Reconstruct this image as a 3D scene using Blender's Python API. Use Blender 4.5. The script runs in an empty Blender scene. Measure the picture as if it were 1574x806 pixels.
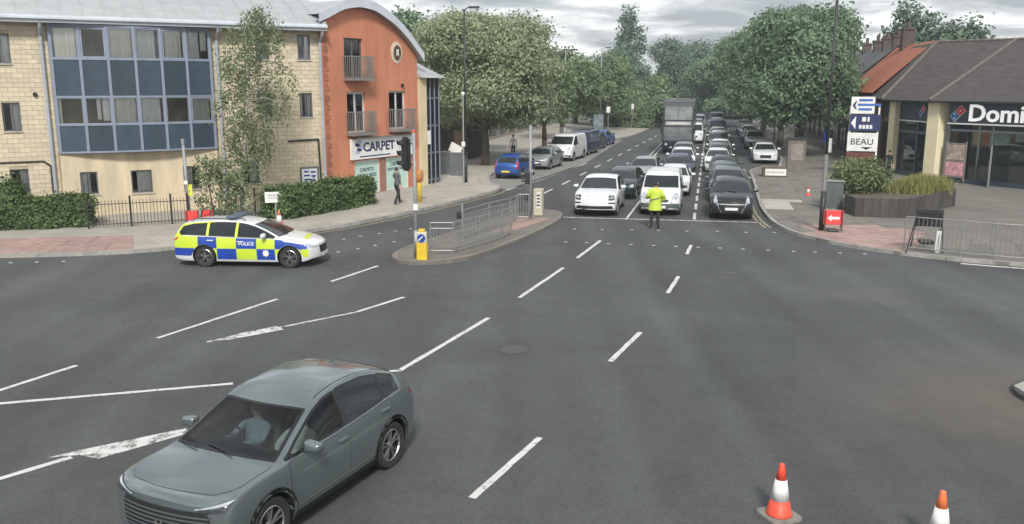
import bpy, bmesh, math, random
from mathutils import Vector, Matrix, noise
from mathutils.bvhtree import BVHTree
R = math.radians
sc = bpy.context.scene
col = sc.collection

# ---------------------------------------------------------------- camera
CAM_H = 5.6
PITCH = 0.19867
FPX, CX, CY = 1356.0, 787.0, 403.0
cam_d = bpy.data.cameras.new('camera')
cam_d.sensor_width = 36.0
cam_d.lens = 36.0 * FPX / 1574.0
cam_d.clip_start = 0.1
cam_d.clip_end = 6000.0
cam = bpy.data.objects.new('camera', cam_d)
cam.location = (0, 0, CAM_H)
cam.rotation_euler = (math.pi / 2 - PITCH, 0, 0)
col.objects.link(cam)
sc.camera = cam

# ---------------------------------------------------------------- sky, sun, exposure
SUN_EL, SUN_AZ = R(41), R(178)       # azimuth clockwise from +Y (north)
world = bpy.data.worlds.new('World')
sc.world = world
world.use_nodes = True
nt = world.node_tree
nt.nodes.clear()
w_out = nt.nodes.new('ShaderNodeOutputWorld')
w_bg = nt.nodes.new('ShaderNodeBackground')
w_bg.inputs['Strength'].default_value = 0.1
w_sky = nt.nodes.new('ShaderNodeTexSky')
w_sky.sky_type = 'NISHITA'
w_sky.sun_disc = False
w_sky.sun_elevation = SUN_EL
w_sky.sun_rotation = SUN_AZ
w_sky.air_density = 1.0
w_sky.dust_density = 2.0
w_geo = nt.nodes.new('ShaderNodeTexCoord')
w_sep = nt.nodes.new('ShaderNodeSeparateXYZ')
nt.links.new(w_geo.outputs['Generated'], w_sep.inputs[0])
w_abs = nt.nodes.new('ShaderNodeMath'); w_abs.operation = 'ABSOLUTE'
nt.links.new(w_sep.outputs['Z'], w_abs.inputs[0])
w_add = nt.nodes.new('ShaderNodeMath'); w_add.operation = 'ADD'; w_add.inputs[1].default_value = 0.12
nt.links.new(w_abs.outputs[0], w_add.inputs[0])
w_dx = nt.nodes.new('ShaderNodeMath'); w_dx.operation = 'DIVIDE'
w_dy = nt.nodes.new('ShaderNodeMath'); w_dy.operation = 'DIVIDE'
nt.links.new(w_sep.outputs['X'], w_dx.inputs[0]); nt.links.new(w_add.outputs[0], w_dx.inputs[1])
nt.links.new(w_sep.outputs['Y'], w_dy.inputs[0]); nt.links.new(w_add.outputs[0], w_dy.inputs[1])
w_com = nt.nodes.new('ShaderNodeCombineXYZ')
nt.links.new(w_dx.outputs[0], w_com.inputs[0]); nt.links.new(w_dy.outputs[0], w_com.inputs[1])
w_noi = nt.nodes.new('ShaderNodeTexNoise')
w_noi.inputs['Scale'].default_value = 1.25
w_noi.inputs['Detail'].default_value = 8.0
w_noi.inputs['Roughness'].default_value = 0.58
w_noi.inputs['Distortion'].default_value = 0.35
nt.links.new(w_com.outputs[0], w_noi.inputs['Vector'])
w_rmp = nt.nodes.new('ShaderNodeValToRGB')
cr = w_rmp.color_ramp
cr.elements[0].position = 0.40; cr.elements[0].color = (2.35, 2.5, 2.75, 1)
cr.elements[1].position = 0.64; cr.elements[1].color = (8.6, 8.6, 8.5, 1)
e = cr.elements.new(0.50); e.color = (4.0, 4.1, 4.2, 1)
nt.links.new(w_noi.outputs['Fac'], w_rmp.inputs['Fac'])
w_mix = nt.nodes.new('ShaderNodeMix'); w_mix.data_type = 'RGBA'
w_mix.inputs[0].default_value = 0.9
nt.links.new(w_sky.outputs[0], w_mix.inputs[6])
nt.links.new(w_rmp.outputs[0], w_mix.inputs[7])
nt.links.new(w_mix.outputs[2], w_bg.inputs['Color'])
nt.links.new(w_bg.outputs[0], w_out.inputs['Surface'])

sun_d = bpy.data.lights.new('sun', 'SUN')
sun_d.energy = 2.0
sun_d.angle = R(10)
sun_d.color = (1.0, 0.97, 0.92)
sun = bpy.data.objects.new('sun', sun_d)
sdir = Vector((math.sin(SUN_AZ) * math.cos(SUN_EL), math.cos(SUN_AZ) * math.cos(SUN_EL), math.sin(SUN_EL)))
sun.rotation_euler = sdir.to_track_quat('Z', 'Y').to_euler()
sun.location = (0, 0, 60)
col.objects.link(sun)
vs = sc.view_settings
vs.view_transform = 'Standard'
vs.look = 'None'
vs.exposure = 0.95
vs.gamma = 1.0
vs.use_curve_mapping = False

# ---------------------------------------------------------------- coordinates
def view_ray(px, py):
    a = (px - CX) / FPX; b = -(py - CY) / FPX
    return Vector((a, math.cos(PITCH) + b * math.sin(PITCH), -math.sin(PITCH) + b * math.cos(PITCH)))
def ground_at(px, py, z=0.0):
    d = view_ray(px, py); t = (z - CAM_H) / d.z
    return Vector((d.x * t, d.y * t, z))
def at_depth(px, py, Y):
    d = view_ray(px, py); t = Y / d.y
    return Vector((d.x * t, Y, CAM_H + d.z * t))
ROAD = 0.2191                      # bearing of the main road from +Y towards +X
RU = Vector((math.sin(ROAD), math.cos(ROAD), 0)); RT = Vector((math.cos(ROAD), -math.sin(ROAD), 0))
def road_pt(s, t, z=0.0):
    p = RU * s + RT * t
    return Vector((p.x, p.y, z))

# ---------------------------------------------------------------- materials
MATS = {}
def mat(name, c, rough=0.6, metal=0.0, var=0.12, scale=2.0, bump=0.0, bscale=40.0, coat=0.0, spec=0.5, island=0.0, detail=6.0, stretch=None):
    if name in MATS: return MATS[name]
    m = bpy.data.materials.new(name); m.use_nodes = True
    n = m.node_tree.nodes; l = m.node_tree.links
    b = n['Principled BSDF']
    b.inputs['Roughness'].default_value = rough
    b.inputs['Metallic'].default_value = metal
    b.inputs['Coat Weight'].default_value = coat
    b.inputs['Coat Roughness'].default_value = 0.06
    b.inputs['Specular IOR Level'].default_value = spec
    c = tuple(c)
    tc = n.new('ShaderNodeTexCoord')
    vec = tc.outputs['Object']
    if stretch:
        mp = n.new('ShaderNodeMapping'); mp.inputs['Scale'].default_value = stretch
        l.new(vec, mp.inputs[0]); vec = mp.outputs[0]
    last = None
    if var > 0:
        no = n.new('ShaderNodeTexNoise'); no.inputs['Scale'].default_value = scale; no.inputs['Detail'].default_value = detail
        no.inputs['Roughness'].default_value = 0.65
        l.new(vec, no.inputs['Vector'])
        mr = n.new('ShaderNodeMapRange'); mr.inputs[1].default_value = 0.3; mr.inputs[2].default_value = 0.7
        mr.inputs[3].default_value = 1 - var; mr.inputs[4].default_value = 1 + var
        l.new(no.outputs['Fac'], mr.inputs[0])
        vm = n.new('ShaderNodeVectorMath'); vm.operation = 'SCALE'
        vm.inputs[0].default_value = c[:3]
        l.new(mr.outputs[0], vm.inputs['Scale'])
        last = vm.outputs[0]
    if island > 0:
        ge = n.new('ShaderNodeNewGeometry')
        mr2 = n.new('ShaderNodeMapRange'); mr2.inputs[3].default_value = 1 - island; mr2.inputs[4].default_value = 1 + island
        l.new(ge.outputs['Random Per Island'], mr2.inputs[0])
        vm2 = n.new('ShaderNodeVectorMath'); vm2.operation = 'SCALE'
        if last: l.new(last, vm2.inputs[0])
        else: vm2.inputs[0].default_value = c[:3]
        l.new(mr2.outputs[0], vm2.inputs['Scale'])
        last = vm2.outputs[0]
    if last: l.new(last, b.inputs['Base Color'])
    else: b.inputs['Base Color'].default_value = (*c[:3], 1)
    if bump > 0:
        nb = n.new('ShaderNodeTexNoise'); nb.inputs['Scale'].default_value = bscale; nb.inputs['Detail'].default_value = 4
        l.new(vec, nb.inputs['Vector'])
        bp = n.new('ShaderNodeBump'); bp.inputs['Strength'].default_value = bump; bp.inputs['Distance'].default_value = 0.02
        l.new(nb.outputs['Fac'], bp.inputs['Height']); l.new(bp.outputs[0], b.inputs['Normal'])
    MATS[name] = m
    return m
def objrand(m, amount):
    """brightness of alike pieces differs from piece to piece"""
    n = m.node_tree.nodes; l = m.node_tree.links; b = n['Principled BSDF']
    src = b.inputs['Base Color'].links[0].from_socket if b.inputs['Base Color'].links else None
    oi = n.new('ShaderNodeObjectInfo')
    mr = n.new('ShaderNodeMapRange'); mr.inputs[3].default_value = 1 - amount; mr.inputs[4].default_value = 1 + amount
    l.new(oi.outputs['Random'], mr.inputs[0])
    vm = n.new('ShaderNodeVectorMath'); vm.operation = 'SCALE'
    if src: l.new(src, vm.inputs[0])
    else: vm.inputs[0].default_value = b.inputs['Base Color'].default_value[:3]
    l.new(mr.outputs[0], vm.inputs['Scale']); l.new(vm.outputs[0], b.inputs['Base Color'])
    return m
def leafmat(name, c, c2, trans=0.35):
    if name in MATS: return MATS[name]
    m = bpy.data.materials.new(name); m.use_nodes = True
    n = m.node_tree.nodes; l = m.node_tree.links; n.clear()
    o = n.new('ShaderNodeOutputMaterial')
    ge = n.new('ShaderNodeNewGeometry')
    rp = n.new('ShaderNodeValToRGB')
    rp.color_ramp.elements[0].color = (*c, 1); rp.color_ramp.elements[1].color = (*c2, 1)
    l.new(ge.outputs['Random Per Island'], rp.inputs[0])
    d = n.new('ShaderNodeBsdfPrincipled'); d.inputs['Roughness'].default_value = 0.55; d.inputs['Specular IOR Level'].default_value = 0.35
    t = n.new('ShaderNodeBsdfTranslucent')
    l.new(rp.outputs[0], d.inputs['Base Color']); l.new(rp.outputs[0], t.inputs['Color'])
    mx = n.new('ShaderNodeMixShader'); mx.inputs[0].default_value = trans
    l.new(d.outputs[0], mx.inputs[1]); l.new(t.outputs[0], mx.inputs[2]); l.new(mx.outputs[0], o.inputs[0])
    MATS[name] = m
    return m
def glassmat(name, tint, gloss=0.12, rough=0.03):
    """thin sheet: lets light through with a tint and mirrors the sky at grazing angles"""
    if name in MATS: return MATS[name]
    m = bpy.data.materials.new(name); m.use_nodes = True
    n = m.node_tree.nodes; l = m.node_tree.links; n.clear()
    o = n.new('ShaderNodeOutputMaterial')
    tr = n.new('ShaderNodeBsdfTransparent'); tr.inputs[0].default_value = (*tint, 1)
    gl = n.new('ShaderNodeBsdfGlossy'); gl.inputs['Roughness'].default_value = rough
    fr = n.new('ShaderNodeFresnel'); fr.inputs[0].default_value = 1.5
    ad = n.new('ShaderNodeMath'); ad.operation = 'ADD'; ad.use_clamp = True; ad.inputs[1].default_value = gloss
    l.new(fr.outputs[0], ad.inputs[0])
    mx = n.new('ShaderNodeMixShader')
    l.new(ad.outputs[0], mx.inputs[0]); l.new(tr.outputs[0], mx.inputs[1]); l.new(gl.outputs[0], mx.inputs[2])
    l.new(mx.outputs[0], o.inputs[0])
    MATS[name] = m
    return m

def asphalt_mat():
    m = bpy.data.materials.new('asphalt'); m.use_nodes = True
    n = m.node_tree.nodes; l = m.node_tree.links; b = n['Principled BSDF']
    b.inputs['Roughness'].default_value = 0.82; b.inputs['Specular IOR Level'].default_value = 0.3
    tc = n.new('ShaderNodeTexCoord')
    def noise_n(scale, det=5, rough=0.6, dist=0.0, vec=None):
        q = n.new('ShaderNodeTexNoise'); q.inputs['Scale'].default_value = scale; q.inputs['Detail'].default_value = det
        q.inputs['Roughness'].default_value = rough; q.inputs['Distortion'].default_value = dist
        l.new(vec or tc.outputs['Object'], q.inputs['Vector']); return q.outputs['Fac']
    def rng(s, a, b_, lo=0.3, hi=0.7):
        q = n.new('ShaderNodeMapRange'); q.inputs[1].default_value = lo; q.inputs[2].default_value = hi
        q.inputs[3].default_value = a; q.inputs[4].default_value = b_; l.new(s, q.inputs[0]); return q.outputs[0]
    def mul(a, b_):
        q = n.new('ShaderNodeMath'); q.operation = 'MULTIPLY'; l.new(a, q.inputs[0]); l.new(b_, q.inputs[1]); return q.outputs[0]
    # tyre-worn bands along the road: rotate to the road bearing and stretch
    mp = n.new('ShaderNodeMapping'); mp.inputs['Rotation'].default_value = (0, 0, ROAD + 0.12); mp.inputs['Scale'].default_value = (0.9, 0.035, 1)
    l.new(tc.outputs['Object'], mp.inputs[0])
    v = mul(rng(noise_n(0.13, 4, 0.55, 0.6), 0.78, 1.2), rng(noise_n(1.1, 6, 0.7), 0.9, 1.1))
    v = mul(v, rng(noise_n(0.8, 3, 0.5, 0, mp.outputs[0]), 0.82, 1.15))
    v = mul(v, rng(noise_n(38, 3, 0.8), 0.62, 1.42))
    v = mul(v, rng(noise_n(14, 4, 0.85), 0.82, 1.2))
    v = mul(v, rng(noise_n(6, 5, 0.7), 0.9, 1.1))
    base = n.new('ShaderNodeVectorMath'); base.operation = 'SCALE'; base.inputs[0].default_value = (0.0735, 0.0768, 0.078)
    l.new(v, base.inputs['Scale'])
    # brown grit washed up around the island at the right
    d = n.new('ShaderNodeVectorMath'); d.operation = 'DISTANCE'
    g = ground_at(1600, 622)
    mp2 = n.new('ShaderNodeMapping'); mp2.inputs['Location'].default_value = (-g.x, -g.y * 1.35, 0); mp2.inputs['Scale'].default_value = (1, 1.35, 1)
    l.new(tc.outputs['Object'], mp2.inputs[0]); l.new(mp2.outputs[0], d.inputs[0]); d.inputs[1].default_value = (0, 0, 0)
    dm = n.new('ShaderNodeMapRange'); dm.inputs[1].default_value = 0.9; dm.inputs[2].default_value = 5.2; dm.inputs[3].default_value = 1; dm.inputs[4].default_value = 0
    l.new(d.outputs['Value'], dm.inputs[0])
    dm2 = n.new('ShaderNodeMath'); dm2.operation = 'POWER'; dm2.inputs[1].default_value = 1.4; l.new(dm.outputs[0], dm2.inputs[0])
    gritf = mul(dm2.outputs[0], rng(noise_n(1.4, 9, 0.8, 0.5), 0.25, 1.0, 0.33, 0.6))
    mx = n.new('ShaderNodeMix'); mx.data_type = 'RGBA'; l.new(gritf, mx.inputs[0])
    l.new(base.outputs[0], mx.inputs[6]); mx.inputs[7].default_value = (0.122, 0.104, 0.084, 1)
    # pale dusty streak where vehicles drag dirt off the island nose
    l.new(mx.outputs[2], b.inputs['Base Color'])
    bp = n.new('ShaderNodeBump'); bp.inputs['Strength'].default_value = 0.35; bp.inputs['Distance'].default_value = 0.01
    l.new(noise_n(90, 3, 0.7), bp.inputs['Height']); l.new(bp.outputs[0], b.inputs['Normal'])
    MATS['asphalt'] = m
    return m
asphalt = asphalt_mat()

def worn_paint(name, c, wear=0.42, scale=7.0):
    m = bpy.data.materials.new(name); m.use_nodes = True
    n = m.node_tree.nodes; l = m.node_tree.links; b = n['Principled BSDF']
    b.inputs['Roughness'].default_value = 0.7
    tc = n.new('ShaderNodeTexCoord')
    q = n.new('ShaderNodeTexNoise'); q.inputs['Scale'].default_value = scale; q.inputs['Detail'].default_value = 9; q.inputs['Roughness'].default_value = 0.75
    l.new(tc.outputs['Object'], q.inputs['Vector'])
    mr = n.new('ShaderNodeMapRange'); mr.inputs[1].default_value = wear - 0.06; mr.inputs[2].default_value = wear + 0.06
    l.new(q.outputs['Fac'], mr.inputs[0])
    q2 = n.new('ShaderNodeTexNoise'); q2.inputs['Scale'].default_value = 1.5; l.new(tc.outputs['Object'], q2.inputs['Vector'])
    mr2 = n.new('ShaderNodeMapRange'); mr2.inputs[3].default_value = 0.8; mr2.inputs[4].default_value = 1.1; l.new(q2.outputs['Fac'], mr2.inputs[0])
    vm = n.new('ShaderNodeVectorMath'); vm.operation = 'SCALE'; vm.inputs[0].default_value = c; l.new(mr2.outputs[0], vm.inputs['Scale'])
    mx = n.new('ShaderNodeMix'); mx.data_type = 'RGBA'; l.new(mr.outputs[0], mx.inputs[0])
    mx.inputs[6].default_value = (0.09, 0.09, 0.088, 1); l.new(vm.outputs[0], mx.inputs[7])
    l.new(mx.outputs[2], b.inputs['Base Color'])
    MATS[name] = m
    return m
line_white = worn_paint('line_white', (0.60, 0.60, 0.58), 0.405)
line_worn = worn_paint('line_worn', (0.6, 0.6, 0.58), 0.46, 5.0)
line_yellow = worn_paint('line_yellow', (0.36, 0.31, 0.18), 0.47)

M = dict(
    kerb=mat('kerb_stone', (0.30, 0.29, 0.27), 0.85, var=0.25, scale=3, bump=0.3),
    paving=mat('paving', (0.33, 0.305, 0.262), 0.85, var=0.16, scale=0.7, bump=0.25, bscale=25),
    paving_r=mat('paving_right', (0.15, 0.14, 0.122), 0.85, var=0.2, scale=0.6, bump=0.25, bscale=25),
    slabjoint=mat('slab_joint', (0.13, 0.12, 0.11), 0.9, var=0.2),
    tactile=mat('tactile_red', (0.33, 0.20, 0.175), 0.85, var=0.25, scale=1.4, bump=0.4, bscale=18),
    soil=mat('soil', (0.10, 0.085, 0.06), 0.95, var=0.4, scale=3, bump=0.6),
    grass=mat('grass_ground', (0.105, 0.105, 0.085), 0.9, var=0.35, scale=0.5, bump=0.5),
    black=mat('black_plastic', (0.018, 0.018, 0.02), 0.45, var=0.15),
    cladding=mat('cladding', (0.022, 0.023, 0.024), 0.75, var=0.2, spec=0.25),
    rubber=mat('rubber', (0.022, 0.022, 0.022), 0.8, var=0.2, scale=12),
    darkmetal=mat('dark_metal', (0.03, 0.032, 0.033), 0.5, metal=0.2, var=0.25),
    galv=mat('galvanised', (0.29, 0.29, 0.28), 0.5, metal=0.55, var=0.2, scale=6),
    greypole=mat('grey_pole', (0.27, 0.28, 0.28), 0.55, metal=0.2, var=0.2, scale=4),
    cabinet=mat('cabinet_green', (0.085, 0.105, 0.10), 0.6, var=0.25, scale=3),
    cream=mat('cream_paint', (0.46, 0.42, 0.31), 0.7, var=0.12, scale=1.5),
    white=mat('white_paint', (0.72, 0.72, 0.70), 0.5, var=0.1),
    whitep=mat('white_sheet', (0.68, 0.69, 0.66), 0.55, var=0.15, scale=3),
    signred=mat('sign_red', (0.62, 0.045, 0.04), 0.45, var=0.12),
    cone_red=mat('cone_red', (0.66, 0.075, 0.04), 0.5, var=0.18, scale=9),
    cone_white=mat('cone_white', (0.72, 0.72, 0.70), 0.4, var=0.2, scale=8),
    cone_base=mat('cone_base', (0.20, 0.19, 0.165), 0.85, var=0.3, scale=9, bump=0.4),
    blue=mat('sign_blue', (0.02, 0.06, 0.32), 0.4, var=0.1),
    yellow=mat('yellow_plastic', (0.66, 0.46, 0.03), 0.5, var=0.15, scale=5),
    chrome=mat('chrome', (0.62, 0.62, 0.62), 0.2, metal=0.9, var=0.05),
    alloy=mat('alloy', (0.42, 0.43, 0.44), 0.3, metal=0.8, var=0.1),
    alloy_dark=mat('alloy_dark', (0.06, 0.06, 0.065), 0.3, metal=0.7, var=0.1),
    autoglass=mat('dark_glass', (0.014, 0.02, 0.022), 0.04, var=0.0, spec=0.5),
    lamp=mat('lamp_lens', (0.36, 0.40, 0.44), 0.12, var=0.3, scale=14, spec=0.8, coat=0.6),
    lamp_dark=mat('lamp_housing', (0.05, 0.055, 0.06), 0.1, var=0.4, scale=9, spec=0.8),
    taillamp=mat('tail_lens', (0.42, 0.015, 0.015), 0.15, var=0.2, spec=0.7),
    plate_w=mat('plate_white', (0.66, 0.67, 0.66), 0.4, var=0.06),
    plate_y=mat('plate_yellow', (0.66, 0.52, 0.06), 0.4, var=0.06),
    skin=mat('skin', (0.46, 0.29, 0.21), 0.55, var=0.1, scale=8),
    hair=mat('hair', (0.03, 0.022, 0.016), 0.7, var=0.3, scale=20),
    hivis=mat('hi_vis', (0.50, 0.62, 0.06), 0.6, var=0.15, scale=6),
    hivis_or=mat('reflective_tape', (0.5, 0.52, 0.52), 0.35, var=0.1),
    cloth_black=mat('black_cloth', (0.02, 0.021, 0.025), 0.85, var=0.3, scale=8),
    cloth_white=mat('white_cloth', (0.6, 0.6, 0.58), 0.85, var=0.15, scale=6),
    bark=mat('bark', (0.10, 0.085, 0.065), 0.9, var=0.4, scale=5, bump=0.7, bscale=18, stretch=(1, 1, 0.3)),
    birchbark=mat('birch_bark', (0.45, 0.43, 0.38), 0.8, var=0.5, scale=5, stretch=(1, 1, 3)),
    interior=mat('car_interior', (0.028, 0.029, 0.032), 0.8, var=0.2, scale=6),
    void=mat('dark_room', (0.035, 0.036, 0.038), 0.9, var=0.2),  # darkness of unlit rooms put into the base colour
    glass=glassmat('window_glass', (0.97, 0.98, 0.98), 0.025),
    carglass=glassmat('clear_car_glass', (0.52, 0.62, 0.62), 0.0),
    shopglass=glassmat('shop_glass', (0.66, 0.72, 0.72), 0.08),
)

# ---------------------------------------------------------------- mesh building
class MB:
    def __init__(s): s.v = []; s.f = []; s.m = []
    def add(s, vs, fs, mi=0):
        o = len(s.v); s.v += [tuple(p) for p in vs]
        s.f += [tuple(i + o for i in f) for f in fs]; s.m += [mi] * len(fs); return s
    def box(s, x0, x1, y0, y1, z0, z1, mi=0):
        return s.add([(x0,y0,z0),(x1,y0,z0),(x1,y1,z0),(x0,y1,z0),(x0,y0,z1),(x1,y0,z1),(x1,y1,z1),(x0,y1,z1)],
                     [(0,3,2,1),(4,5,6,7),(0,1,5,4),(1,2,6,5),(2,3,7,6),(3,0,4,7)], mi)
    def tube(s, p0, p1, r0, r1=None, n=8, mi=0, cap=True):
        r1 = r0 if r1 is None else r1
        p0 = Vector(p0); p1 = Vector(p1); d = (p1 - p0)
        if d.length < 1e-6: return s
        q = d.to_track_quat('Z', 'Y'); vs = []
        for p, r in ((p0, r0), (p1, r1)):
            for i in range(n):
                a = 2 * math.pi * i / n
                vs.append(p + q @ Vector((r * math.cos(a), r * math.sin(a), 0)))
        fs = [(i, (i + 1) % n, n + (i + 1) % n, n + i) for i in range(n)]
        if cap: fs += [tuple(range(n - 1, -1, -1)), tuple(range(n, 2 * n))]
        return s.add(vs, fs, mi)
    def path(s, pts, rs, n=8, mi=0):
        for i in range(len(pts) - 1):
            s.tube(pts[i], pts[i + 1], rs[i] if hasattr(rs, '__len__') else rs, rs[i + 1] if hasattr(rs, '__len__') else rs, n, mi)
        return s
    def lathe(s, prof, n=16, c=(0, 0, 0), axis='Z', mi=0, caps=True):
        vs = []; c = Vector(c)
        for (r, z) in prof:
            for i in range(n):
                a = 2 * math.pi * i / n
                p = Vector((r * math.cos(a), r * math.sin(a), z))
                if axis == 'Y': p = Vector((p.x, p.z, -p.y))
                if axis == 'X': p = Vector((p.z, p.x, p.y))
                vs.append(c + p)
        fs = []
        for k in range(len(prof) - 1):
            for i in range(n):
                j = (i + 1) % n
                fs.append((k*n+i, k*n+j, (k+1)*n+j, (k+1)*n+i))
        if caps and prof[0][0] > 1e-4: fs.append(tuple(range(n - 1, -1, -1)))
        if caps and prof[-1][0] > 1e-4: fs.append(tuple((len(prof)-1)*n + i for i in range(n)))
        return s.add(vs, fs, mi)
    def prism(s, pts, z0, z1, mi=0):
        n = len(pts)
        ar = sum(pts[i][0]*pts[(i+1)%n][1] - pts[(i+1)%n][0]*pts[i][1] for i in range(n))
        if ar < 0: pts = pts[::-1]
        vs = [(p[0], p[1], z0) for p in pts] + [(p[0], p[1], z1) for p in pts]
        fs = [tuple(range(n - 1, -1, -1)), tuple(range(n, 2 * n))] + [(i, (i+1) % n, n + (i+1) % n, n + i) for i in range(n)]
        return s.add(vs, fs, mi)
    def xz(s, pts, y0, y1, mi=0):
        """outline in x,z extruded along y"""
        n = len(pts)
        vs = [(p[0], y0, p[1]) for p in pts] + [(p[0], y1, p[1]) for p in pts]
        fs = [tuple(range(n)), tuple(range(2*n - 1, n - 1, -1))] + [(i, n + i, n + (i+1) % n, (i+1) % n) for i in range(n)]
        return s.add(vs, fs, mi)
    def sheet(s, pts, z, mi=0):
        n = len(pts)
        ar = sum(pts[i][0]*pts[(i+1)%n][1] - pts[(i+1)%n][0]*pts[i][1] for i in range(n))
        if ar < 0: pts = pts[::-1]
        return s.add([(p[0], p[1], z) for p in pts], [tuple(range(n))], mi)
    def mesh(s, name, mats, smooth=False, bevel=0.0, fix=False):
        me = bpy.data.meshes.new(name)
        me.from_pydata(s.v, [], s.f)
        if not isinstance(mats, (list, tuple)): mats = [mats]
        for m_ in mats: me.materials.append(m_)
        if len(mats) > 1: me.polygons.foreach_set('material_index', s.m)
        if bevel or fix:
            bm = bmesh.new(); bm.from_mesh(me)
            if fix: bmesh.ops.recalc_face_normals(bm, faces=bm.faces)
            if bevel:
                ed = [e_ for e_ in bm.edges if len(e_.link_faces) == 2 and e_.calc_face_angle(0) > 0.5]
                bmesh.ops.bevel(bm, geom=ed, offset=bevel, segments=2, profile=0.6, affect='EDGES')
            bm.to_mesh(me); bm.free()
        if smooth:
            me.polygons.foreach_set('use_smooth', [True] * len(me.polygons))
            me.update()
        return me
    def obj(s, name, mats, parent=None, smooth=False, bevel=0.0, loc=None, rot=None, fix=False):
        return link(name, s.mesh(name, mats, smooth, bevel, fix), parent, loc, rot)
def link(name, me, parent=None, loc=None, rot=None):
    o = bpy.data.objects.new(name, me)
    col.objects.link(o)
    if parent is not None: o.parent = parent
    if loc is not None: o.location = loc
    if rot is not None: o.rotation_euler = rot
    return o
def empty(name, loc=(0, 0, 0), rz=0.0):
    o = bpy.data.objects.new(name, None)
    o.empty_display_size = 0.2
    o.location = loc; o.rotation_euler = (0, 0, rz)
    col.objects.link(o)
    return o
def tag(o, label=None, cat=None, group=None, kind=None):
    if label: o['label'] = label
    if cat: o['category'] = cat
    if group: o['group'] = group
    if kind: o['kind'] = kind
    return o
KIDS = {}
def copy_tree(o, parent=None, skip=(), swap=None):
    c = o.copy()
    col.objects.link(c); c.parent = parent
    if swap:
        for sl in c.material_slots:
            if sl.material == swap[0]:
                sl.link = 'OBJECT'; sl.material = swap[1]
    for ch in o.children:
        if ch.name.split('.')[0] in skip: continue
        copy_tree(ch, c, skip, swap)
    return c
def text_mesh(txt, size, extrude=0.01, bold=0.0, m=None, name='lettering', parent=None, loc=(0,0,0), rot=(R(90),0,0), sx=1.0, align='CENTER'):
    cu = bpy.data.curves.new(name, 'FONT')
    cu.body = txt; cu.size = size; cu.extrude = extrude; cu.offset = bold; cu.align_x = align; cu.align_y = 'CENTER'
    cu.resolution_u = 3
    to = bpy.data.objects.new('tmp_text', cu); col.objects.link(to)
    dg = bpy.context.evaluated_depsgraph_get()
    me = bpy.data.meshes.new_from_object(to.evaluated_get(dg))
    bpy.data.objects.remove(to)
    me.materials.clear(); me.materials.append(m)
    o = link(name, me, parent, loc, rot)
    o.scale = (sx, 1, 1)
    return o
def evaluated(o):
    dg = bpy.context.evaluated_depsgraph_get()
    me = bpy.data.meshes.new_from_object(o.evaluated_get(dg))
    return me
# ================================================================ the ground, road, pavements
def gp(*pts): return [ground_at(*p) for p in pts]
def xy(p): return (p[0], p[1])
mb = MB(); mb.sheet([(-3000, -600), (3000, -600), (3000, 4000), (-3000, 4000)], -0.03)
tag(mb.obj('ground', M['grass']), kind='structure')
road_poly = [(-90, -20), (90, -20), (90, 45)] + [xy(road_pt(48, 30)), xy(road_pt(48, 8)), xy(road_pt(300, 8)), xy(road_pt(300, -16)), xy(road_pt(48, -17)), (-40, 45), (-90, 45)]
road = tag(MB().sheet(road_poly, 0.0).obj('road', asphalt), kind='structure')

def resample(pts, step):
    pts = [Vector((p[0], p[1], 0)) for p in pts]
    # one round of corner cutting keeps kerb lines from kinking
    q = [pts[0]]
    for a, b in zip(pts, pts[1:]): q += [a.lerp(b, 0.25), a.lerp(b, 0.75)]
    q.append(pts[-1]); pts = q
    d = [0.0]
    for a, b in zip(pts, pts[1:]): d.append(d[-1] + (b - a).length)
    n = max(2, int(round(d[-1] / step))); out = []
    k = 0
    for i in range(n + 1):
        t = d[-1] * i / n
        while k < len(d) - 2 and d[k + 1] < t: k += 1
        out.append(pts[k].lerp(pts[k + 1], (t - d[k]) / max(1e-6, d[k + 1] - d[k])))
    return out
def normals(pts):
    out = []
    for i in range(len(pts)):
        a = pts[max(0, i - 1)]; b = pts[min(len(pts) - 1, i + 1)]
        d = (b - a).normalized(); out.append(Vector((-d.y, d.x, 0)))
    return out
def offset(pts, nr, o): return [p + n_ * o for p, n_ in zip(pts, nr)]
def inside(p, poly):
    c = False; n = len(poly)
    for i in range(n):
        a = poly[i]; b = poly[(i + 1) % n]
        if (a[1] > p[1]) != (b[1] > p[1]) and p[0] < (b[0]-a[0]) * (p[1]-a[1]) / (b[1]-a[1]) + a[0]: c = not c
    return c
KH = 0.12
slab_a = objrand(mat('slab', (0.355, 0.325, 0.278), 0.85, var=0.12, scale=2.5, bump=0.25, bscale=30), 0.10)
slab_b = objrand(mat('slab_right', (0.16, 0.15, 0.13), 0.85, var=0.15, scale=2.5, bump=0.25, bscale=30), 0.12)
slab_t = objrand(mat('slab_tactile', (0.315, 0.215, 0.188), 0.85, var=0.2, scale=3, bump=0.5, bscale=16), 0.12)
objrand(M['kerb'], 0.14)
def quad_piece(a, b, c, d, z0, z1, gap):
    cen = (a + b + c + d) / 4
    vs = []
    for p in (a, b, c, d):
        q = cen - p; l = q.length
        vs.append(p + q * min(0.4, gap / l))
    m_ = MB(); m_.prism([xy(v) for v in vs], z0, z1)
    return m_
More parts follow.
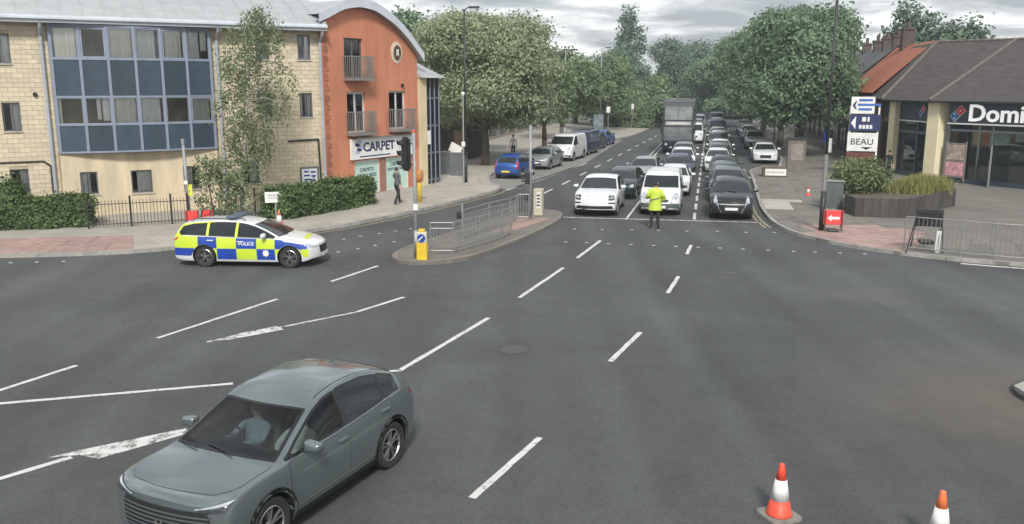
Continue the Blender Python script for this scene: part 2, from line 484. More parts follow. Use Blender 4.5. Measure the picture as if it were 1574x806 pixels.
def kerb_run(path, parent, side, limit=75.0, z=KH, km=None):
    """separate kerb stones along a kerb line; side = +1 puts the stone to the left of the walk direction"""
    pts = resample(path, 0.92); nr = normals(pts)
    inn = offset(pts, nr, 0.16 * side)
    far = MB()
    for i in range(len(pts) - 1):
        cen = (pts[i] + pts[i + 1]) / 2
        q = quad_piece(pts[i], pts[i + 1], inn[i + 1], inn[i], -0.05, z + 0.008 + 0.004 * math.sin(i * 2.3), 0.008)
        if cen.length < limit: q.obj('kerb_stone', km or M['kerb'], parent)
        else:
            far.add(q.v, q.f)
    if far.v: tag(far.obj('far_kerb_stones', M['kerb'], parent), kind='stuff')
    return pts, nr
def slab_rows(pts, nr, parent, side, rows, first, m0, zones, limit=58.0, cap=300, z=KH, along=1):
    P = pts[::along]; N = nr[::along]
    cells = []
    for r in range(rows):
        o0 = (first + 0.62 * r) * side; o1 = (first + 0.62 * (r + 1)) * side
        A = offset(P, N, o0); B = offset(P, N, o1)
        for i in range(len(P) - 1):
            cen = (A[i] + B[i + 1]) / 2
            if cen.length < limit and abs(cen.x) < cen.y * 0.62 + 2: cells.append((cen.length, A[i], A[i+1], B[i+1], B[i], cen, r * 7 + i))
    cells.sort(key=lambda c: c[0])
    rest = MB()
    for k, (d, a, b, c, e_, cen, sd) in enumerate(cells):
        mm = m0
        for zp, zm in zones:
            if inside(cen, zp): mm = zm
        zz = z + 0.012 + 0.003 * math.sin(sd * 1.7)
        q = quad_piece(a, b, c, e_, z - 0.02, zz, 0.008)
        if k < cap: q.obj('paving_slab', mm, parent)
        else: rest.add(q.v, q.f)
    if rest.v: tag(rest.obj('far_paving_slabs', m0, parent), kind='stuff')

# left pavement (in front of the flats and the carpet shop)
LK = gp((-260, 404), (-120, 400), (0, 397), (95, 395), (200, 391), (275, 384), (390, 369), (500, 355), (570, 342), (640, 327), (720, 308), (778, 292))
LK2 = LK + [ground_at(752, 284), road_pt(55, -13.6), road_pt(64, -13.0), road_pt(80, -12.4), road_pt(90, -11.4), road_pt(94, -8.6), road_pt(110, -7.6), road_pt(150, -7.2), road_pt(300, -7.2)]
lp = [xy(p) for p in resample(LK2, 1.5)] + [xy(road_pt(300, -14)), xy(road_pt(130, -14)), xy(road_pt(125, -34)), (-120, 80), (-120, xy(LK[0])[1])]
pav_l = tag(MB().prism(lp, -0.1, KH).obj('pavement_left', M['paving']), kind='structure')
kp, kn = kerb_run(LK2, pav_l, 1, 72)
tz = [xy(p) for p in gp((-260, 404), (178, 393), (215, 362), (120, 357), (-260, 364))]
slab_rows(kp[:len(kp)], kn, pav_l, 1, 5, 0.17, slab_a, [(tz, slab_t)], 56)
# parking bay beside the left pavement
bay = [xy(p) for p in (ground_at(778, 292), ground_at(830, 278.5), ground_at(900, 251), road_pt(92, -8.8), road_pt(90, -12), road_pt(64, -13.4), road_pt(55, -14), ground_at(745, 284))]
tag(MB().sheet(bay, 0.004).obj('parking_bay', mat('bay_paving', (0.21, 0.20, 0.185), 0.85, var=0.2, scale=0.8, bump=0.3)), kind='structure')

# right pavement (in front of the pizza shop)
RK = [Vector((60, 24.6, 0))] + gp((1900, 428), (1700, 419), (1574, 411), (1450, 401), (1330, 386), (1240, 368), (1198, 353), (1178, 337), (1165, 316)) + [road_pt(53, 2.55), road_pt(61.5, 2.55), road_pt(63, 5.3), road_pt(90, 5.3), road_pt(150, 5.0), road_pt(300, 5.0)]
rp = [xy(p) for p in resample(RK, 1.5)] + [xy(road_pt(300, 12)), xy(road_pt(130, 30)), (130, 90), (130, 24.6)]
pav_r = tag(MB().prism(rp, -0.1, KH).obj('pavement_right', M['paving_r']), kind='structure')
kp2, kn2 = kerb_run(RK, pav_r, -1, 72)
slab_p = objrand(mat('slab_pale', (0.38, 0.37, 0.33), 0.85, var=0.15, scale=2.5), 0.06)
tz4 = [xy(p) for p in gp((1176, 325), (1215, 325), (1226, 313), (1172, 311))]
tz2 = [xy(p) for p in gp((1240, 372), (1300, 384), (1410, 396), (1420, 362), (1330, 350), (1240, 352))]
slab_rows(kp2, kn2, pav_r, -1, 7, 0.17, slab_b, [(tz2, slab_t), (tz4, slab_p)], 60)

# traffic island with the guard rails
IS = gp((602, 397), (604, 405), (640, 409), (700, 405), (745, 394), (795, 374), (840, 354), (868, 336), (860, 327), (820, 326), (770, 338), (700, 360), (640, 379), (612, 389))
ip = resample(IS + [IS[0]], 0.5)
isl = tag(MB().prism([xy(p) for p in ip[:-1]], -0.1, KH).obj('traffic_island', M['paving_r']), kind='structure')
kerb_run(IS + [IS[0]], isl, 1, km=objrand(mat('dirty_kerb', (0.19, 0.175, 0.15), 0.88, var=0.3, scale=3, bump=0.3), .15))
tz3 = [xy(p) for p in gp((760, 366), (800, 368), (846, 347), (838, 333), (790, 342))]
def offset_poly_in(poly, o):
    c = sum((Vector((p[0], p[1], 0)) for p in poly), Vector()) / len(poly); return c
for i in range(-2, 12):
    for j in range(-1, 6):
        a = road_pt(26.5 + i * 0.95, -10.3 + j * 0.75 + 0.26 * i)
        cs = [a, a + RU * 0.9 + RT * 0.25, a + RU * 0.9 + RT * 0.95, a + RT * 0.7]
        if all(inside(c, [xy(p) for p in ip]) for c in cs) and all(min((c - k).length for k in ip) > 0.3 for c in cs):
            cen = sum(cs, Vector()) / 4
            quad_piece(*cs, KH - 0.02, KH + 0.011, 0.01).obj('paving_slab', slab_t if inside(cen, tz3) else slab_b, isl)
# second island cut by the right edge of the picture
c2 = ground_at(1652, 614)
circ = [Vector((c2.x + 1.0 * math.cos(a * math.pi / 16), c2.y + 0.95 * math.sin(a * math.pi / 16), 0)) for a in range(33)]
isl2 = tag(MB().prism([xy(p) for p in circ[:-1]], -0.1, 0.1).obj('round_island', mat('island_top', (0.06, 0.065, 0.07), 0.8, var=0.3)), kind='structure')
kerb_run(circ, isl2, 1, z=0.11)

# ---------------------------------------------------------------- painted markings
def stripe(p0, p1, w, m_=line_white, name='lane_line', z=0.004, w2=None):
    p0 = Vector((p0[0], p0[1], 0)); p1 = Vector((p1[0], p1[1], 0))
    d = (p1 - p0); L = d.length; d.normalize(); n_ = Vector((-d.y, d.x, 0)); w2 = w if w2 is None else w2
    k = max(1, int(L / 0.25)); A = []; B = []
    rr = random.Random(int(p0.x * 100 + p1.y * 37))
    for i in range(k + 1):
        t = i / k; p = p0.lerp(p1, t); ww = (w + (w2 - w) * t) / 2
        A.append(p + n_ * (ww + rr.uniform(-.008, .008))); B.append(p - n_ * (ww + rr.uniform(-.008, .008)))
    return MB().sheet([xy(p) for p in B + A[::-1]], z).obj(name, m_, road)
for a, b in [((725, 766), (830, 673)), ((938, 556), (984, 511)), ((1026, 451), (1043, 425)), ((1056, 391), (1062, 377)),
             ((614, 570), (751, 489)), ((798, 458), (866, 412)), ((887, 397), (923, 370)),
             ((509, 433), (581, 409)), ((242, 520), (426, 460)), ((-30, 610), (118, 562)), ((-40, 624), (358, 590)),
             ((548, 480), (621, 457)), ((598, 571), (616, 570))]:
    stripe(ground_at(*a), ground_at(*b), 0.115)
stripe(ground_at(-20, 742), ground_at(110, 703), 0.12)
stripe(ground_at(318, 526), ground_at(548, 480), 0.09, line_worn)
for pl in ([(330, 524), (372, 512), (425, 502), (436, 507), (395, 515), (350, 523)], [(74, 704), (125, 692), (285, 659), (292, 666), (190, 695), (150, 706), (122, 700)]):
    MB().sheet([xy(ground_at(*p)) for p in pl], 0.006).obj('worn_arrow', line_worn, road)
stripe(road_pt(37.15, -6.1), road_pt(37.45, 2.2), 0.15, line_worn, name='stop_line')
stripe(ground_at(962, 338), road_pt(44.5, -3.2), 0.1)
s = 37.7
while s < 120:
    stripe(road_pt(s, -0.5), road_pt(s + 2.0, -0.52), 0.12); s += 3.15
stripe(road_pt(56, -4.35), road_pt(120, -4.1), 0.12, name='edge_line')
stripe(road_pt(56.5, -4.75), road_pt(120, -4.4), 0.10, name='edge_line')
a0, a1 = ground_at(864, 284), ground_at(1015, 206)
L = (a1 - a0).length; k = 0.0
while k < L:
    stripe(a0.lerp(a1, k / L), a0.lerp(a1, min(1, (k + 2.2) / L)), 0.13); k += 5.4
b0, b1 = ground_at(864, 284), ground_at(830, 300)
stripe(b1, b0.lerp(b1, .45), 0.12)
# kerbside yellow lines follow the kerbs
def kerbside(pts, nr, off, w, m_, i0, i1, name):
    A = offset(pts, nr, off - w / 2)[i0:i1]; B = offset(pts, nr, off + w / 2)[i0:i1]
    mb_ = MB()
    for i in range(len(A) - 1): mb_.add([(*xy(A[i]), .004), (*xy(A[i+1]), .004), (*xy(B[i+1]), .004), (*xy(B[i]), .004)], [(0, 1, 2, 3)])
    return mb_.obj(name, m_, road, fix=True)
def near(pts, p): return min(range(len(pts)), key=lambda i: (pts[i] - p).length)
kerbside(kp, kn, -0.32, 0.13, line_yellow, near(kp, ground_at(330, 378)), near(kp, ground_at(778, 292)), 'kerbside_line')
kerbside(kp2, kn2, 0.30, 0.10, line_yellow, near(kp2, ground_at(1195, 352)), near(kp2, road_pt(61, 2.5)), 'kerbside_line')
kerbside(kp2, kn2, 0.50, 0.10, line_yellow, near(kp2, ground_at(1195, 352)), near(kp2, road_pt(61, 2.5)), 'kerbside_line')
kerbside(kp2, kn2, 0.28, 0.16, line_white, near(kp2, ground_at(1574, 411)), near(kp2, ground_at(1420, 398)), 'kerbside_line')
stripe(ground_at(778, 293), ground_at(902, 251), 0.13, name='bay_line')
# rows of square studs marking the crossings
stud = MB().prism([(-.055, -.045), (.055, -.045), (.055, .045), (-.055, .045)], 0, 0.008).mesh('crossing_stud', line_worn)
rr = random.Random(4)
for (a, b, n_) in [((884, 352), (1190, 358), 8), ((868, 372), (1330, 391), 14), ((500, 372), (632, 352), 6), ((520, 388), (604, 372), 4), ((20, 404), (96, 402), 3)]:
    A = ground_at(*a); B = ground_at(*b)
    for i in range(n_):
        p = A.lerp(B, i / (n_ - 1)) + Vector((rr.uniform(-.05, .05), rr.uniform(-.05, .05), 0.002))
        link('crossing_stud', stud, road, p, (0, 0, rr.uniform(-.2, .2)))
# inspection covers
for (px, py, r) in [(965, 431, .14), (790, 538, .3), (200, 492, .16)]:
    p = ground_at(px, py)
    MB().lathe([(0, 0.0), (r, 0.0), (r, .004), (0, .005)], 20, (p.x, p.y, .003)).obj('inspection_cover', mat('cover_iron', (0.07, 0.068, 0.065), 0.7, var=0.3, scale=9), road)

# old repairs and sealed cracks
patch_a = asphalt.copy(); patch_a.name = 'asphalt_repair'
for nd in patch_a.node_tree.nodes:
    if nd.type == 'VECT_MATH' and nd.operation == 'SCALE': nd.inputs[0].default_value = (0.069, 0.0725, 0.074)
patch_b = asphalt.copy(); patch_b.name = 'asphalt_old'
for nd in patch_b.node_tree.nodes:
    if nd.type == 'VECT_MATH' and nd.operation == 'SCALE': nd.inputs[0].default_value = (0.078, 0.081, 0.081)
rc = random.Random(8)
for (pl, mm) in [([(1085, 470), (1225, 476), (1228, 620), (1060, 610)], patch_a), ([(80, 470), (260, 440), (300, 452), (110, 490)], patch_a), ([(1260, 440), (1400, 446), (1408, 470), (1250, 462)], patch_b)]:
    P = [ground_at(*p) for p in pl]; out = []
    for a, b in zip(P, P[1:] + P[:1]):
        for k in range(8): q = a.lerp(b, k / 8); out.append((q.x + rc.uniform(-.035, .035), q.y + rc.uniform(-.035, .035)))
    MB().sheet(out, 0.002).obj('road_patch', mm, road)
seal = mat('crack_sealant', (0.06, 0.061, 0.062), 0.55, var=0.2)
for (a, b, n_) in [((1230, 540), (1500, 500), 30), ((60, 440), (330, 500), 30), ((880, 480), (1040, 560), 24)]:
    A = ground_at(*a); B = ground_at(*b); d = (B - A).normalized(); nn = Vector((-d.y, d.x, 0)); w = 0.0; L1 = []; R1_ = []
    for k in range(n_ + 1):
        w = w * .82 + rc.gauss(0, .055); q = A.lerp(B, k / n_) + nn * w; h = rc.uniform(.003, .009)
        L1.append(xy(q + nn * h)); R1_.append(xy(q - nn * h))
    mb_ = MB()
    for k in range(n_): mb_.add([(*R1_[k], .0032), (*R1_[k + 1], .0032), (*L1[k + 1], .0032), (*L1[k], .0032)], [(0, 1, 2, 3)])
    mb_.obj('sealed_crack', seal, road)
for (px, py, w, h) in [(1120, 420, .22, .16), (330, 430, .25, .2)]:
    p = ground_at(px, py)
    MB().box(-w, w, -h, h, 0, .006).obj('inspection_cover', MATS['cover_iron'], road, loc=(p.x, p.y, .001), rot=(0, 0, rc.uniform(-.3, .3)))
# ================================================================ buildings
def wall_mesh(x0, x1, z0, top, openings, th=0.14, xstep=None, y=0.0):
    """front face with real openings and their reveals; top may be a function of x"""
    topf = top if callable(top) else (lambda x: top)
    xs = {x0, x1}
    for o in openings: xs |= {o[0], o[1]}
    if xstep:
        k = int((x1 - x0) / xstep)
        xs |= {x0 + (x1 - x0) * i / k for i in range(k + 1)}
    xs = sorted(x for x in xs if x0 - 1e-6 <= x <= x1 + 1e-6)
    mb_ = MB()
    for a, b in zip(xs, xs[1:]):
        if b - a < 1e-5: continue
        m_ = (a + b) / 2
        ops = sorted([(o[2], o[3]) for o in openings if o[0] - 1e-6 <= m_ <= o[1] + 1e-6])
        z = z0
        for (oz0, oz1) in ops:
            mb_.add([(a, y, z), (b, y, z), (b, y, oz0), (a, y, oz0)], [(0, 1, 2, 3)]); z = oz1
        mb_.add([(a, y, z), (b, y, z), (b, y, topf(b)), (a, y, topf(a))], [(0, 1, 2, 3)])
    for (a, b, c, d) in [o[:4] for o in openings]:
        mb_.add([(a, y, c), (b, y, c), (b, y + th, c), (a, y + th, c)], [(0, 1, 2, 3)])
        mb_.add([(a, y, d), (a, y + th, d), (b, y + th, d), (b, y, d)], [(0, 1, 2, 3)])
        mb_.add([(a, y, c), (a, y + th, c), (a, y + th, d), (a, y, d)], [(0, 1, 2, 3)])
        mb_.add([(b, y, c), (b, y, d), (b, y + th, d), (b, y + th, c)], [(0, 1, 2, 3)])
    return mb_
frame_grey = mat('frame_grey', (0.10, 0.105, 0.115), 0.5, var=0.15)
frame_white = mat('frame_white', (0.6, 0.6, 0.58), 0.5, var=0.1)
curtain_c = mat('curtain_cream', (0.90, 0.87, 0.77), 0.9, var=0.15, scale=2, stretch=(9, 9, 0.3))
curtain_w = mat('curtain_white', (0.90, 0.90, 0.87), 0.9, var=0.12, scale=2, stretch=(9, 9, 0.3))
sill_m = mat('sill', (0.42, 0.39, 0.33), 0.8, var=0.15)
def curtain_mesh(w, h, folds=9, amp=0.016):
    mb_ = MB(); n = folds * 6
    for i in range(n + 1):
        x = w * i / n
        mb_.v += [(x, amp * math.sin(i / n * folds * 6.283) + amp * .4 * math.sin(i * 1.7), 0), (x, amp * math.sin(i / n * folds * 6.283 + .3), h)]
    for i in range(n): mb_.f.append((2*i, 2*i+2, 2*i+3, 2*i+1)); mb_.m.append(0)
    return mb_
def window(par, x0, x1, z0, z1, y=0.0, fm=frame_grey, leaves=1, cover=None, cm=curtain_c, bar=0.055, back=0.9, gl=None, name='window', sill=True, transom=None):
    """frame part with its panes, curtain and a dark sheet for the unlit room as sub-parts"""
    f = MB()
    ya, yb = y + 0.05, y + 0.11
    f.box(x0, x0 + bar, ya, yb, z0, z1); f.box(x1 - bar, x1, ya, yb, z0, z1)
    f.box(x0 + bar, x1 - bar, ya, yb, z0, z0 + bar); f.box(x0 + bar, x1 - bar, ya, yb, z1 - bar, z1)
    w = (x1 - x0)
    for k in range(1, leaves):
        xm = x0 + w * k / leaves; f.box(xm - bar * .55, xm + bar * .55, ya, yb, z0 + bar, z1 - bar)
    if transom: f.box(x0 + bar, x1 - bar, ya + .003, yb - .003, transom - bar / 2, transom + bar / 2)
    o = f.obj(name, fm, par)
    for k in range(leaves):
        a = x0 + w * k / leaves + bar * .5; b = x0 + w * (k + 1) / leaves - bar * .5
        MB().box(a, b, y + .078, y + .084, z0 + bar * .5, z1 - bar * .5).obj('pane', gl or M['glass'], o)
    if cover:
        for (a, b, lo) in cover:      # fractions of the width covered, and how low it hangs
            cw = (b - a) * w
            curtain_mesh(cw, (z1 - z0) * (1 - lo), max(2, int(cw * 9))).obj('curtain', cm, o, loc=(x0 + a * w, y + .2, z0 + (z1 - z0) * lo))
    if back: MB().add([(x0 - .1, y + back, z0 - .1), (x1 + .1, y + back, z0 - .1), (x1 + .1, y + back, z1 + .1), (x0 - .1, y + back, z1 + .1)], [(0, 1, 2, 3)]).obj('room_backing', M['void'], o)  # dark sheet added behind the glass; its colour stands for the unlit room
    if sill: MB().box(x0 - .05, x1 + .05, y - .05, y + .05, z0 - .055, z0 - .002).obj('sill', sill_m, o)
    return o

# ---------------------------------------------------------------- block of flats in cream stone
TA = math.atan2(6.5, 11.3)
flats = empty('block_of_flats', (-20.2, 36.0, 0), TA)
tag(flats, 'cream stone block of flats with bowed blue-grey window bay on three floors', 'building')
Z0 = 0.1
render_c = mat('cream_render', (0.56, 0.47, 0.33), 0.85, var=0.2, scale=1.3, bump=0.15, stretch=(1.6, 1.6, .3))
mortar = mat('stone_mortar', (0.40, 0.345, 0.245), 0.9, var=0.15)
stone_m = objrand(mat('stone_block', (0.55, 0.475, 0.345), 0.85, var=0.16, scale=3, bump=0.35, bscale=14), 0.085)
ops_l = [(-3.4, -2.7, 6.42, 7.57), (-3.4, -2.7, 3.74, 4.88), (-3.4, -2.7, 1.2, 2.2), (-0.42, 0.24, 6.42, 7.57), (-0.28, 0.36, 3.74, 4.88), (-0.24, 0.42, 1.2, 2.2)]
ops_r = [(9.95, 10.55, 6.72, 7.82), (9.95, 10.55, 4.1, 5.2), (11.87, 12.46, 6.72, 7.84), (11.85, 12.45, 4.08, 5.2), (9.0, 9.8, 1.1, 2.2)]
ops_b = [(2.3, 2.97, 1.03, 1.98), (4.28, 5.13, 0.98, 1.96), (6.43, 7.13, 1.01, 2.04)]
EA = 8.02
wall_mesh(-6, 1.62, Z0, EA, ops_l).obj('wall', mortar, flats)
wall_mesh(7.95, 13.02, Z0, EA, ops_r).obj('wall', mortar, flats)
MB_w = wall_mesh(1.55, 8.0, Z0, 2.85, ops_b, y=-0.12)
MB_w.box(1.55, 1.62, -.12, .5, Z0, 2.85); MB_w.box(7.95, 8.0, -.12, .5, Z0, 2.85)
MB_w.obj('bay_wall', render_c, flats)
# back and end walls, upper slab
b = MB(); b.box(-6, 12.98, 9.0, 9.2, Z0, EA); b.box(-6.2, -6.0, 0.0, 9.2, Z0, EA); b.box(12.86, 13.0, 0.05, 9.0, Z0, EA); b.box(1.62, 7.95, 1.2, 1.3, Z0, EA)
b.obj('rear_wall', render_c, flats)
# stone blocks: single pieces, coursed
BW, BH, J = 0.40, 0.186, 0.011
block = MB().box(0, BW - J, -0.022, 0.0, 0, BH - J).mesh('stone_block', stone_m)
cells = []
for (xa, xb, ops) in ((-6, 1.6, ops_l), (7.98, 13.0, ops_r)):
    nrow = int((EA - Z0) / BH)
    for r_ in range(nrow):
        z = Z0 + r_ * BH
        edges = [xa, xb]; x = xa - (BW / 2 if r_ % 2 else 0)
        while x < xb:
            segs = [(max(x, xa), min(x + BW, xb))]
            for o in ops:
                if o[2] - .03 < z + BH - J and o[3] + .0 > z:
                    ns = []
                    for (p, q) in segs:
                        if q <= o[0] or p >= o[1]: ns.append((p, q)); continue
                        if p < o[0]: ns.append((p, o[0]))
                        if q > o[1]: ns.append((o[1], q))
                    segs = ns
            for (p, q) in segs:
                if q - p > 0.06: cells.append((p, q, z))
            x += BW
vis = [c for c in cells if c[0] > -0.9 and c[2] > 1.6]
vis.sort(key=lambda c: (-(c[1] - c[0]) // .1, c[0]))
vis = [c for c in vis if c[0] > 7] [:190] + [c for c in vis if c[0] < 7][:110]
vset = set(vis); rest = MB()
for (p, q, z) in cells:
    if (p, q, z) in vset:
        o = link('stone_block', block, flats, (p, 0.0, z)); o.scale = ((q - p - J) / (BW - J), 1, 1)
    else: rest.box(p, q - J, -0.022, 0, z, z + BH - J)
tag(rest.obj('small_stone_blocks', mat('stone_block_far', (0.55, 0.475, 0.345), 0.85, var=0.16, scale=3, bump=0.35, bscale=14, island=0.085), flats), kind='stuff')
rr = random.Random(11)
for (a, b_, c, d) in ops_l + ops_r:
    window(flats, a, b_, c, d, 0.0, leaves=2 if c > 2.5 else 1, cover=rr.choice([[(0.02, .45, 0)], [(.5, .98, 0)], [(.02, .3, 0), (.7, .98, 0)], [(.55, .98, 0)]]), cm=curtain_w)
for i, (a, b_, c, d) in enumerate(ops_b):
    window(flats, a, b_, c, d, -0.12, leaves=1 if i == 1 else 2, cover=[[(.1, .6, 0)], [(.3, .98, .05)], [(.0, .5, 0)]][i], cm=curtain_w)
# bowed bay of six columns
bay_frame = mat('bay_frame', (0.23, 0.265, 0.335), 0.45, metal=0.1, var=0.1)
panel_b = objrand(mat('bay_panel', (0.04, 0.062, 0.085), 0.3, var=0.2, scale=1.2, spec=0.6), 0.2)
def bayp(i):          # bowed plan
    t = i / 6.0
    return Vector((1.66 + 6.24 * t, -0.16 - 0.40 * math.sin(math.pi * t), 0))
rows = [(2.82, 3.95, 'p'), (3.95, 5.10, 'w'), (5.10, 6.62, 'p'), (6.62, 7.92, 'w')]
cov = {('t', 0): [(.05, .95, 0)], ('t', 1): None, ('t', 2): [(.02, .98, 0)], ('t', 3): [(.02, .86, 0)], ('t', 4): [(.15, .92, 0)], ('t', 5): [(.05, .6, 0), (.68, .98, .3)],
       ('m', 0): [(.0, .12, 0)], ('m', 1): [(.42, .6, .15), (.66, .98, .1)], ('m', 2): [(.03, .97, 0)], ('m', 3): [(.03, .9, 0)], ('m', 4): None, ('m', 5): [(.1, .95, .05)]}
def seg_obj(i, mbx, name, m_, par):
    a = bayp(i); b_ = bayp(i + 1); d = b_ - a
    return mbx.obj(name, m_, par, loc=a, rot=(0, 0, math.atan2(d.y, d.x)))
for i in range(7):
    a = bayp(i)
    MB().box(-.055, .055, -.06, .07, 2.78, 7.98).obj('mullion', bay_frame, flats, loc=a, bevel=.008)
for i in range(6):
    a = bayp(i); b_ = bayp(i + 1); W_ = (b_ - a).length
    seg = (b_ - a); rot = (0, 0, math.atan2(seg.y, seg.x))
    for (z0, z1, k) in rows:
        MB().box(.05, W_ - .05, -.045, .05, z0 - .035, z0 + .035).obj('transom', bay_frame, flats, loc=a, rot=rot)
        if k == 'p':
            MB().box(.05, W_ - .05, -.012, .02, z0 + .035, z1 - .035).obj('bay_panel', panel_b, flats, loc=a, rot=rot)
        else:
            key = ('t' if z0 > 6 else 'm', i)
            thick = .075 if key in (('t', 1), ('t', 4), ('m', 5)) else .035
            f = MB()
            f.box(.05, .05 + thick, -.03, .03, z0 + .035, z1 - .035); f.box(W_ - .05 - thick, W_ - .05, -.03, .03, z0 + .035, z1 - .035)
            f.box(.05 + thick, W_ - .05 - thick, -.03, .03, z0 + .035, z0 + .035 + thick); f.box(.05 + thick, W_ - .05 - thick, -.03, .03, z1 - .035 - thick, z1 - .035)
            o = f.obj('bay_window', bay_frame, flats, loc=a, rot=rot)
            MB().box(.08, W_ - .08, .0, .006, z0 + .06, z1 - .06).obj('pane', M['glass'], o)
            if cov[key]:
                for (p, q, lo) in cov[key]:
                    wv = W_ - .16
                    curtain_mesh((q - p) * wv, (z1 - z0 - .1) * (1 - lo), max(2, int((q - p) * 8)), .012).obj('curtain', curtain_w if i % 2 else curtain_c, o, loc=(.08 + p * wv, .13, z0 + .05 + (z1 - z0 - .1) * lo))
MB().box(.05, 1.0, -.045, .05, 7.9, 7.97)
for i in range(6):
    a = bayp(i); b_ = bayp(i + 1); W_ = (b_ - a).length; seg = b_ - a
    MB().box(.05, W_ - .05, -.045, .06, 7.90, 8.0).obj('transom', bay_frame, flats, loc=a, rot=(0, 0, math.atan2(seg.y, seg.x)))
pl = [(bayp(i / 2).x, bayp(i / 2).y + .05) for i in range(13)]
MB().prism(pl + [(7.9, .1), (1.66, .1)], 2.76, 2.80).obj('bay_soffit', bay_frame, flats)
MB().prism(pl + [(7.9, 1.1), (1.66, 1.1)], 5.3, 5.5).obj('bay_floor', M['void'], flats)
# roof: pale metal, curving back from a white gutter
roof_m = mat('metal_roof', (0.40, 0.41, 0.42), 0.45, metal=0.25, var=0.12, scale=1.2, stretch=(1, 3, 1))
fascia_m = mat('fascia_white', (0.52, 0.56, 0.61), 0.5, var=0.12, scale=2)
r = MB()
prof = [(-0.62, 8.30), (-0.30, 8.62), (0.4, 9.05), (1.6, 9.5), (3.2, 9.8), (5, 9.85), (9.3, 8.4)]
for (y0, z0), (y1, z1) in zip(prof, prof[1:]): r.add([(-6.3, y0, z0), (13.1, y0, z0), (13.1, y1, z1), (-6.3, y1, z1)], [(0, 1, 2, 3)])
r.add([(13.1, y, z) for y, z in prof], [tuple(range(len(prof)))])
ro = r.obj('roof', roof_m, flats, smooth=False)
for k in range(24):
    x = -5.9 + k * .8
    mbx = MB()
    for (y0, z0), (y1, z1) in zip(prof[:5], prof[1:6]): mbx.add([(x, y0, z0 + .003), (x + .04, y0, z0 + .003), (x + .04, y1, z1 + .003), (x, y1, z1 + .003), (x, y0, z0 + .035), (x + .04, y0, z0 + .035), (x + .04, y1, z1 + .035), (x, y1, z1 + .035)], [(4, 5, 6, 7), (0, 1, 5, 4), (1, 2, 6, 5), (3, 0, 4, 7)])
    mbx.obj('roof_seam', roof_m, ro)
MB().box(-6.3, 13.1, -0.66, -0.60, 8.02, 8.31).obj('fascia', fascia_m, flats)
MB().box(-6.3, 13.1, -0.60, 0.1, 8.022, 8.06).obj('soffit', fascia_m, flats)
MB().box(-6.3, 13.1, -0.77, -0.66, 8.14, 8.25).obj('gutter', fascia_m, flats, bevel=.02)
pipe_m = mat('downpipe', (0.34, 0.36, 0.40), 0.45, var=0.12)
for (x, y) in ((1.35, -.12), (8.22, -.1), (12.9, -.12)):
    p = MB(); p.path([(x, -.62, 8.1), (x, -.5, 7.85), (x, y, 7.55), (x, y, Z0 + .1)], .07, 10)
    for z in (7.2, 5.0, 2.8, 1.0): p.lathe([(.085, -.03), (.085, .03)], 10, (x, y, z))
    p.obj('downpipe', pipe_m, flats)
MB().lathe([(.0, 0), (.09, 0), (.09, .12), (0, .12)], 10, (0.95, -.12, 5.2), 'Y').obj('vent', M['black'], flats)
p = MB(); p.path([(-.9, -.06, 2.5), (1.0, -.06, 2.5), (1.25, -.06, 2.3), (1.25, -.06, .8)], .035, 6); p.obj('service_pipe', M['darkmetal'], flats)
MB().path([(11.2, -.06, 3.0), (12.65, -.06, 3.05), (12.72, -.06, .4)], .045, 6).obj('service_pipe', M['darkmetal'], flats)
# notice board on the stone wall
nb = MB().box(11.7, 12.6, -.07, -.03, 0.55, 1.75).obj('notice_board', frame_grey, flats)
MB().box(11.78, 12.52, -.078, -.072, .63, 1.67).obj('notice_sheet', M['whitep'], nb)
for k in range(5):
    MB().box(11.88, 12.10 + .06 * (k % 3), -.083, -.079, 1.5 - k * .19, 1.58 - k * .19).obj('notice_text', M['blue'], nb)
    MB().box(12.2 + .03 * (k % 2), 12.45, -.083, -.079, 1.47 - k * .19, 1.55 - k * .19).obj('notice_text', M['blue'], nb)

# ---------------------------------------------------------------- carpet shop, orange render under a curved roof
TB = math.atan2(5.97, 3.6)
shop = empty('carpet_shop', (-8.85, 42.29, 0), TB)
tag(shop, 'orange rendered three-storey carpet shop with curved white-edged roof and balconies', 'building')
orange = mat('orange_render', (0.51, 0.20, 0.112), 0.85, var=0.17, scale=1.1, bump=0.15, stretch=(1.5, 1.5, .28))
arch_pts = [(-0.5, 8.45), (0.1, 8.62), (0.43, 8.76), (1.21, 9.10), (2.38, 9.30), (3.59, 9.20), (5.09, 8.62), (6.14, 7.98), (7.3, 7.02), (7.8, 6.55)]
def arch(x):
    for (a, za), (b_, zb) in zip(arch_pts, arch_pts[1:]):
        if a <= x <= b_:
            t = (x - a) / (b_ - a); return za + (zb - za) * t
    return arch_pts[-1][1]
def archs(x): return (arch(x - .35) + 2 * arch(x) + arch(x + .35)) / 4 if 0 < x < 7.3 else arch(x)
ops = [(1.5, 2.87, 5.9, 7.8), (1.58, 2.95, 3.25, 5.23), (4.8, 6.2, 3.3, 5.27), (1.98, 3.9, 0.14, 1.85), (4.4, 6.3, 0.14, 1.85)]
wall_mesh(0.0, 7.25, 0.0, archs, ops, th=.2, xstep=.25).obj('wall', orange, shop)
b = MB(); b.box(7.1, 7.25, .02, 8, 0, 6.8); b.box(0, .15, .02, 8, 0, 8.5); b.box(0, 7.25, 8, 8.15, 0, 6.8); b.obj('rear_wall', orange, shop)
N = 24; rf = MB(); bg = MB()
xsr = [-0.45 + (7.95 + .0) * i / N for i in range(N + 1)]
def arch_out(x): return archs(max(0.01, min(7.24, x))) + (0 if x <= 7.24 else (7.24 - x) * .95) + (0 if x >= 0 else x * .4)
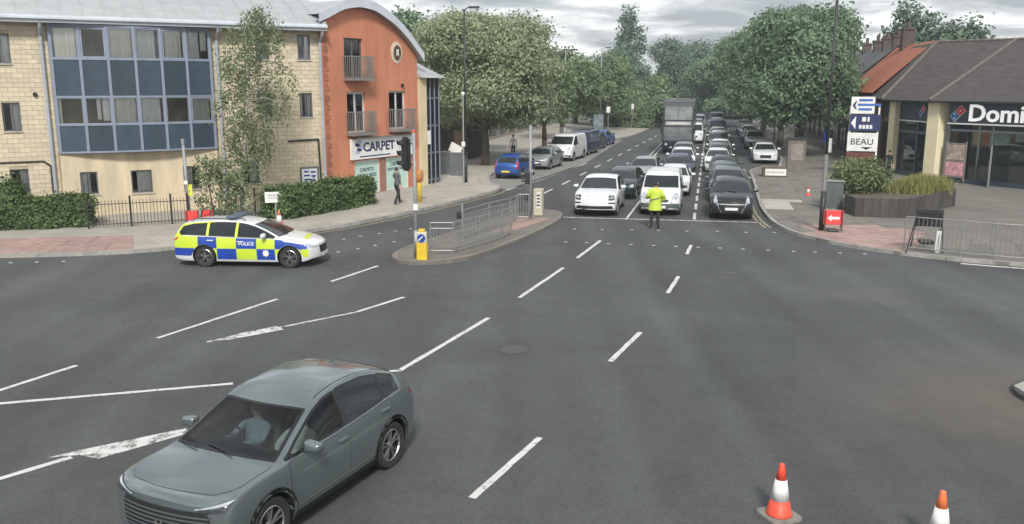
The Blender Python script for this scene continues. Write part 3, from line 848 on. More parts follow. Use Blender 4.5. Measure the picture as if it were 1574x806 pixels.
for a, c in zip(xsr, xsr[1:]):
    za, zc = arch_out(a), arch_out(c)
    rf.add([(a, -.28, za + .34), (c, -.28, zc + .34), (c, 8.4, zc + .34), (a, 8.4, za + .34)], [(0, 1, 2, 3)])
    rf.add([(a, -.28, za + .04), (a, 8.4, za + .04), (c, 8.4, zc + .04), (c, -.28, zc + .04)], [(0, 1, 2, 3)])
    bg.add([(a, -.34, za - .02), (c, -.34, zc - .02), (c, -.34, zc + .40), (a, -.34, za + .40), (a, -.28, za - .02), (c, -.28, zc - .02), (c, -.28, zc + .40), (a, -.28, za + .40)],
           [(0, 1, 2, 3), (3, 2, 6, 7), (0, 4, 5, 1), (4, 7, 6, 5)])
rf.obj('roof', roof_m, shop, smooth=True)
bg.obj('barge_board', fascia_m, shop)
# brick quoins along the left edge
quoin_m = objrand(mat('quoin', (0.34, 0.13, 0.075), 0.85, var=0.2, scale=6), 0.2)
qz = 0.15; k = 0
qm = {}
for w_ in (.34, .22): qm[w_] = MB().box(0.02, w_, -.035, .0, 0, .205).mesh('quoin', quoin_m)
while qz < 8.3:
    link('quoin', qm[.34 if k % 2 else .22], shop, (0, 0, qz)); qz += .225; k += 1
# french windows with balconies
rail_m = mat('balcony_rail', (0.27, 0.27, 0.26), 0.5, metal=0.4, var=0.15)
for (i, (a, b_, c, d)) in enumerate(ops[:3]):
    window(shop, a, b_, c, d, 0.06, fm=frame_white if i else frame_grey, leaves=2, bar=.09, cover=[[(.25, .8, 0)], [(.35, .6, 0)], [(.4, .62, 0)]][i], cm=curtain_w, name='french_window', sill=False)
    z0 = c - .02
    bal = MB().box(a - .12, b_ + .22, -.55, -.02, z0 - .1, z0 + .0).obj('balcony', rail_m, shop)
    t = MB(); t.box(a - .12, b_ + .22, -.55, -.51, z0 + 1.02, z0 + 1.07); t.box(a - .12, a - .08, -.51, 0, z0 + 1.02, z0 + 1.07); t.box(b_ + .18, b_ + .22, -.51, 0, z0 + 1.02, z0 + 1.07); t.obj('top_rail', rail_m, bal)
    bar_me = MB().box(-.014, .014, -.012, .012, 0, 1.02).mesh('baluster', rail_m)
    n_ = 15
    for q in range(n_): link('baluster', bar_me, bal, (a - .1 + (b_ - a + .3) * q / (n_ - 1), -.53, z0))
    for q in range(1, 5):
        link('baluster', bar_me, bal, (a - .1, -.53 + .12 * q, z0)); link('baluster', bar_me, bal, (b_ + .2, -.53 + .12 * q, z0))
# round emblem
em = MB().lathe([(0, -.02), (.40, -.02), (.42, 0.03), (.55, .05), (.56, .0)], 28, (5.5, -.03, 7.22), 'Y').obj('roundel', mat('roundel_stone', (0.60, 0.50, 0.38), 0.8, var=0.15), shop, fix=True)
em.scale = (.82, 1, 1); em.location = (.99, 0, 0)
MB().lathe([(0, 0), (.37, 0)], 28, (5.5, -.085, 7.22), 'Y').obj('roundel_face', mat('roundel_face', (0.16, 0.10, 0.08), 0.7, var=0.4, scale=7), em, fix=True)
e2 = MB(); e2.add([(5.5 + math.cos(a_) * r_, -.095, 7.22 + math.sin(a_) * r_ * 1.2) for a_, r_ in [(k * .785, .22 if k % 2 else .1) for k in range(8)]], [tuple(range(8))]); e2.obj('roundel_emblem', M['whitep'], em)
# shop fascia and posters
sg = MB().box(1.62, 6.6, -.16, -.03, 1.93, 2.95).obj('shop_sign', M['white'], shop, bevel=.01)
navy = mat('navy_ink', (0.02, 0.03, 0.10), 0.5, var=0.1)
mint = mat('mint_film', (0.46, 0.62, 0.54), 0.35, var=0.10, scale=1.5)
text_mesh('CARPET', .62, .008, .014, navy, 'lettering', sg, (3.72, -.168, 2.5), sx=1.12)
tw = mat('sign_tint', (0.42, 0.43, 0.62), 0.5, var=0.1)
for k in range(5):
    o = MB().lathe([(0, 0), (.13, 0), (.13, .01), (0, .01)], 16, (0, 0, 0), 'Y').obj('carpet_roll_emblem', navy if k % 2 else tw, sg, loc=(2.05 + .13 * (k % 3), -.172 - .004 * k, 2.3 + .12 * k), fix=True)
    o.scale = (1.4, 1, .7)
for k in range(4):
    o = MB().box(-.16, .16, -.004, .004, -.05, .05).obj('sign_flourish', tw, sg, loc=(5.35 + .2 * k, -.17 - .003 * k, 2.62 - .09 * k), rot=(0, -.5 + .2 * k, 0))
text_mesh('carpets', .34, .006, .004, tw, 'lettering', sg, (5.85, -.168, 2.42))
MB().box(2.2, 4.6, -.166, -.161, 2.03, 2.09).obj('sign_rule', navy, sg)
MB().box(1.9, 6.4, -.33, -.17, 2.97, 3.03).obj('sign_light_bar', M['galv'], shop)
for i, (a, b_, c, d) in enumerate(ops[3:]):
    f = MB(); br = .06
    f.box(a, a + br, .03, .1, c, d); f.box(b_ - br, b_, .03, .1, c, d); f.box(a + br, b_ - br, .03, .1, d - br, d); f.box(a + br, b_ - br, .03, .1, c, c + br)
    o = f.obj('shop_window', frame_white, shop)
    MB().box(a + br, b_ - br, .055, .06, c + br, d - br).obj('poster_film', mint, o)
    xm = (a + b_) / 2
    for (tx, sz, dz) in ([('CARPETS', .26, 1.22), ('RUGS & BEDS', .25, .93)] if i == 0 else [('CARPETS', .26, 1.35), ('VINYL FLOORS', .23, 1.08), ('BEDS', .2, .84)]):
        text_mesh(tx, sz, .003, .004, navy, 'lettering', o, (xm, .05, c + dz))
    MB().box(a, b_, .35, .4, c, d).obj('room_backing', M['void'], o)
# stall riser between the windows
MB().box(3.93, 4.37, -.03, -.002, .12, 1.9).obj('pier', mat('pier_brown', (0.26, 0.14, 0.11), .8, var=.15), shop)
MB().box(1.7, 6.5, -.05, -.002, 0.02, 0.135).obj('plinth', M['kerb'], shop)
MB().tube((5.9, -.1, 5.55), (5.9, -.02, 5.55), .09).obj('alarm_box', M['black'], shop)

# cream pier and glazed stair beside the shop
st = empty('glazed_stair_tower', shop.matrix_basis @ Vector((7.28, 0, 0)), TB)
st.location = Vector((-8.85, 42.29, 0)) + Matrix.Rotation(TB, 3, 'Z') @ Vector((7.3, .0, 0))
tag(st, 'narrow glazed stair tower with cream pier beside the orange shop', 'building')
creamr = mat('cream_pier', (0.60, 0.50, 0.32), 0.8, var=0.12)
MB().box(0, .62, -.12, 2.2, 0, 5.95).obj('pier', creamr, st)
for k in range(4):
    MB().box(.62, 1.9, -.02, .04, .3 + k * 1.5, .42 + k * 1.5).obj('transom', frame_grey, st)
for k in range(4):
    MB().box(.62 + k * .41, .67 + k * .41, -.05, .05, .1, 5.95).obj('mullion', bay_frame, st)
for k in range(3):
    for j in range(4):
        MB().box(.67 + k * .41, 1.03 + k * .41, 0, .01, .42 + j * 1.5, 1.78 + j * 1.5 if j < 3 else 5.9).obj('pane', M['autoglass'], st)
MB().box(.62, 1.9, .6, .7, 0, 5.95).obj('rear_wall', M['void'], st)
MB().box(1.86, 1.92, .05, 2.2, 0, 5.95).obj('side_wall', creamr, st)
MB().box(.70, 1.0, -.07, -.052, 2.35, 3.1).obj('wall_sign', M['whitep'], st)
MB().add([(-.05, -.4, 5.95), (2.1, -.4, 5.95), (2.1, 2.4, 5.95), (-.05, 2.4, 5.95), (-.05, .9, 6.75), (1.2, .9, 6.75)], [(0, 1, 5, 4), (1, 2, 5), (2, 3, 4, 5), (3, 0, 4), (0, 3, 2, 1)]).obj('roof', roof_m, st)
# ================================================================ right-hand side: pizza shop, terrace, sign post
TD = math.atan2(-3.9, 2.42)
pz = empty('pizza_shop', (24.83, 50.8, 0), TD)
tag(pz, 'single-storey pizza shop with brown hipped roof, cream piers and dark fascia', 'building')
PZI = (Matrix.Translation(Vector((24.83, 50.8, 0))) @ Matrix.Rotation(TD, 4, 'Z')).inverted()
def loc_of(p): return PZI @ Vector(p)
fas_m = mat('fascia_dark', (0.035, 0.055, 0.075), 0.35, var=0.12)
shopf = mat('shop_frame', (0.10, 0.12, 0.125), 0.45, metal=0.2, var=0.12)
pier_c = mat('pier_cream', (0.70, 0.63, 0.42), 0.75, var=0.08, scale=1.5)
inner = mat('shop_inner', (0.36, 0.39, 0.39), 0.8, var=0.2)
c1w = at_depth(1371, 262, 56.0); c1w.z = 0
c1 = loc_of(c1w); c2 = Vector((-0.75, 0.0, 0))
backw = c1w + RU * 13; backl = loc_of((backw.x, backw.y, 0))
FZ0, FZ1 = 3.47, 4.62
def face_run(a, b_, name, pieces):
    """wall run between two plan points; pieces are (x0,x1,y0,y1,z0,z1,name,material)"""
    d = b_ - a
    for (x0, x1, y0, y1, z0, z1, nm, mm) in pieces:
        MB().box(x0, x1, y0, y1, z0, z1).obj(nm, mm, pz, loc=(a.x, a.y, 0), rot=(0, 0, math.atan2(d.y, d.x)))
    return d.length
XR = 13.0
main = [(0.0, XR, .02, .3, FZ0, FZ1, 'fascia', fas_m), (0.0, XR, -.08, .02, FZ0 - .07, FZ0, 'fascia_trim', M['white']), (0.0, XR, -.02, .25, .1, .38, 'stall_riser', fas_m),
        (0.0, XR, .03, .12, 3.0, 3.12, 'transom', shopf)]
for x in (0.05, 1.85, 2.62, 4.6, 6.4, 8.2, 10.0, 11.8):
    main.append((x, x + .09, .0, .14, .38, FZ0 - .07, 'mullion', shopf))
face_run(Vector((0, 0, 0)), Vector((1, 0, 0)), 'm', main)
gx = [0.14, 1.85, 2.62, 4.6, 6.4, 8.2, 10.0, 11.8]
for a, b_ in zip(gx, gx[1:]):
    MB().box(a + .09, b_, .06, .07, .38, 3.0).obj('pane', M['shopglass'], pz)
    MB().box(a + .09, b_, .06, .07, 3.12, FZ0 - .07).obj('pane', M['autoglass'], pz)
# entrance door standing ajar
dr = MB(); dr.box(0, .08, -.03, .03, .12, 2.35); dr.box(.92, 1.0, -.03, .03, .12, 2.35); dr.box(.08, .92, -.03, .03, 2.27, 2.35); dr.box(.08, .92, -.03, .03, .12, .3)
dro = dr.obj('door', M['galv'], pz, loc=(2.72, -.02, 0), rot=(0, 0, R(-62)))
MB().box(.08, .92, -.005, .005, .3, 2.27).obj('pane', M['shopglass'], dro)
MB().tube((.86, -.08, .9), (.86, -.08, 1.6), .02).obj('handle', M['chrome'], dro)
# inside: back wall, counter, lit-looking menu panels without light
MB().box(-.6, XR, 4.2, 4.3, .1, FZ0).obj('rear_wall', inner, pz)
MB().box(2.8, XR, 2.6, 3.1, .12, 1.15).obj('counter', mat('counter', (.24, .25, .25), .5, var=.15), pz)
MB().box(.0, XR, .3, 4.2, .1, .13).obj('shop_floor', mat('shop_floor', (.16, .16, .155), .5, var=.15), pz)
for k in range(3): MB().box(3.2 + k * 1.6, 4.6 + k * 1.6, 4.1, 4.17, 2.1, 2.9).obj('menu_board', mat('menu_board', (.35, .38, .38), .5, var=.5, scale=3), pz)
# free-standing poster frame in the window
pf = MB(); pf.box(.05, .12, -.12, -.06, .2, 2.45); pf.box(1.25, 1.32, -.12, -.06, .2, 2.45)
for z in (.42, 1.32, 2.3): pf.box(.12, 1.25, -.115, -.065, z, z + .06)
pfo = pf.obj('poster_frame', M['galv'], pz)
MB().box(.14, 1.23, -.10, -.085, 1.4, 2.28).obj('poster', mat('poster_food', (.34, .27, .22), .5, var=.6, scale=4), pfo)
MB().box(.14, 1.23, -.10, -.085, .5, 1.3).obj('poster', mat('poster_pink', (.50, .26, .29), .5, var=.5, scale=5), pfo)
# corner pier, chamfer, second pier
MB().box(-.42, .42, -.42, .42, .35, FZ1).obj('pier', pier_c, pz, loc=(c2.x, c2.y + .22, 0), rot=(0, 0, R(-11)), bevel=.01)
MB().box(-.46, .46, -.46, .46, .1, .35).obj('pier_plinth', M['cabinet'], pz, loc=(c2.x, c2.y + .22, 0), rot=(0, 0, R(-11)))
d12 = c2 - c1; L12 = d12.length; r12 = math.atan2(d12.y, d12.x)
MB().box(-.36, .36, -.3, .36, .35, FZ1).obj('pier', pier_c, pz, loc=(c1.x, c1.y, 0), rot=(0, 0, r12), bevel=.01)
MB().box(-.4, .4, -.34, .4, .1, .35).obj('pier_plinth', M['cabinet'], pz, loc=(c1.x, c1.y, 0), rot=(0, 0, r12))
ch = [(.36, L12 - .3, .02, .3, FZ0, FZ1, 'fascia', fas_m), (.36, L12 - .3, -.06, .02, FZ0 - .07, FZ0, 'fascia_trim', M['white']), (.36, L12 - .3, .0, .2, .1, .4, 'stall_riser', fas_m),
      (.36, .5, .02, .14, .4, 3.4, 'mullion', shopf), (L12 * .55, L12 * .55 + .1, .02, .14, .4, 3.4, 'mullion', shopf), (.5, L12 - .3, .05, .12, 2.7, 2.85, 'transom', shopf),
      (.5, L12 - .3, .09, .1, .4, 2.7, 'pane', M['autoglass']), (.5, L12 - .3, .09, .1, 2.85, 3.4, 'pane', M['autoglass'])]
face_run(c1, c2, 'ch', ch)
d01 = c1 - backl; L01 = d01.length
ch = [(0, L01 - .36, .02, .3, FZ0, FZ1, 'fascia', fas_m), (0, L01 - .36, .05, .3, .1, FZ0, 'side_wall', mat('side_brick', (.20, .10, .075), .85, var=.2, scale=6))]
for k in range(3): ch.append((L01 - 4.5 + k * 1.3, L01 - 3.5 + k * 1.3, .0, .045, .6, 3.2, 'pane', M['autoglass']))
face_run(backl, c1, 'bk', ch)
# emblem: tilted two-square tile, white edge, dots
def domino(par, loc, rot, s):
    e_ = MB().xz([(-.52*s, -1.02*s), (.52*s, -1.02*s), (.52*s, 1.02*s), (-.52*s, 1.02*s)], -.02, .02).obj('emblem', M['white'], par, loc=loc, bevel=.01, fix=True)
    e_.rotation_mode = 'XYZ'; e_.rotation_euler = (0, R(45), rot)
    MB().xz([(-.46*s, .03*s), (.46*s, .03*s), (.46*s, .95*s), (-.46*s, .95*s)], -.032, -.018).obj('emblem_red', M['signred'], e_, fix=True)
    MB().xz([(-.46*s, -.95*s), (.46*s, -.95*s), (.46*s, -.03*s), (-.46*s, -.03*s)], -.032, -.018).obj('emblem_blue', mat('emblem_blue', (.02, .13, .38), .4, var=.05), e_, fix=True)
    for (x, z) in ((0, .49), (-.2, -.3), (.2, -.68)):
        MB().lathe([(0, 0), (.12 * s, 0), (.12 * s, .012), (0, .012)], 14, (x * s, -.046, z * s), 'Y').obj('emblem_dot', M['white'], e_, fix=True)
    return e_
domino(pz, (.55, -.03, 4.0), 0, .44)
wm = MB()
lit = mat('lit_letters', (.75, .75, .73), .4, var=0); lit.node_tree.nodes['Principled BSDF'].inputs['Emission Color'].default_value = (1, 1, .97, 1); lit.node_tree.nodes['Principled BSDF'].inputs['Emission Strength'].default_value = .28
text_mesh("Domino's", 1.28, .03, .022, lit, 'lettering', pz, (1.14, -.03, 4.0), align='LEFT', sx=1.08)
dv = d12.normalized(); nv = Vector((dv.y, -dv.x, 0))
p = c1 + dv * (L12 * .66) + nv * .03; domino(pz, (p.x, p.y, 4.07), r12, .36)
d3 = d01.normalized(); n3 = Vector((d3.y, -d3.x, 0)); p = c1 - d3 * 1.6 + n3 * .03
domino(pz, (p.x, p.y, 4.1), math.atan2(d3.y, d3.x), .3)
p = p - Vector((0, 0, 0)); text_mesh("Domino's", .34, .01, .004, M['white'], 'lettering', pz, (p.x + n3.x * .02, p.y + n3.y * .02, 3.62), rot=(R(90), 0, math.atan2(d3.y, d3.x)))
# roof with three visible slopes
tile_m = mat('brown_tile', (0.060, 0.051, 0.049), 0.8, var=0.3, scale=1.6, bump=0.5, bscale=9, stretch=(1, 1, 3))
EZ = 4.70
def off(a, n_, k): return a + n_ * k
c2e = Vector((c2.x - .15, -.62, EZ)); xre = Vector((XR + .6, -.62, EZ)); c1e = Vector((c1.x, c1.y, EZ)) + (nv + n3) * .5; be = Vector((backl.x, backl.y, EZ)) + n3 * .6
R1 = loc_of(at_depth(1440, 65, 58.5)); R2 = loc_of(at_depth(1562, 61, 55.5)); R3 = Vector((XR + .6, R2.y, R2.z)); R1b = R1 + (backl - c1).normalized() * 7; R1b.z = R1.z
rfm = MB(); rfm.add([c2e, xre, R3, R2, c1e, R1, be, R1b], [(0, 1, 2, 3), (4, 0, 3, 5), (6, 4, 5, 7)])
rfm.add([R3, R2, R1, R1b, (XR + .6, 12, EZ), (be.x + 9, be.y + 9, EZ)], [(0, 4, 5, 3, 2, 1)])
rfo = rfm.obj('roof', tile_m, pz)
ridge_m = mat('ridge_tile', (0.125, 0.107, 0.09), 0.8, var=0.25, scale=5)
def ridge_run(a, b_):
    n_ = int((b_ - a).length / .42)
    for i in range(n_):
        p0 = a.lerp(b_, i / n_); p1 = a.lerp(b_, (i + .94) / n_)
        MB().tube(p0 + Vector((0, 0, .02)), p1 + Vector((0, 0, .03)), .085, .1, 6).obj('ridge_tile', ridge_m, rfo)
ridge_run(c2e, R2); ridge_run(c1e, R1); ridge_run(R1, R2); ridge_run(R2, R3)
# tile courses: thin raised rows across each slope
course_m = MATS['brown_tile']
def courses(a, b_, c, d, n_):
    m_ = MB(); nn = (b_ - a).cross(d - a).normalized()
    if nn.z < 0: nn = -nn
    for i in range(n_):
        t0 = i / n_; t1 = (i + 1) / n_
        p0 = a.lerp(d, t0); p1 = b_.lerp(c, t0); p2 = b_.lerp(c, t1); p3 = a.lerp(d, t1)
        m_.add([p0 + nn * .011, p1 + nn * .011, p2 + nn * .006, p3 + nn * .006, p0, p1], [(0, 1, 2, 3), (4, 5, 1, 0)])
    tag(m_.obj('tile_courses', course_m, rfo, fix=False), kind='stuff')
courses(c2e, xre, R3, R2, 26); courses(c1e, c2e, R2, R1, 26); courses(be, c1e, R1, R1b, 26)
MB().path([c1e + Vector((0, 0, -.05)), c2e + Vector((0, 0, -.05)), xre + Vector((0, 0, -.05))], .07, 8).obj('gutter', M['black'], pz)
sf = MB().sheet([xy(be), xy(c1e), xy(c2e), xy(xre), (XR + .6, .4), (c2.x + .3, .5), (c1.x + .6, c1.y + .3), (be.x + 1, be.y)], EZ - .03); sf.obj('soffit', fas_m, pz)

# terrace along the right pavement
def terrace(s_far, s_near, t, eave, ridge, tr, wallm, roofm, bays, name, label, upper=None):
    o = empty(name, road_pt(s_far, t), math.atan2(-RU.y, -RU.x))
    Ln = s_far - s_near
    ops_ = []
    bw = Ln / bays
    for k in range(bays):
        ops_.append((k * bw + .35, (k + 1) * bw - .35, .35, 2.7)); ops_.append((k * bw + bw * .25, k * bw + bw * .75, 3.5, 4.7))
    wall_mesh(0, Ln, .1, eave, ops_, th=.2).obj('wall', wallm, o)
    e_ = MB(); e_.xz([(0, .1), (0, eave), (0, eave)], 0, .1)
    MB().add([(0, 0, .1), (0, 2 * tr, .1), (0, 2 * tr, eave), (0, tr, ridge), (0, 0, eave), (Ln, 0, .1), (Ln, 2 * tr, .1), (Ln, 2 * tr, eave), (Ln, tr, ridge), (Ln, 0, eave)], [(0, 1, 2, 3, 4), (9, 8, 7, 6, 5), (1, 6, 7, 2)]).obj('end_wall', wallm, o)
    ro_ = MB().add([(-.2, -.35, eave - .1), (Ln + .2, -.35, eave - .1), (Ln + .2, tr, ridge), (-.2, tr, ridge), (Ln + .2, 2*tr + .35, eave - .1), (-.2, 2*tr + .35, eave - .1)], [(0, 1, 2, 3), (3, 2, 4, 5)]).obj('roof', roofm, o)
    for k in range(bays):
        window(o, k * bw + .35, (k + 1) * bw - .35, .35, 2.7, 0, leaves=2, gl=M['autoglass'], back=None, sill=False, name='shop_window', fm=[frame_white, frame_grey, M['blue']][k % 3])
        MB().box(k * bw + .15, (k + 1) * bw - .15, -.12, -.01, 2.75, 3.3).obj('shop_fascia', [M['whitep'], fas_m, M['signred'], M['cream']][k % 4], o)
        window(o, k * bw + bw * .25, k * bw + bw * .75, 3.5, 4.7, 0, leaves=2, fm=frame_white, gl=M['autoglass'], back=None)
    tag(o, label, 'building')
    return o, ro_
brick_m = mat('terrace_brick', (0.16, 0.085, 0.065), 0.85, var=0.2, scale=5)
slate_m = mat('slate', (0.085, 0.082, 0.088), 0.7, var=0.22, scale=2, stretch=(1, 1, 4))
redtile_m = mat('red_tile', (0.36, 0.115, 0.058), 0.8, var=0.2, scale=2, bump=0.4, bscale=8)
tudor = mat('dark_timber', (0.06, 0.05, 0.048), 0.8, var=0.25)
house, hroof = terrace(77.0, 64.5, 10.9, 5.15, 8.45, 3.3, brick_m, redtile_m, 2, 'red_roofed_house', 'house with orange-red tiled roof behind the pizza shop')
ter, troof = terrace(115.5, 77.5, 10.9, 5.6, 8.75, 3.6, tudor, slate_m, 8, 'shop_terrace', 'dark terrace of shops with slate roof and chimneys behind right trees')
for k in range(8):
    for j in (0, 1): MB().box(k * 4.75 + 1.3 + j * 1.3, k * 4.75 + 2.1 + j * 1.3, -.03, -.004, 3.45, 4.75).obj('white_panel', M['whitep'], ter)
chim_m = mat('chimney_brick', (0.085, 0.06, 0.055), 0.85, var=0.25, scale=6)
pot_m = mat('chimney_pot', (0.10, 0.07, 0.055), 0.8, var=0.2)
def chimney(par, x, y, z0, z1, w=.9):
    c = MB().box(x - w/2, x + w/2, y - .4, y + .4, z0, z1).box(x - w/2 - .07, x + w/2 + .07, y - .47, y + .47, z1, z1 + .14).obj('chimney', chim_m, par)
    for k in (-1, 1): MB().lathe([(.13, 0), (.11, .45), (.14, .5), (0, .5)], 8, (x + k * w * .25, y, z1 + .14)).obj('chimney_pot', pot_m, c)
for x in (37.0, 32.5, 28.0, 22, 14): chimney(troof, x, 3.6, 8.2, 9.35, .75)
chimney(hroof, 3.6, 3.3, 7.9, 9.6, 1.0)
# upper white bay panels seen past the lamp column
# ---------------------------------------------------------------- free-standing board of signs
tp = at_depth(1322, 262, 54.0)
tm = empty('sign_stack', (tp.x, tp.y, KH), R(-24))
tag(tm, 'tall stack of three advertising boards on white posts beside the pizza shop', 'sign')
for x in (-.78, .82): MB().box(x - .05, x + .05, -.02, .08, 0, 4.2).obj('post', M['white'], tm)
def board(x0, x1, z0, z1, m_, nm='board'): return MB().box(x0, x1, -.09, -.03, z0, z1).obj(nm, m_, tm, bevel=.006)
q = board(-.78, .55, 3.75, 4.75, M['white'])
MB().xz([(-.7, 4.25), (-.52, 4.5), (-.45, 4.5), (-.55, 4.25), (-.45, 4.0), (-.52, 4.0)], -.10, -.092).obj('arrow', navy, q, fix=True)
for k, (a, b_) in enumerate([(-.35, .42), (-.4, .9), (-.35, .4)]): MB().box(a, b_, -.10 - .002 * k, -.092, 4.48 - k * .27, 4.62 - k * .27).obj('blue_band', mat('mid_blue', (.05, .13, .42), .5, var=.2), q)
q = board(-.8, .95, 2.72, 3.7, navy)
MB().xz([(-.72, 3.2), (-.45, 3.6), (-.45, 2.82)], -.10, -.092).obj('arrow', M['white'], q, fix=True)
MB().box(-.1, .12, -.10, -.092, 3.28, 3.55).obj('white_mark', M['whitep'], q); MB().box(.2, .32, -.10, -.092, 3.28, 3.55).obj('white_mark', M['whitep'], q)
for k in range(4): MB().box(-.25 + k * .2, -.1 + k * .2, -.10, -.092, 2.85, 3.08).obj('white_mark', M['whitep'], q)
q = board(-.86, .78, 1.5, 2.6, M['whitep'])
text_mesh('BEAU', .52, .004, .006, mat('ink', (.06, .06, .06), .6, var=.1), 'lettering', q, (-.02, -.095, 2.05), sx=1.05)
MB().xz([(-.1, 1.75), (.6, 1.75), (.25, 1.6)], -.10, -.092).obj('arrow', M['black'], q, fix=True)
board(-.86, .72, .35, 1.42, mat('maroon', (.13, .035, .03), .6, var=.2), 'maroon_board')

# ---------------------------------------------------------------- timber planter
PLp = gp((1296, 331), (1313, 338), (1392, 340), (1467, 321), (1440, 304), (1320, 305))
pl_o = empty('planter', (0, 0, 0))
cx_ = sum((p for p in PLp), Vector()) / len(PLp); pl_o.location = (cx_.x, cx_.y, KH)
tag(pl_o, 'low dark timber planter on the right corner filled with shrub and grasses', 'planter')
timber = objrand(mat('planter_board', (0.062, 0.056, 0.052), 0.85, var=0.25, scale=4, bump=0.3, stretch=(1, 1, .3)), .22)
PLl = [Vector((p.x - cx_.x, p.y - cx_.y, 0)) for p in PLp]
for a, b_ in zip(PLl, PLl[1:] + PLl[:1]):
    d = b_ - a; n_ = max(1, round(d.length / .33)); w = d.length / n_
    for i in range(n_):
        MB().box(i * w + .004, (i + 1) * w - .004, 0, .055, -.02, .80 + .012 * math.sin(i * 3.1)).obj('board', timber, pl_o, loc=a, rot=(0, 0, math.atan2(d.y, d.x)))
MB().prism([xy(p * .96) for p in PLl], 0, .66).obj('soil', M['soil'], pl_o)
# ================================================================ vegetation
LEAF = dict(
    plane=leafmat('plane_leaf', (0.17, 0.215, 0.12), (0.40, 0.46, 0.28)),
    dark=leafmat('dark_leaf', (0.115, 0.185, 0.112), (0.225, 0.325, 0.185)),
    mid=leafmat('mid_leaf', (0.11, 0.16, 0.08), (0.24, 0.32, 0.165)),
    far=leafmat('far_leaf', (0.09, 0.148, 0.10), (0.18, 0.262, 0.17)),
    birch=leafmat('birch_leaf', (0.10, 0.135, 0.065), (0.25, 0.31, 0.16)),
    hedge=leafmat('hedge_leaf', (0.05, 0.09, 0.034), (0.18, 0.26, 0.10)),
    shrub=leafmat('shrub_leaf', (0.07, 0.11, 0.045), (0.27, 0.32, 0.15)),
    grasses=leafmat('tall_grass', (0.14, 0.15, 0.04), (0.34, 0.33, 0.12)),
)
core_m = mat('hedge_shade', (0.010, 0.018, 0.008), 0.95, var=0.3)  # shade inside the hedges, given as a colour
def rdir(r):
    while True:
        v = Vector((r.uniform(-1, 1), r.uniform(-1, 1), r.uniform(-1, 1)))
        if 0.05 < v.length < 1: return v.normalized()
def leaves_mesh(name, clumps, per, size, spread, m_, seed, up=0.4, flat=0.7, droop=0.0):
    r = random.Random(seed); vs = []; fs = []
    for (c, nrm, k) in clumps:
        for _ in range(int(per * k)):
            off_ = Vector((r.gauss(0, spread), r.gauss(0, spread), r.gauss(0, spread * flat)))
            p = c + off_
            if droop: p.z -= abs(r.gauss(0, droop))
            n_ = (rdir(r) + nrm * 1.1 + Vector((0, 0, up * .7))).normalized()
            t = n_.orthogonal().normalized(); t.rotate(Matrix.Rotation(r.uniform(0, 6.28), 3, n_)); b_ = n_.cross(t)
            s_ = size * r.uniform(.6, 1.35); i = len(vs)
            vs += [p - t * s_ * .5, p + b_ * s_ * .3, p + t * s_ * .55 + n_ * s_ * .12, p - b_ * s_ * .3]
            fs.append((i, i + 1, i + 2, i + 3))
    me = bpy.data.meshes.new(name); me.from_pydata([tuple(v) for v in vs], [], fs); me.materials.append(m_)
    return me
def crown_clumps(lobes, density, seed, shell=.55):
    """clump centres scattered through the outer part of each lobe, thinned by noise so gaps open"""
    r = random.Random(seed); out = []
    for (c, rad) in lobes:
        c = Vector(c); rad = Vector(rad)
        n_ = int(density * (rad.x * rad.y + rad.x * rad.z + rad.y * rad.z))
        for _ in range(n_):
            d = rdir(r); f = shell + (1 - shell) * r.random() ** .55
            f *= 1 + .22 * noise.noise(d * 2.3 + c * .7 + Vector((seed, 0, 0)))
            p = c + Vector((d.x * rad.x, d.y * rad.y, d.z * rad.z)) * f
            if noise.noise(p * .55 + Vector((seed * 3.1, 1, 2))) < -.42: continue
            out.append((p, d, r.uniform(.5, 1.4)))
    return out
def tree(name, base, lobes, trunk_r, limbs_to, leaf, label, seed, size=.3, density=9, per=11, spread=.32, trunk_m=None, group=None, fork=None, cat='tree', droop=0, shell=.7, lean=(0, 0)):
    o = empty(name, base, 0)
    r = random.Random(seed)
    t = MB(); h = fork or limbs_to * .4
    pts = [Vector((0, 0, -.1)), Vector((lean[0] * .3 + .04, lean[1] * .3, h * .5)), Vector((lean[0], lean[1], h))]
    t.path(pts, [trunk_r * 1.25, trunk_r, trunk_r * .8], 10)
    top = pts[-1]
    for (c, rad) in lobes:
        c = Vector(c); mid = top.lerp(c, .5) + Vector((r.uniform(-.3, .3), r.uniform(-.3, .3), -.2))
        t.path([top - Vector((0, 0, .2)), mid, c], [trunk_r * .6, trunk_r * .38, trunk_r * .14], 6)
        for k in range(3):
            d = rdir(r); e_ = c + Vector((d.x * rad[0], d.y * rad[1], abs(d.z) * rad[2])) * .75
            t.path([mid, c.lerp(e_, .5), e_], [trunk_r * .22, trunk_r * .14, trunk_r * .05], 5)
    t.obj('trunk', trunk_m or M['bark'], o, smooth=True)
    cl = crown_clumps(lobes, density, seed, shell)
    link('crown', leaves_mesh('crown', cl, per, size, spread, leaf, seed + 1, droop=droop), o)
    tag(o, label, cat, group)
    return o
LB = Vector((0, 0, KH))
def lobes_round(w, h0, h1, n_, seed, d=None):
    """a broad crown made of overlapping lobes between heights h0 and h1"""
    r = random.Random(seed); out = []; hc = (h0 + h1) / 2; hh = (h1 - h0) / 2; d = d or w
    out.append(((0, 0, hc), (w * .33, d * .33, hh * .72)))
    for i in range(n_):
        a = i * 2.4 + r.uniform(-.3, .3); z = hc + hh * r.uniform(-.62, .66); k = math.sqrt(max(.1, 1 - ((z - hc) / hh) ** 2))
        q = r.uniform(.2, .32)
        out.append(((math.cos(a) * w * (.5 - q * .8) * k, math.sin(a) * d * (.5 - q * .8) * k, z), (w * q, d * q, hh * r.uniform(.34, .5))))
    return out
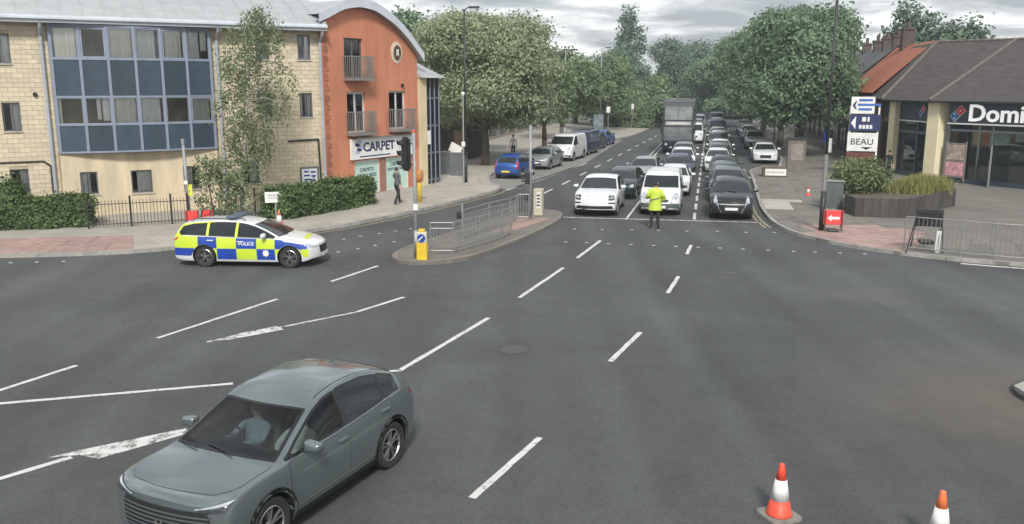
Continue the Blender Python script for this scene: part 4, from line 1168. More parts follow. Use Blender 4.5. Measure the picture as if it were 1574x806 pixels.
def tree_px(px, py, z=KH): 
    p = ground_at(px, py, z); return Vector((p.x, p.y, z))
GL = 'street trees along the left pavement'; GR = 'street trees along the right pavement'
tree('plane_tree', tree_px(746, 254), lobes_round(9.3, 2.7, 10.0, 20, 3), .26, 6, LEAF['plane'], 'large pale green tree nearest the carpet shop on the left pavement', 31, .21, 17, 21, .34, group=GL, fork=2.6)
tree('plane_tree', tree_px(836, 240), lobes_round(4.8, 2.7, 7.2, 9, 8), .2, 5.5, LEAF['mid'], 'tree standing behind the silver parked car on the left pavement', 32, .25, 15, 16, .34, group=GL, fork=2.5)  # darker leaf colour stands in for the shading between the crowns
tree('plane_tree', Vector((road_pt(88, -14.5).x, road_pt(88, -14.5).y, KH)), lobes_round(7.2, 2.6, 8.9, 12, 12), .24, 6, LEAF['mid'], 'tree above the parked blue and black cars on the left pavement', 33, .38, 12, 11, .36, group=GL, fork=2.6)  # darker leaf again, crown shading painted in by colour
tree('plane_tree', Vector((road_pt(70, -19.5).x, road_pt(70, -19.5).y, KH)), lobes_round(7.5, 2.4, 7.6, 10, 14), .24, 6, LEAF['mid'], 'tree over the dark hut, half hidden behind the large pale tree', 34, .38, 12, 11, .36, group=GL, fork=2.4)
tree('plane_tree', Vector((road_pt(108, -13.5).x, road_pt(108, -13.5).y, KH)), lobes_round(8, 1.8, 8.6, 9, 17), .22, 6, LEAF['mid'], 'small bright tree near the bus shelter on the left', 35, .40, 12, 11, .38, group=GL, fork=2.4)
# right-hand street trees
for i, (s_, t_, w, h1, h0, lb, lf) in enumerate([
        (71, 5.9, 7.8, 11.2, 2.3, 'large dark tree closest to the street lamp on the right pavement', 'dark'),
        (84, 5.6, 9.0, 12.2, 2.2, 'second dark tree on the right pavement, above parked cars', 'dark'),
        (101, 5.0, 8.5, 11.0, 2.6, 'third tree on the right pavement, half hidden by nearer crowns', 'mid'),
        (122, 4.5, 9.5, 12.0, 2.4, 'farthest tree of the right pavement row, beside the queue', 'dark')]):
    p = road_pt(s_, t_ + .6, KH)
    tree('street_tree', p, lobes_round(w, h0, h1, 16, 40 + i), .25, 6, LEAF[lf], lb, 60 + i, .28, 16, 17, .38, group=GR, fork=2.7)
# background trees
def bg(px, pyt, wpx, Y, label, seed, h0=.8, lf='far', n=9, name='background_tree', dens=7.5, size=.48, narrow=1.0):
    top = at_depth(px, pyt, Y); w = wpx * Y / FPX
    return tree(name, Vector((top.x, Y, 0)), lobes_round(w, h0, top.z, n, seed), .35, 8, LEAF[lf], label, seed, size, dens, 15, .55, group='trees in the background', fork=max(1.5, h0 + 1), shell=.4)
bg(640, 14, 78, 92, 'dark tree rising behind the curved shop roof', 71, lf='dark')
bg(700, 45, 120, 110, 'dark background tree behind the large pale street tree', 72)
bg(885, 108, 90, 128, 'background tree beyond the parked vans at the far left kerb', 73, lf='mid')
bg(955, 78, 80, 165, 'tall background tree beneath the pointed poplar', 74, lf='far')
bg(1000, 118, 70, 140, 'light green background tree left of the bus roof', 75, lf='mid')
bg(1048, 62, 100, 178, 'broad dark background tree above the bus', 76, lf='far')
bg(1085, 78, 70, 190, 'background tree at the end of the road', 77, lf='far')
bg(1115, 60, 110, 160, 'dark background tree behind the right street trees', 78, lf='dark')
bg(1432, 2, 112, 92, 'grey-green tree rising behind the pizza shop roof', 79, lf='far', dens=9.0)
bg(1495, 40, 44, 90, 'small tree top beside the tall tree behind the pizza roof', 80, lf='far', dens=9.0)
bg(1020, 150, 60, 118, 'low rounded tree behind the far hedge', 81, lf='mid')
bg(925, 150, 70, 122, 'low rounded tree behind the bus shelter', 82, lf='mid')
bg(1150, 150, 120, 150, 'low dark tree closing the view along the road', 84, lf='dark')
bg(1080, 160, 110, 205, 'lowest tree mass where the road disappears', 85, lf='dark')
# poplar
pt = at_depth(966, 16, 170)
tree('poplar_tree', Vector((pt.x, 170, 0)), [((0, 0, 14.5), (1.7, 1.7, 5.6)), ((.9, 0, 11), (1.9, 1.9, 5)), ((-.8, .3, 10), (2.2, 2, 5)), ((0, 0, 5), (2.6, 2.6, 4.5)), ((.3, 0, 17), (1.0, 1.0, 2.7)), ((2.4, 0, 13.2), (.8, .8, 3.2))], .4, 14, LEAF['far'], 'tall pointed poplar standing above the background trees', 90, .6, 5, 9, .42, fork=3)
# thin half-bare tree right of the lamp column
tb = at_depth(1246, 5, 96)
o = empty('sparse_tree', (tb.x, 96, 0)); r = random.Random(5); t = MB()
top = tb.z; t.path([(0, 0, 0), (.1, 0, 3), (0, 0, 7), (.05, 0, top)], [.16, .13, .08, .03], 8); tips = []
for k in range(22):
    z = top - 5.2 + 5.0 * k / 22; a = k * 2.2; ln = r.uniform(1.2, 2.6)
    e_ = Vector((math.cos(a) * ln, math.sin(a) * ln, z + r.uniform(-.2, .5))); m1 = Vector((e_.x * .5, e_.y * .5, z + .1))
    t.path([(0, 0, z - .1), m1, e_], [.035, .022, .008], 5); tips += [(e_, Vector((0, 0, 1)), .8), (m1.lerp(e_, .5), Vector((0, 0, 1)), .5)]
t.obj('trunk', M['bark'], o, smooth=True)
link('crown', leaves_mesh('crown', tips, 12, .3, .25, LEAF['dark'], 6), o)
tag(o, 'thin half-bare tree with sparse twigs behind the right street lamp', 'tree')

# silver birch in front of the flats
bb = tree_px(372, 331)
o = empty('birch_tree', bb); r = random.Random(9); t = MB()
tr_pts = [Vector((0, 0, -.05)), Vector((.10, .0, 1.6)), Vector((.30, .1, 3.4)), Vector((.58, .1, 5.6)), Vector((.78, .1, 7.6)), Vector((.85, .1, 8.55))]
t.path(tr_pts, [.10, .085, .07, .05, .025, .008], 8)
def on_trunk(z):
    for a, b_ in zip(tr_pts, tr_pts[1:]):
        if a.z <= z <= b_.z: return a.lerp(b_, (z - a.z) / (b_.z - a.z))
    return tr_pts[-1]
cl = []
for k in range(46):
    z = 2.2 + 6.2 * (k / 46) ** .95; q = on_trunk(z)
    w = 1.38 * math.sin(math.pi * min(1, max(.02, (8.75 - z) / 7.4)) ** .8) * r.uniform(.55, 1.1) + .2
    a = k * 2.4 + r.uniform(-.4, .4)
    e_ = q + Vector((math.cos(a) * w + .18, math.sin(a) * w, r.uniform(-.15, .45)))
    m1 = q.lerp(e_, .55) + Vector((0, 0, .22)); tip = e_ + Vector((0, 0, -.35 - .5 * r.random()))
    t.path([q, m1, e_, tip], [.026, .016, .009, .004], 5)
    for f_ in (.35, .65, .9): cl.append((q.lerp(e_, f_) + Vector((0, 0, .05)), Vector((0, 0, 0)), .7))
    cl.append((e_.lerp(tip, .5), Vector((0, 0, 0)), 1.0)); cl.append((tip, Vector((0, 0, 0)), .7))
t.obj('trunk', M['birchbark'], o, smooth=True)
link('crown', leaves_mesh('crown', cl, 56, .115, .15, LEAF['birch'], 10, up=.1, flat=1.2, droop=.14), o)
tag(o, 'slender silver birch with pale trunk in front of the flats', 'tree')

# shrubs and hedges
def bush(name, base, lobes, leaf, label, seed, size=.13, dens=26, per=9, spread=.13, cat='shrub', group=None):
    o_ = empty(name, base)
    st_ = MB(); rr_ = random.Random(seed)
    for (c, rad) in lobes:
        for k in range(3): st_.path([(c[0] * .4 + rr_.uniform(-.1, .1), c[1] * .4, 0), (c[0] * .8, c[1] * .8, c[2] * .6), (c[0] + rr_.uniform(-.5, .5) * rad[0], c[1], c[2] + rad[2] * .5)], [.03, .022, .01], 5)
    st_.obj('stems', M['bark'], o_)
    link('foliage', leaves_mesh('foliage', crown_clumps(lobes, dens, seed, .62), per, size, spread, leaf, seed), o_)
    tag(o_, label, cat, group)
    return o_
bush('leafy_shrub', tree_px(338, 338), [((0, 0, 1.2), (.95, .8, 1.25)), ((.5, 0, 2.0), (.6, .6, .75)), ((-.45, .1, 2.0), (.6, .6, .6)), ((.9, 0, .8), (.7, .6, .8))], LEAF['birch'], 'tall leafy shrub between the fence and the birch', 101, .13, 44, 10, .16)
pc = PLl
bush('planter_shrub', (cx_.x - 1.75, cx_.y + .1, KH + .62), [((0, 0, .75), (1.35, .95, .85)), ((-.5, 0, 1.0), (.85, .8, .65)), ((.6, 0, .95), (.85, .8, .65)), ((0, -.4, .6), (1.0, .6, .6))], LEAF['shrub'], 'round green shrub in the timber planter', 102, .14, 70, 11)
# tall grasses in the planter
gr = random.Random(3); vs = []; fs = []
for k in range(2600):
    a = gr.gauss(1.3, .75); b_ = gr.gauss(.05, .32) + .12 * a
    if not (-.4 < a < 2.7 and -.9 < b_ < .9): continue
    h = gr.uniform(.45, .95) * (1.05 - .22 * abs(a - 1.6)); dx = gr.gauss(0, .22); dy = gr.gauss(0, .22); w = .016; i = len(vs)
    vs += [(a - w, b_, 0), (a + w, b_, 0), (a + dx * .5 + w * .7, b_ + dy * .5, h * .7), (a + dx * .5 - w * .7, b_ + dy * .5, h * .7), (a + dx, b_ + dy, h)]
    fs += [(i, i + 1, i + 2, i + 3), (i + 3, i + 2, i + 4)]
me = bpy.data.meshes.new('tall_grass'); me.from_pydata(vs, [], fs); me.materials.append(LEAF['grasses'])
tag(link('tall_grass', me, None, (cx_.x - .1, cx_.y - .1, KH + .62)), 'yellow-green ornamental grasses growing in the timber planter', 'grass', kind='stuff')

def hedge(name, a, b_, depth, h, leaf, label, seed, size=.11, n=3200, rough=.12, cat='hedge', spread=.09, tops=None):
    a = Vector(a); b_ = Vector(b_); d = b_ - a; L_ = d.length
    o_ = empty(name, (a.x, a.y, KH), math.atan2(d.y, d.x)); r_ = random.Random(seed)
    cr_ = MB(); cr_.box(.12, L_ - .12, -depth / 2 + .12, depth / 2 - .12, 0, h - .16); cr_.obj('dark_core', core_m, o_)  # near-black box, the hedge's inner shade painted in
    cl_ = []; area = L_ * h + L_ * depth + 2 * depth * h
    for k in range(n):
        f_ = r_.random() * area
        if f_ < L_ * h: p = Vector((r_.uniform(0, L_), -depth / 2, r_.uniform(.02, h))); nn = Vector((0, -1, 0))
        elif f_ < L_ * h + L_ * depth: p = Vector((r_.uniform(0, L_), r_.uniform(-depth / 2, depth / 2), h)); nn = Vector((0, 0, 1))
        else:
            e_ = r_.choice((0, 1)); p = Vector((L_ * e_, r_.uniform(-depth / 2, depth / 2), r_.uniform(.02, h))); nn = Vector((2 * e_ - 1, 0, 0))
        bulge = rough * 2.2 * noise.noise(p * .9 + Vector((seed, 0, 0))) + rough * noise.noise(p * 2.6)
        p += nn * bulge
        if nn.z < .5: p.z *= 1 + .1 * noise.noise(Vector((p.x * .8, seed, 0)))
        cl_.append((p, nn, 1))
    for k in range(int(L_ * 9)):      # stray shoots along the top
        q = Vector((r_.uniform(0, L_), r_.uniform(-depth / 2, depth / 2), h)); ln = r_.uniform(.05, .32) * rough / .12
        cl_ += [(q + Vector((r_.gauss(0, .04), r_.gauss(0, .04), ln * f_)), Vector((0, 0, .3)), .6) for f_ in (.3, .65, 1)]
    link('foliage', leaves_mesh('foliage', cl_, 7, size, spread, leaf, seed), o_)
    tag(o_, label, cat)
    return o_
hedge('hedge', ground_at(-110, 361), ground_at(138, 349), 1.5, 1.0, LEAF['hedge'], 'dense green hedge at the left edge beside the black railings', 111, .13, 3600)
hedge('hedge', ground_at(-110, 349), ground_at(34, 344), 1.2, 1.5, LEAF['hedge'], 'taller dark hedge behind the left hedge below the flats', 112, .14, 2600, .22)
hedge('hedge', ground_at(424, 341), ground_at(556, 317), 1.3, 1.12, LEAF['hedge'], 'clipped hedge between the birch and the carpet shop', 113, .13, 3600)
hedge('hedge', road_pt(118, -13), road_pt(116, -7.8), 2.0, 2.4, LEAF['mid'], 'light green clipped hedge at the far left of the road', 114, .3, 1600, .25, spread=.15)
hedge('hedge', road_pt(126, -8.5), road_pt(128, -5.6), 2.5, 2.6, LEAF['dark'], 'dark hedge beyond the bus on the left', 115, .3, 1200, .25, spread=.15)
# ================================================================ vehicles
def itp(tab, x):
    tab = sorted(tab)
    if x <= tab[0][0]: return tab[0][1]
    for (a, va), (b_, vb) in zip(tab, tab[1:]):
        if x <= b_: return va + (vb - va) * (x - a) / (b_ - a)
    return tab[-1][1]
def paint(name, c, metal=0.25, rough=0.32):
    return mat('paint_' + name, c, rough, metal=metal, var=0.05, scale=1.5, coat=0.7)
P0 = paint('base', (0.3, 0.3, 0.3))
ZROOF = 'zroof'
class Car:
    pass
def car_surface(S):
    zmax = max(z for x, z in S['top'])
    def zt(x): return itp(S['top'], x)
    def zbelt(x): return min(itp(S['belt'], x), zt(x) - .045)
    def hw(x): return itp(S['plan'], x) * S['hw']
    def gfrac(x):
        zb_ = zbelt(x); return max(0., min(1., (zt(x) - zb_ - .10) / (zmax - zb_ - .10)))
    def ycant(x):
        g = gfrac(x); return hw(x) * .90 * (1 - g) + S['wr'] * g
    def crown(x): return .055 + .03 * (1 - gfrac(x))
    def zcant(x): return max(zbelt(x) + .015, zt(x) - crown(x))
    return zt, zbelt, hw, gfrac, ycant, crown, zcant
def build_body(S, name):
    zt, zbelt, hw, gfrac, ycant, crown, zcant = car_surface(S)
    xf = S['L'] / 2; keys = {x for x, z in S['top']} | {xf, -xf, xf - .05, xf - .16, -xf + .05, -xf + .16}
    ks = sorted(keys); xs = []
    for a, b_ in zip(ks, ks[1:]):
        n_ = max(1, math.ceil((b_ - a) / .28)); xs += [a + (b_ - a) * i / n_ for i in range(n_)]
    xs.append(ks[-1]); xs = [x for i, x in enumerate(xs) if i == 0 or x - xs[i - 1] > .025]
    zb = S.get('zb', .2); rings = []
    for x in xs:
        e_ = max(0, abs(x) - (xf - .55)) / .55; w = hw(x)
        zlo = zb + .10 * e_ * e_; B = zbelt(x); T = zt(x); yc = ycant(x); zc = zcant(x); cr_ = crown(x); h = B - zlo
        P = [(0, zlo), (.70 * w, zlo), (.93 * w, zlo + .015), (.975 * w, zlo + .10), (1.0 * w, zlo + h * .48), (.995 * w, B - h * .16), (.955 * w, B),
             ((.955 * w + yc) / 2 + .018 * gfrac(x), (B + zc) / 2), (yc, zc), (yc * .80, T - cr_ * .42), (yc * .42, T - cr_ * .10), (0, T)]
        if abs(abs(x) - xf) < 1e-6:   # end ring pulled in so the subdivision rounds the nose
            P = [(y * .94, zlo + (z - zlo) * .97 + .012) for y, z in P]
        ring = []
        for (y, z) in P:
            kf = max(0, min(1, (x - (xf - S.get('fl', 1.0))) / S.get('fl', 1.0))); kr = max(0, min(1, (-x - (xf - .7)) / .7))
            sh = -kf * kf * (S.get('fc', .30) * (abs(y) / S['hw']) ** 2.4 + S.get('rake', .10) * max(0, (z - .5) / .4) ** 2 + .05 * max(0, (.45 - z) / .25) ** 2)
            sh += kr * kr * (S.get('rc', .16) * (abs(y) / S['hw']) ** 2.4)
            ring.append(Vector((x + sh, y, z)))
        rings.append(ring)
    verts = []; faces = []; n_ = 12; RS = 22
    for ring in rings:
        verts += ring + [Vector((p.x, -p.y, p.z)) for p in ring[10:0:-1]]
    for k in range(len(rings) - 1):
        for i in range(RS):
            j = (i + 1) % RS; faces.append((k*RS+i, (k+1)*RS+i, (k+1)*RS+j, k*RS+j))
    for k, flip in ((0, True), (len(rings) - 1, False)):
        o = k * RS; mir = lambda i: o + (RS - i if 0 < i < 11 else i); x0 = xs[k]; rows_ = []
        P = rings[k]
        for i in range(1, 11):           # inner columns keep the nose and tail bowed in plan
            y, z = P[i].y, P[i].z; row = [o + i]
            for fr_ in (.62, .22, -.22, -.62):
                yy = y * fr_; zz = z + (P[11].z - z) * (1 - fr_ * fr_) * (.0 if i < 8 else .0)
                if x0 > 0: sh = -(S.get('fc', .30) * (abs(yy) / S['hw']) ** 2.4 + S.get('rake', .10) * max(0, (zz - .5) / .4) ** 2 + .05 * max(0, (.45 - zz) / .25) ** 2)
                else: sh = S.get('rc', .16) * (abs(yy) / S['hw']) ** 2.4
                row.append(len(verts)); verts.append(Vector((x0 + sh, yy, zz)))
            row.append(mir(i)); rows_.append(row)
        fl_ = [[o] + rows_[0][::-1]] if False else [[o] + rows_[0]]
        for ra_, rb_ in zip(rows_, rows_[1:]):
            for c in range(5): fl_.append([ra_[c], rb_[c], rb_[c + 1], ra_[c + 1]])
        fl_.append([o + 11] + rows_[-1][::-1])
        faces += [tuple(f_) for f_ in fl_]
    me = bpy.data.meshes.new(name); me.from_pydata([tuple(v) for v in verts], [], faces)
    bm = bmesh.new(); bm.from_mesh(me); bmesh.ops.recalc_face_normals(bm, faces=bm.faces)
    lay = bm.edges.layers.float.new('crease_edge'); bm.verts.ensure_lookup_table()
    for e_ in bm.edges:
        a, b_ = e_.verts[0].index, e_.verts[1].index
        if a // RS != b_ // RS and a % RS == b_ % RS:
            q = a % RS; q = q if q <= 11 else 22 - q
            if q == 6: e_[lay] = S.get('cr6', .5)
            if q == 8: e_[lay] = S.get('cr8', .3)
            if q == 2: e_[lay] = .7
    bm.to_mesh(me); bm.free()
    me.materials.append(P0); me.materials.append(M['black'])
    tmp = bpy.data.objects.new('tmp_body', me); col.objects.link(tmp)
    sb = tmp.modifiers.new('s', 'SUBSURF'); sb.levels = S.get('sub', 2); sb.render_levels = sb.levels
    cuts = []
    for ax in S['axles']:
        for sg in (1, -1):
            c = MB(); c.lathe([(0, -.34), (S['Rw'], -.34), (S['Rw'], .3), (0, .3)], 28, (ax, sg * S['hw'], S['R']), 'Y')
            cm = c.mesh('cut', [P0, M['black']], fix=True); cm.polygons.foreach_set('material_index', [1] * len(cm.polygons))
            co = bpy.data.objects.new('tmp_cut', cm); col.objects.link(co); cuts.append(co)
            bo = tmp.modifiers.new('b', 'BOOLEAN'); bo.operation = 'DIFFERENCE'; bo.solver = 'EXACT'; bo.object = co; bo.material_mode = 'INDEX'
    out = evaluated(tmp); out.name = name
    for c in cuts + [tmp]: bpy.data.objects.remove(c)
    out.polygons.foreach_set('use_smooth', [True] * len(out.polygons)); out.set_sharp_from_angle(angle=R(38))
    while len(out.materials) > 2: out.materials.pop()
    return out
def rounded(poly, r, n_=3):
    out = []; k = len(poly)
    for i in range(k):
        p = Vector(poly[i]).to_2d(); a = Vector(poly[i - 1]).to_2d(); b_ = Vector(poly[(i + 1) % k]).to_2d()
        da = (a - p); db = (b_ - p); q = min(r, da.length * .45, db.length * .45)
        s0 = p + da.normalized() * q; s1 = p + db.normalized() * q
        for t in range(n_ + 1):
            t = t / n_; out.append((s0 * (1 - t) ** 2 + p * 2 * t * (1 - t) + s1 * t * t)[:])
    return out
def grow(poly, d):
    k = len(poly); ar = sum(poly[i][0]*poly[(i+1)%k][1] - poly[(i+1)%k][0]*poly[i][1] for i in range(k)); sg = 1 if ar > 0 else -1
    out = []
    for i in range(k):
        a = Vector(poly[i - 1]); p = Vector(poly[i]); b_ = Vector(poly[(i + 1) % k])
        d0 = (p - a).normalized(); d1 = (b_ - p).normalized(); n0 = Vector((d0.y, -d0.x)); n1 = Vector((d1.y, -d1.x)); m_ = n0 + n1
        if m_.length < 1e-4: m_ = n0
        m_.normalize(); out.append(tuple(p + m_ * sg * d / max(.5, m_.dot(n0))))
    return out
def patch(bvh, poly, mode, off_, step, name, m_, parent, sg=1, yaw=.0, xref=2.2, thick=0.0):
    """a panel cut to an outline and laid on the body by casting it onto the surface"""
    bm = bmesh.new(); vs = [bm.verts.new((p[0], p[1], 0)) for p in poly]
    f = bm.faces.new(vs); bmesh.ops.triangulate(bm, faces=[f])
    us = [p[0] for p in poly]; ws = [p[1] for p in poly]
    for ax, lo, hi in ((0, min(us), max(us)), (1, min(ws), max(ws))):
        n_ = int((hi - lo) / step)
        for i in range(1, n_ + 1):
            co = [0, 0, 0]; no = [0, 0, 0]; co[ax] = lo + (hi - lo) * i / (n_ + 1); no[ax] = 1
            bmesh.ops.bisect_plane(bm, geom=bm.verts[:] + bm.edges[:] + bm.faces[:], plane_co=co, plane_no=no)
    bmesh.ops.remove_doubles(bm, verts=bm.verts, dist=.0015)
    acc = Vector()
    for v in bm.verts:
        u, w = v.co.x, v.co.y
        if mode == 'side': o_ = Vector((u, 4 * sg, w)); d = Vector((0, -sg, 0))
        elif mode == 'top': o_ = Vector((u, w, 5)); d = Vector((0, 0, -1))
        elif mode == 'front': d = Vector((-math.cos(yaw), -sg * math.sin(yaw), 0)); o_ = Vector((xref - .25 * (yaw > 0), sg * u, w)) - d * 3
        else: d = Vector((math.cos(yaw), -sg * math.sin(yaw), 0)); o_ = Vector((-xref + .25 * (yaw > 0), sg * u, w)) - d * 3
        h = bvh.ray_cast(o_, d)
        if h[0] is None:
            h = bvh.find_nearest(o_ + d * 3 if mode in ('front', 'rear') else (Vector((u, sg * .85, w)) if mode == 'side' else Vector((u, w, 1.2))))
        nn = h[1]
        if nn.dot(d) > 0: nn = -nn
        v.co = h[0] + nn * off_; acc += nn
    acc.normalize()
    bm.normal_update()
    s_ = sum((f_.normal * f_.calc_area() for f_ in bm.faces), Vector())
    if s_.dot(acc) < 0: bmesh.ops.reverse_faces(bm, faces=bm.faces)
    if thick:
        ret = bmesh.ops.extrude_face_region(bm, geom=bm.faces[:])
    me = bpy.data.meshes.new(name); bm.to_mesh(me); bm.free(); me.materials.append(m_)
    me.polygons.foreach_set('use_smooth', [True] * len(me.polygons))
    return link(name, me, parent)
WH = {}
def wheel_meshes(Rr, width, style):
    k = (Rr, width, style)
    if k in WH: return WH[k]
    ri = Rr * (.70 if style != 'small' else .62); n_ = 28; w = width / 2
    t = MB(); t.lathe([(ri, -w * .9), (Rr * .93, -w), (Rr, -w * .7), (Rr, w * .7), (Rr * .93, w), (ri * 1.02, w * .9), (ri * .97, w * .5), (ri * .97, -w * .5), (ri, -w * .9)], n_, (0, 0, 0), 'Y', 0, False)
    tm_ = t.mesh('wheel', M['rubber'], smooth=True, fix=True); tm_.set_sharp_from_angle(angle=R(40))
    r_ = MB(); r_.lathe([(0, -w * .2), (ri * .96, -w * .2), (ri * .98, w * .75), (ri * .92, w * .8), (ri * .9, w * .1), (0, w * .05)], n_, (0, 0, 0), 'Y', 1)
    r_.lathe([(0, w * .76), (ri * .17, w * .75), (ri * .2, w * .3)], 14, (0, 0, 0), 'Y', 0, False)
    ns = 5
    for q in range(ns):
        for dv_ in ((-.16, .16) if style in ('fancy', 'police') else (0,)):
            a = 2 * math.pi * q / ns + .3; aw = (.10 if style in ('fancy',) else .13 if style == 'police' else .27)
            a0 = a + dv_ * .5; a1 = a + dv_ * 1.25
            pts = []
            for (rad, ang, hw_) in ((ri * .16, a0, aw * 1.2), (ri * .93, a1, aw * .8)):
                for s_ in (-1, 1):
                    th = ang + s_ * hw_ * (ri * .35 / max(rad, ri * .3)); pts.append((rad * math.cos(th), rad * math.sin(th)))
            i = len(r_.v); y1 = w * .74; y0 = w * .4
            q4 = [pts[0], pts[1], pts[3], pts[2]]
            r_.add([(x, y1, z) for x, z in q4] + [(x, y0, z) for x, z in q4], [(0, 1, 2, 3), (0, 4, 5, 1), (1, 5, 6, 2), (2, 6, 7, 3), (3, 7, 4, 0)], 0)
    r_.lathe([(ri * .98, w * .78), (ri * .93, w * .84), (ri * .9, w * .7)], n_, (0, 0, 0), 'Y', 0, False)
    rm = r_.mesh('rim', [M['alloy'], M['alloy_dark'] if style in ('fancy', 'dark') else M['black']], fix=True)
    WH[k] = (tm_, rm); return WH[k]
def ellipsoid(name, c, rad, m_, parent, n=12, cut=None):
    prof = [(math.sin(math.pi * i / 8), -math.cos(math.pi * i / 8)) for i in range(9)]
    mb_ = MB(); mb_.lathe(prof, n, (0, 0, 0))
    mb_.v = [(c[0] + v[0] * rad[0], c[1] + v[1] * rad[1], c[2] + v[2] * rad[2]) for v in mb_.v]
    return mb_.obj(name, m_, parent, smooth=True, fix=True)
def arc_pts(cx, cz, r, a0, a1, n_): return [(cx + r * math.cos(a0 + (a1 - a0) * i / n_), cz + r * math.sin(a0 + (a1 - a0) * i / n_)) for i in range(n_ + 1)]
def build_car(S, name, hero=False, step=.12):
    zt, zbelt, hw, gfrac, ycant, crown, zcant = car_surface(S)
    root = empty(name)
    me = build_body(S, 'body'); xf = S['L'] / 2
    bm = bmesh.new(); bm.from_mesh(me); bvh = BVHTree.FromBMesh(bm); bm.free()
    body = link('body', me, root)
    Rr = S['R']; ax = S['axles']
    # ---- glass
    ga, gb = S['glass']                       # side glass from x=ga (front) back to x=gb
    def side_poly(xa, xb, lift=.02, drop=.035, n_=10):
        lo = [(xa + (xb - xa) * i / n_, 0) for i in range(n_ + 1)]
        lo = [(x, zbelt(x) + lift) for x, _ in lo]; hi = [(x, max(zcant(x) - drop, zbelt(x) + lift + .004)) for x, _ in lo]
        P = lo + hi[::-1]; out = []
        for p in P:
            if not out or (Vector(p) - Vector(out[-1])).length > .012: out.append(p)
        return out
    trim = rounded(side_poly(ga, gb, .005, .02), .03)
    glassm = M['carglass'] if hero else M['autoglass']
    holes_side = []; pil = S['pillars']; ends = [ga - .02] + pil + [gb + .03]
    win_polys = []
    for i in range(len(ends) - 1):
        if i in S.get('blank', ()): continue
        a = ends[i] - (.035 if i else 0); b_ = ends[i + 1] + (.035 if i < len(ends) - 2 else 0)
        if a - b_ > .08: win_polys.append(rounded(side_poly(a, b_, .03, .045), .02 if hero else .05))
    for sg in (1, -1):
        if not S.get('van'):
            if not hero: patch(bvh, trim, 'side', .003, step, 'window_trim', M['black'], root, sg)
            for iw, w in enumerate(win_polys): patch(bvh, w, 'side', .007, step, 'side_window', glassm if iw == 0 else M['autoglass'], root, sg)
        else:
            w0 = rounded(side_poly(ga, pil[0], .03, .08), .05); patch(bvh, w0, 'side', .006, step, 'side_window', glassm, root, sg); win_polys = [w0]
    wb_, wt_ = S['screen']
    def screen_poly(xb, xt, m0, m1, bow):
        n_ = 8; P = []
        for i in range(n_ + 1):
            y = -1 + 2 * i / n_; P.append((xb + bow * (1 - y * y), y * (ycant(xb) - m0)))
        for i in range(n_ + 1):
            x = xb + (xt - xb) * i / n_
            if 0 < i < n_: P.append((x, ycant(x) - m0 + (m0 - m1) * i / n_))
        for i in range(n_ + 1):
            y = 1 - 2 * i / n_; P.append((xt + bow * .8 * (1 - y * y), y * (ycant(xt) - m1)))
        for i in range(n_ - 1, 0, -1):
            x = xb + (xt - xb) * i / n_; P.append((x, -(ycant(x) - m0 + (m0 - m1) * i / n_)))
        return P
    scr = screen_poly(wb_, wt_, .05, .05, .10)
    patch(bvh, scr, 'top', .006, step, 'windscreen', glassm, root)
    if S.get('rearglass'):
        ra_, rb_ = S['rearglass']; P = screen_poly(rb_, ra_, .10, .07, -.05)
        patch(bvh, P, 'top', .006, step, 'rear_window', M['autoglass'], root)
    if S.get('reardoor_glass'):
        y_, z0, z1 = S['reardoor_glass']
        patch(bvh, rounded([(-y_, z0), (y_, z0), (y_ * .93, z1), (-y_ * .93, z1)], .05), 'rear', .006, step, 'rear_window', M['autoglass'], root, xref=xf)
    # ---- lamps, grille, plates
    for sg in (1, -1):
        hl = S['head']
        hb = patch(bvh, rounded(hl, .03, 2), 'front', .006, step * .6, 'headlight', M['lamp_dark'] if S.get('darklamp') else M['lamp'], root, sg, S.get('hyaw', .45), xf)
        if S.get('drl'): patch(bvh, S['drl'], 'front', .010, .05, 'lamp_strip', M['lamp'], hb, sg, S.get('hyaw', .45), xf)
        if S.get('tail'): patch(bvh, rounded(S['tail'], .03, 2), 'rear', .006, step * .6, 'tail_light', M['taillamp'], root, sg, S.get('tyaw', .35), xf)
        if S.get('fog'): patch(bvh, rounded(S['fog'], .03, 2), 'front', .006, step * .6, 'lower_vent', M['black'], root, sg, .3, xf)
    if S.get('grille'):
        gr_ = patch(bvh, rounded(S['grille'], .04, 2), 'front', .005, step * .6, 'grille', M['black'], root, 1, 0, xf)
    for gp_ in S.get('grille_bars', ()):
        patch(bvh, gp_[0], 'front', .012, step * .6, 'grille_bar', gp_[1], gr_, 1, 0, xf)
    if S.get('bumper'): patch(bvh, rounded(S['bumper'], .04, 2), 'front', .004, step * .6, 'lower_bumper', S.get('bumper_m', M['black']), root, 1, 0, xf)
    if S.get('rbumper'): patch(bvh, rounded(S['rbumper'], .04, 2), 'rear', .004, step * .6, 'rear_bumper', M['black'], root, 1, 0, xf)
    pz_ = S.get('plate', .42); h = bvh.ray_cast(Vector((4, 0, pz_)), Vector((-1, 0, 0)))
    if h[0]: MB().box(h[0].x + .008, h[0].x + .024, -.26, .26, pz_ - .055, pz_ + .055).obj('number_plate', M['plate_w'], root)
    pz_ = S.get('rplate', .55); h = bvh.ray_cast(Vector((-4, 0, pz_)), Vector((1, 0, 0)))
    if h[0]: MB().box(h[0].x - .024, h[0].x - .008, -.26, .26, pz_ - .055, pz_ + .055).obj('number_plate', M['plate_y'], root)
    # ---- doors, bonnet seams, handles
    sill = S.get('zb', .2) + .16; Ra = S['Rw'] + .045
    dp = S['doors']                      # x of door edges, front to back
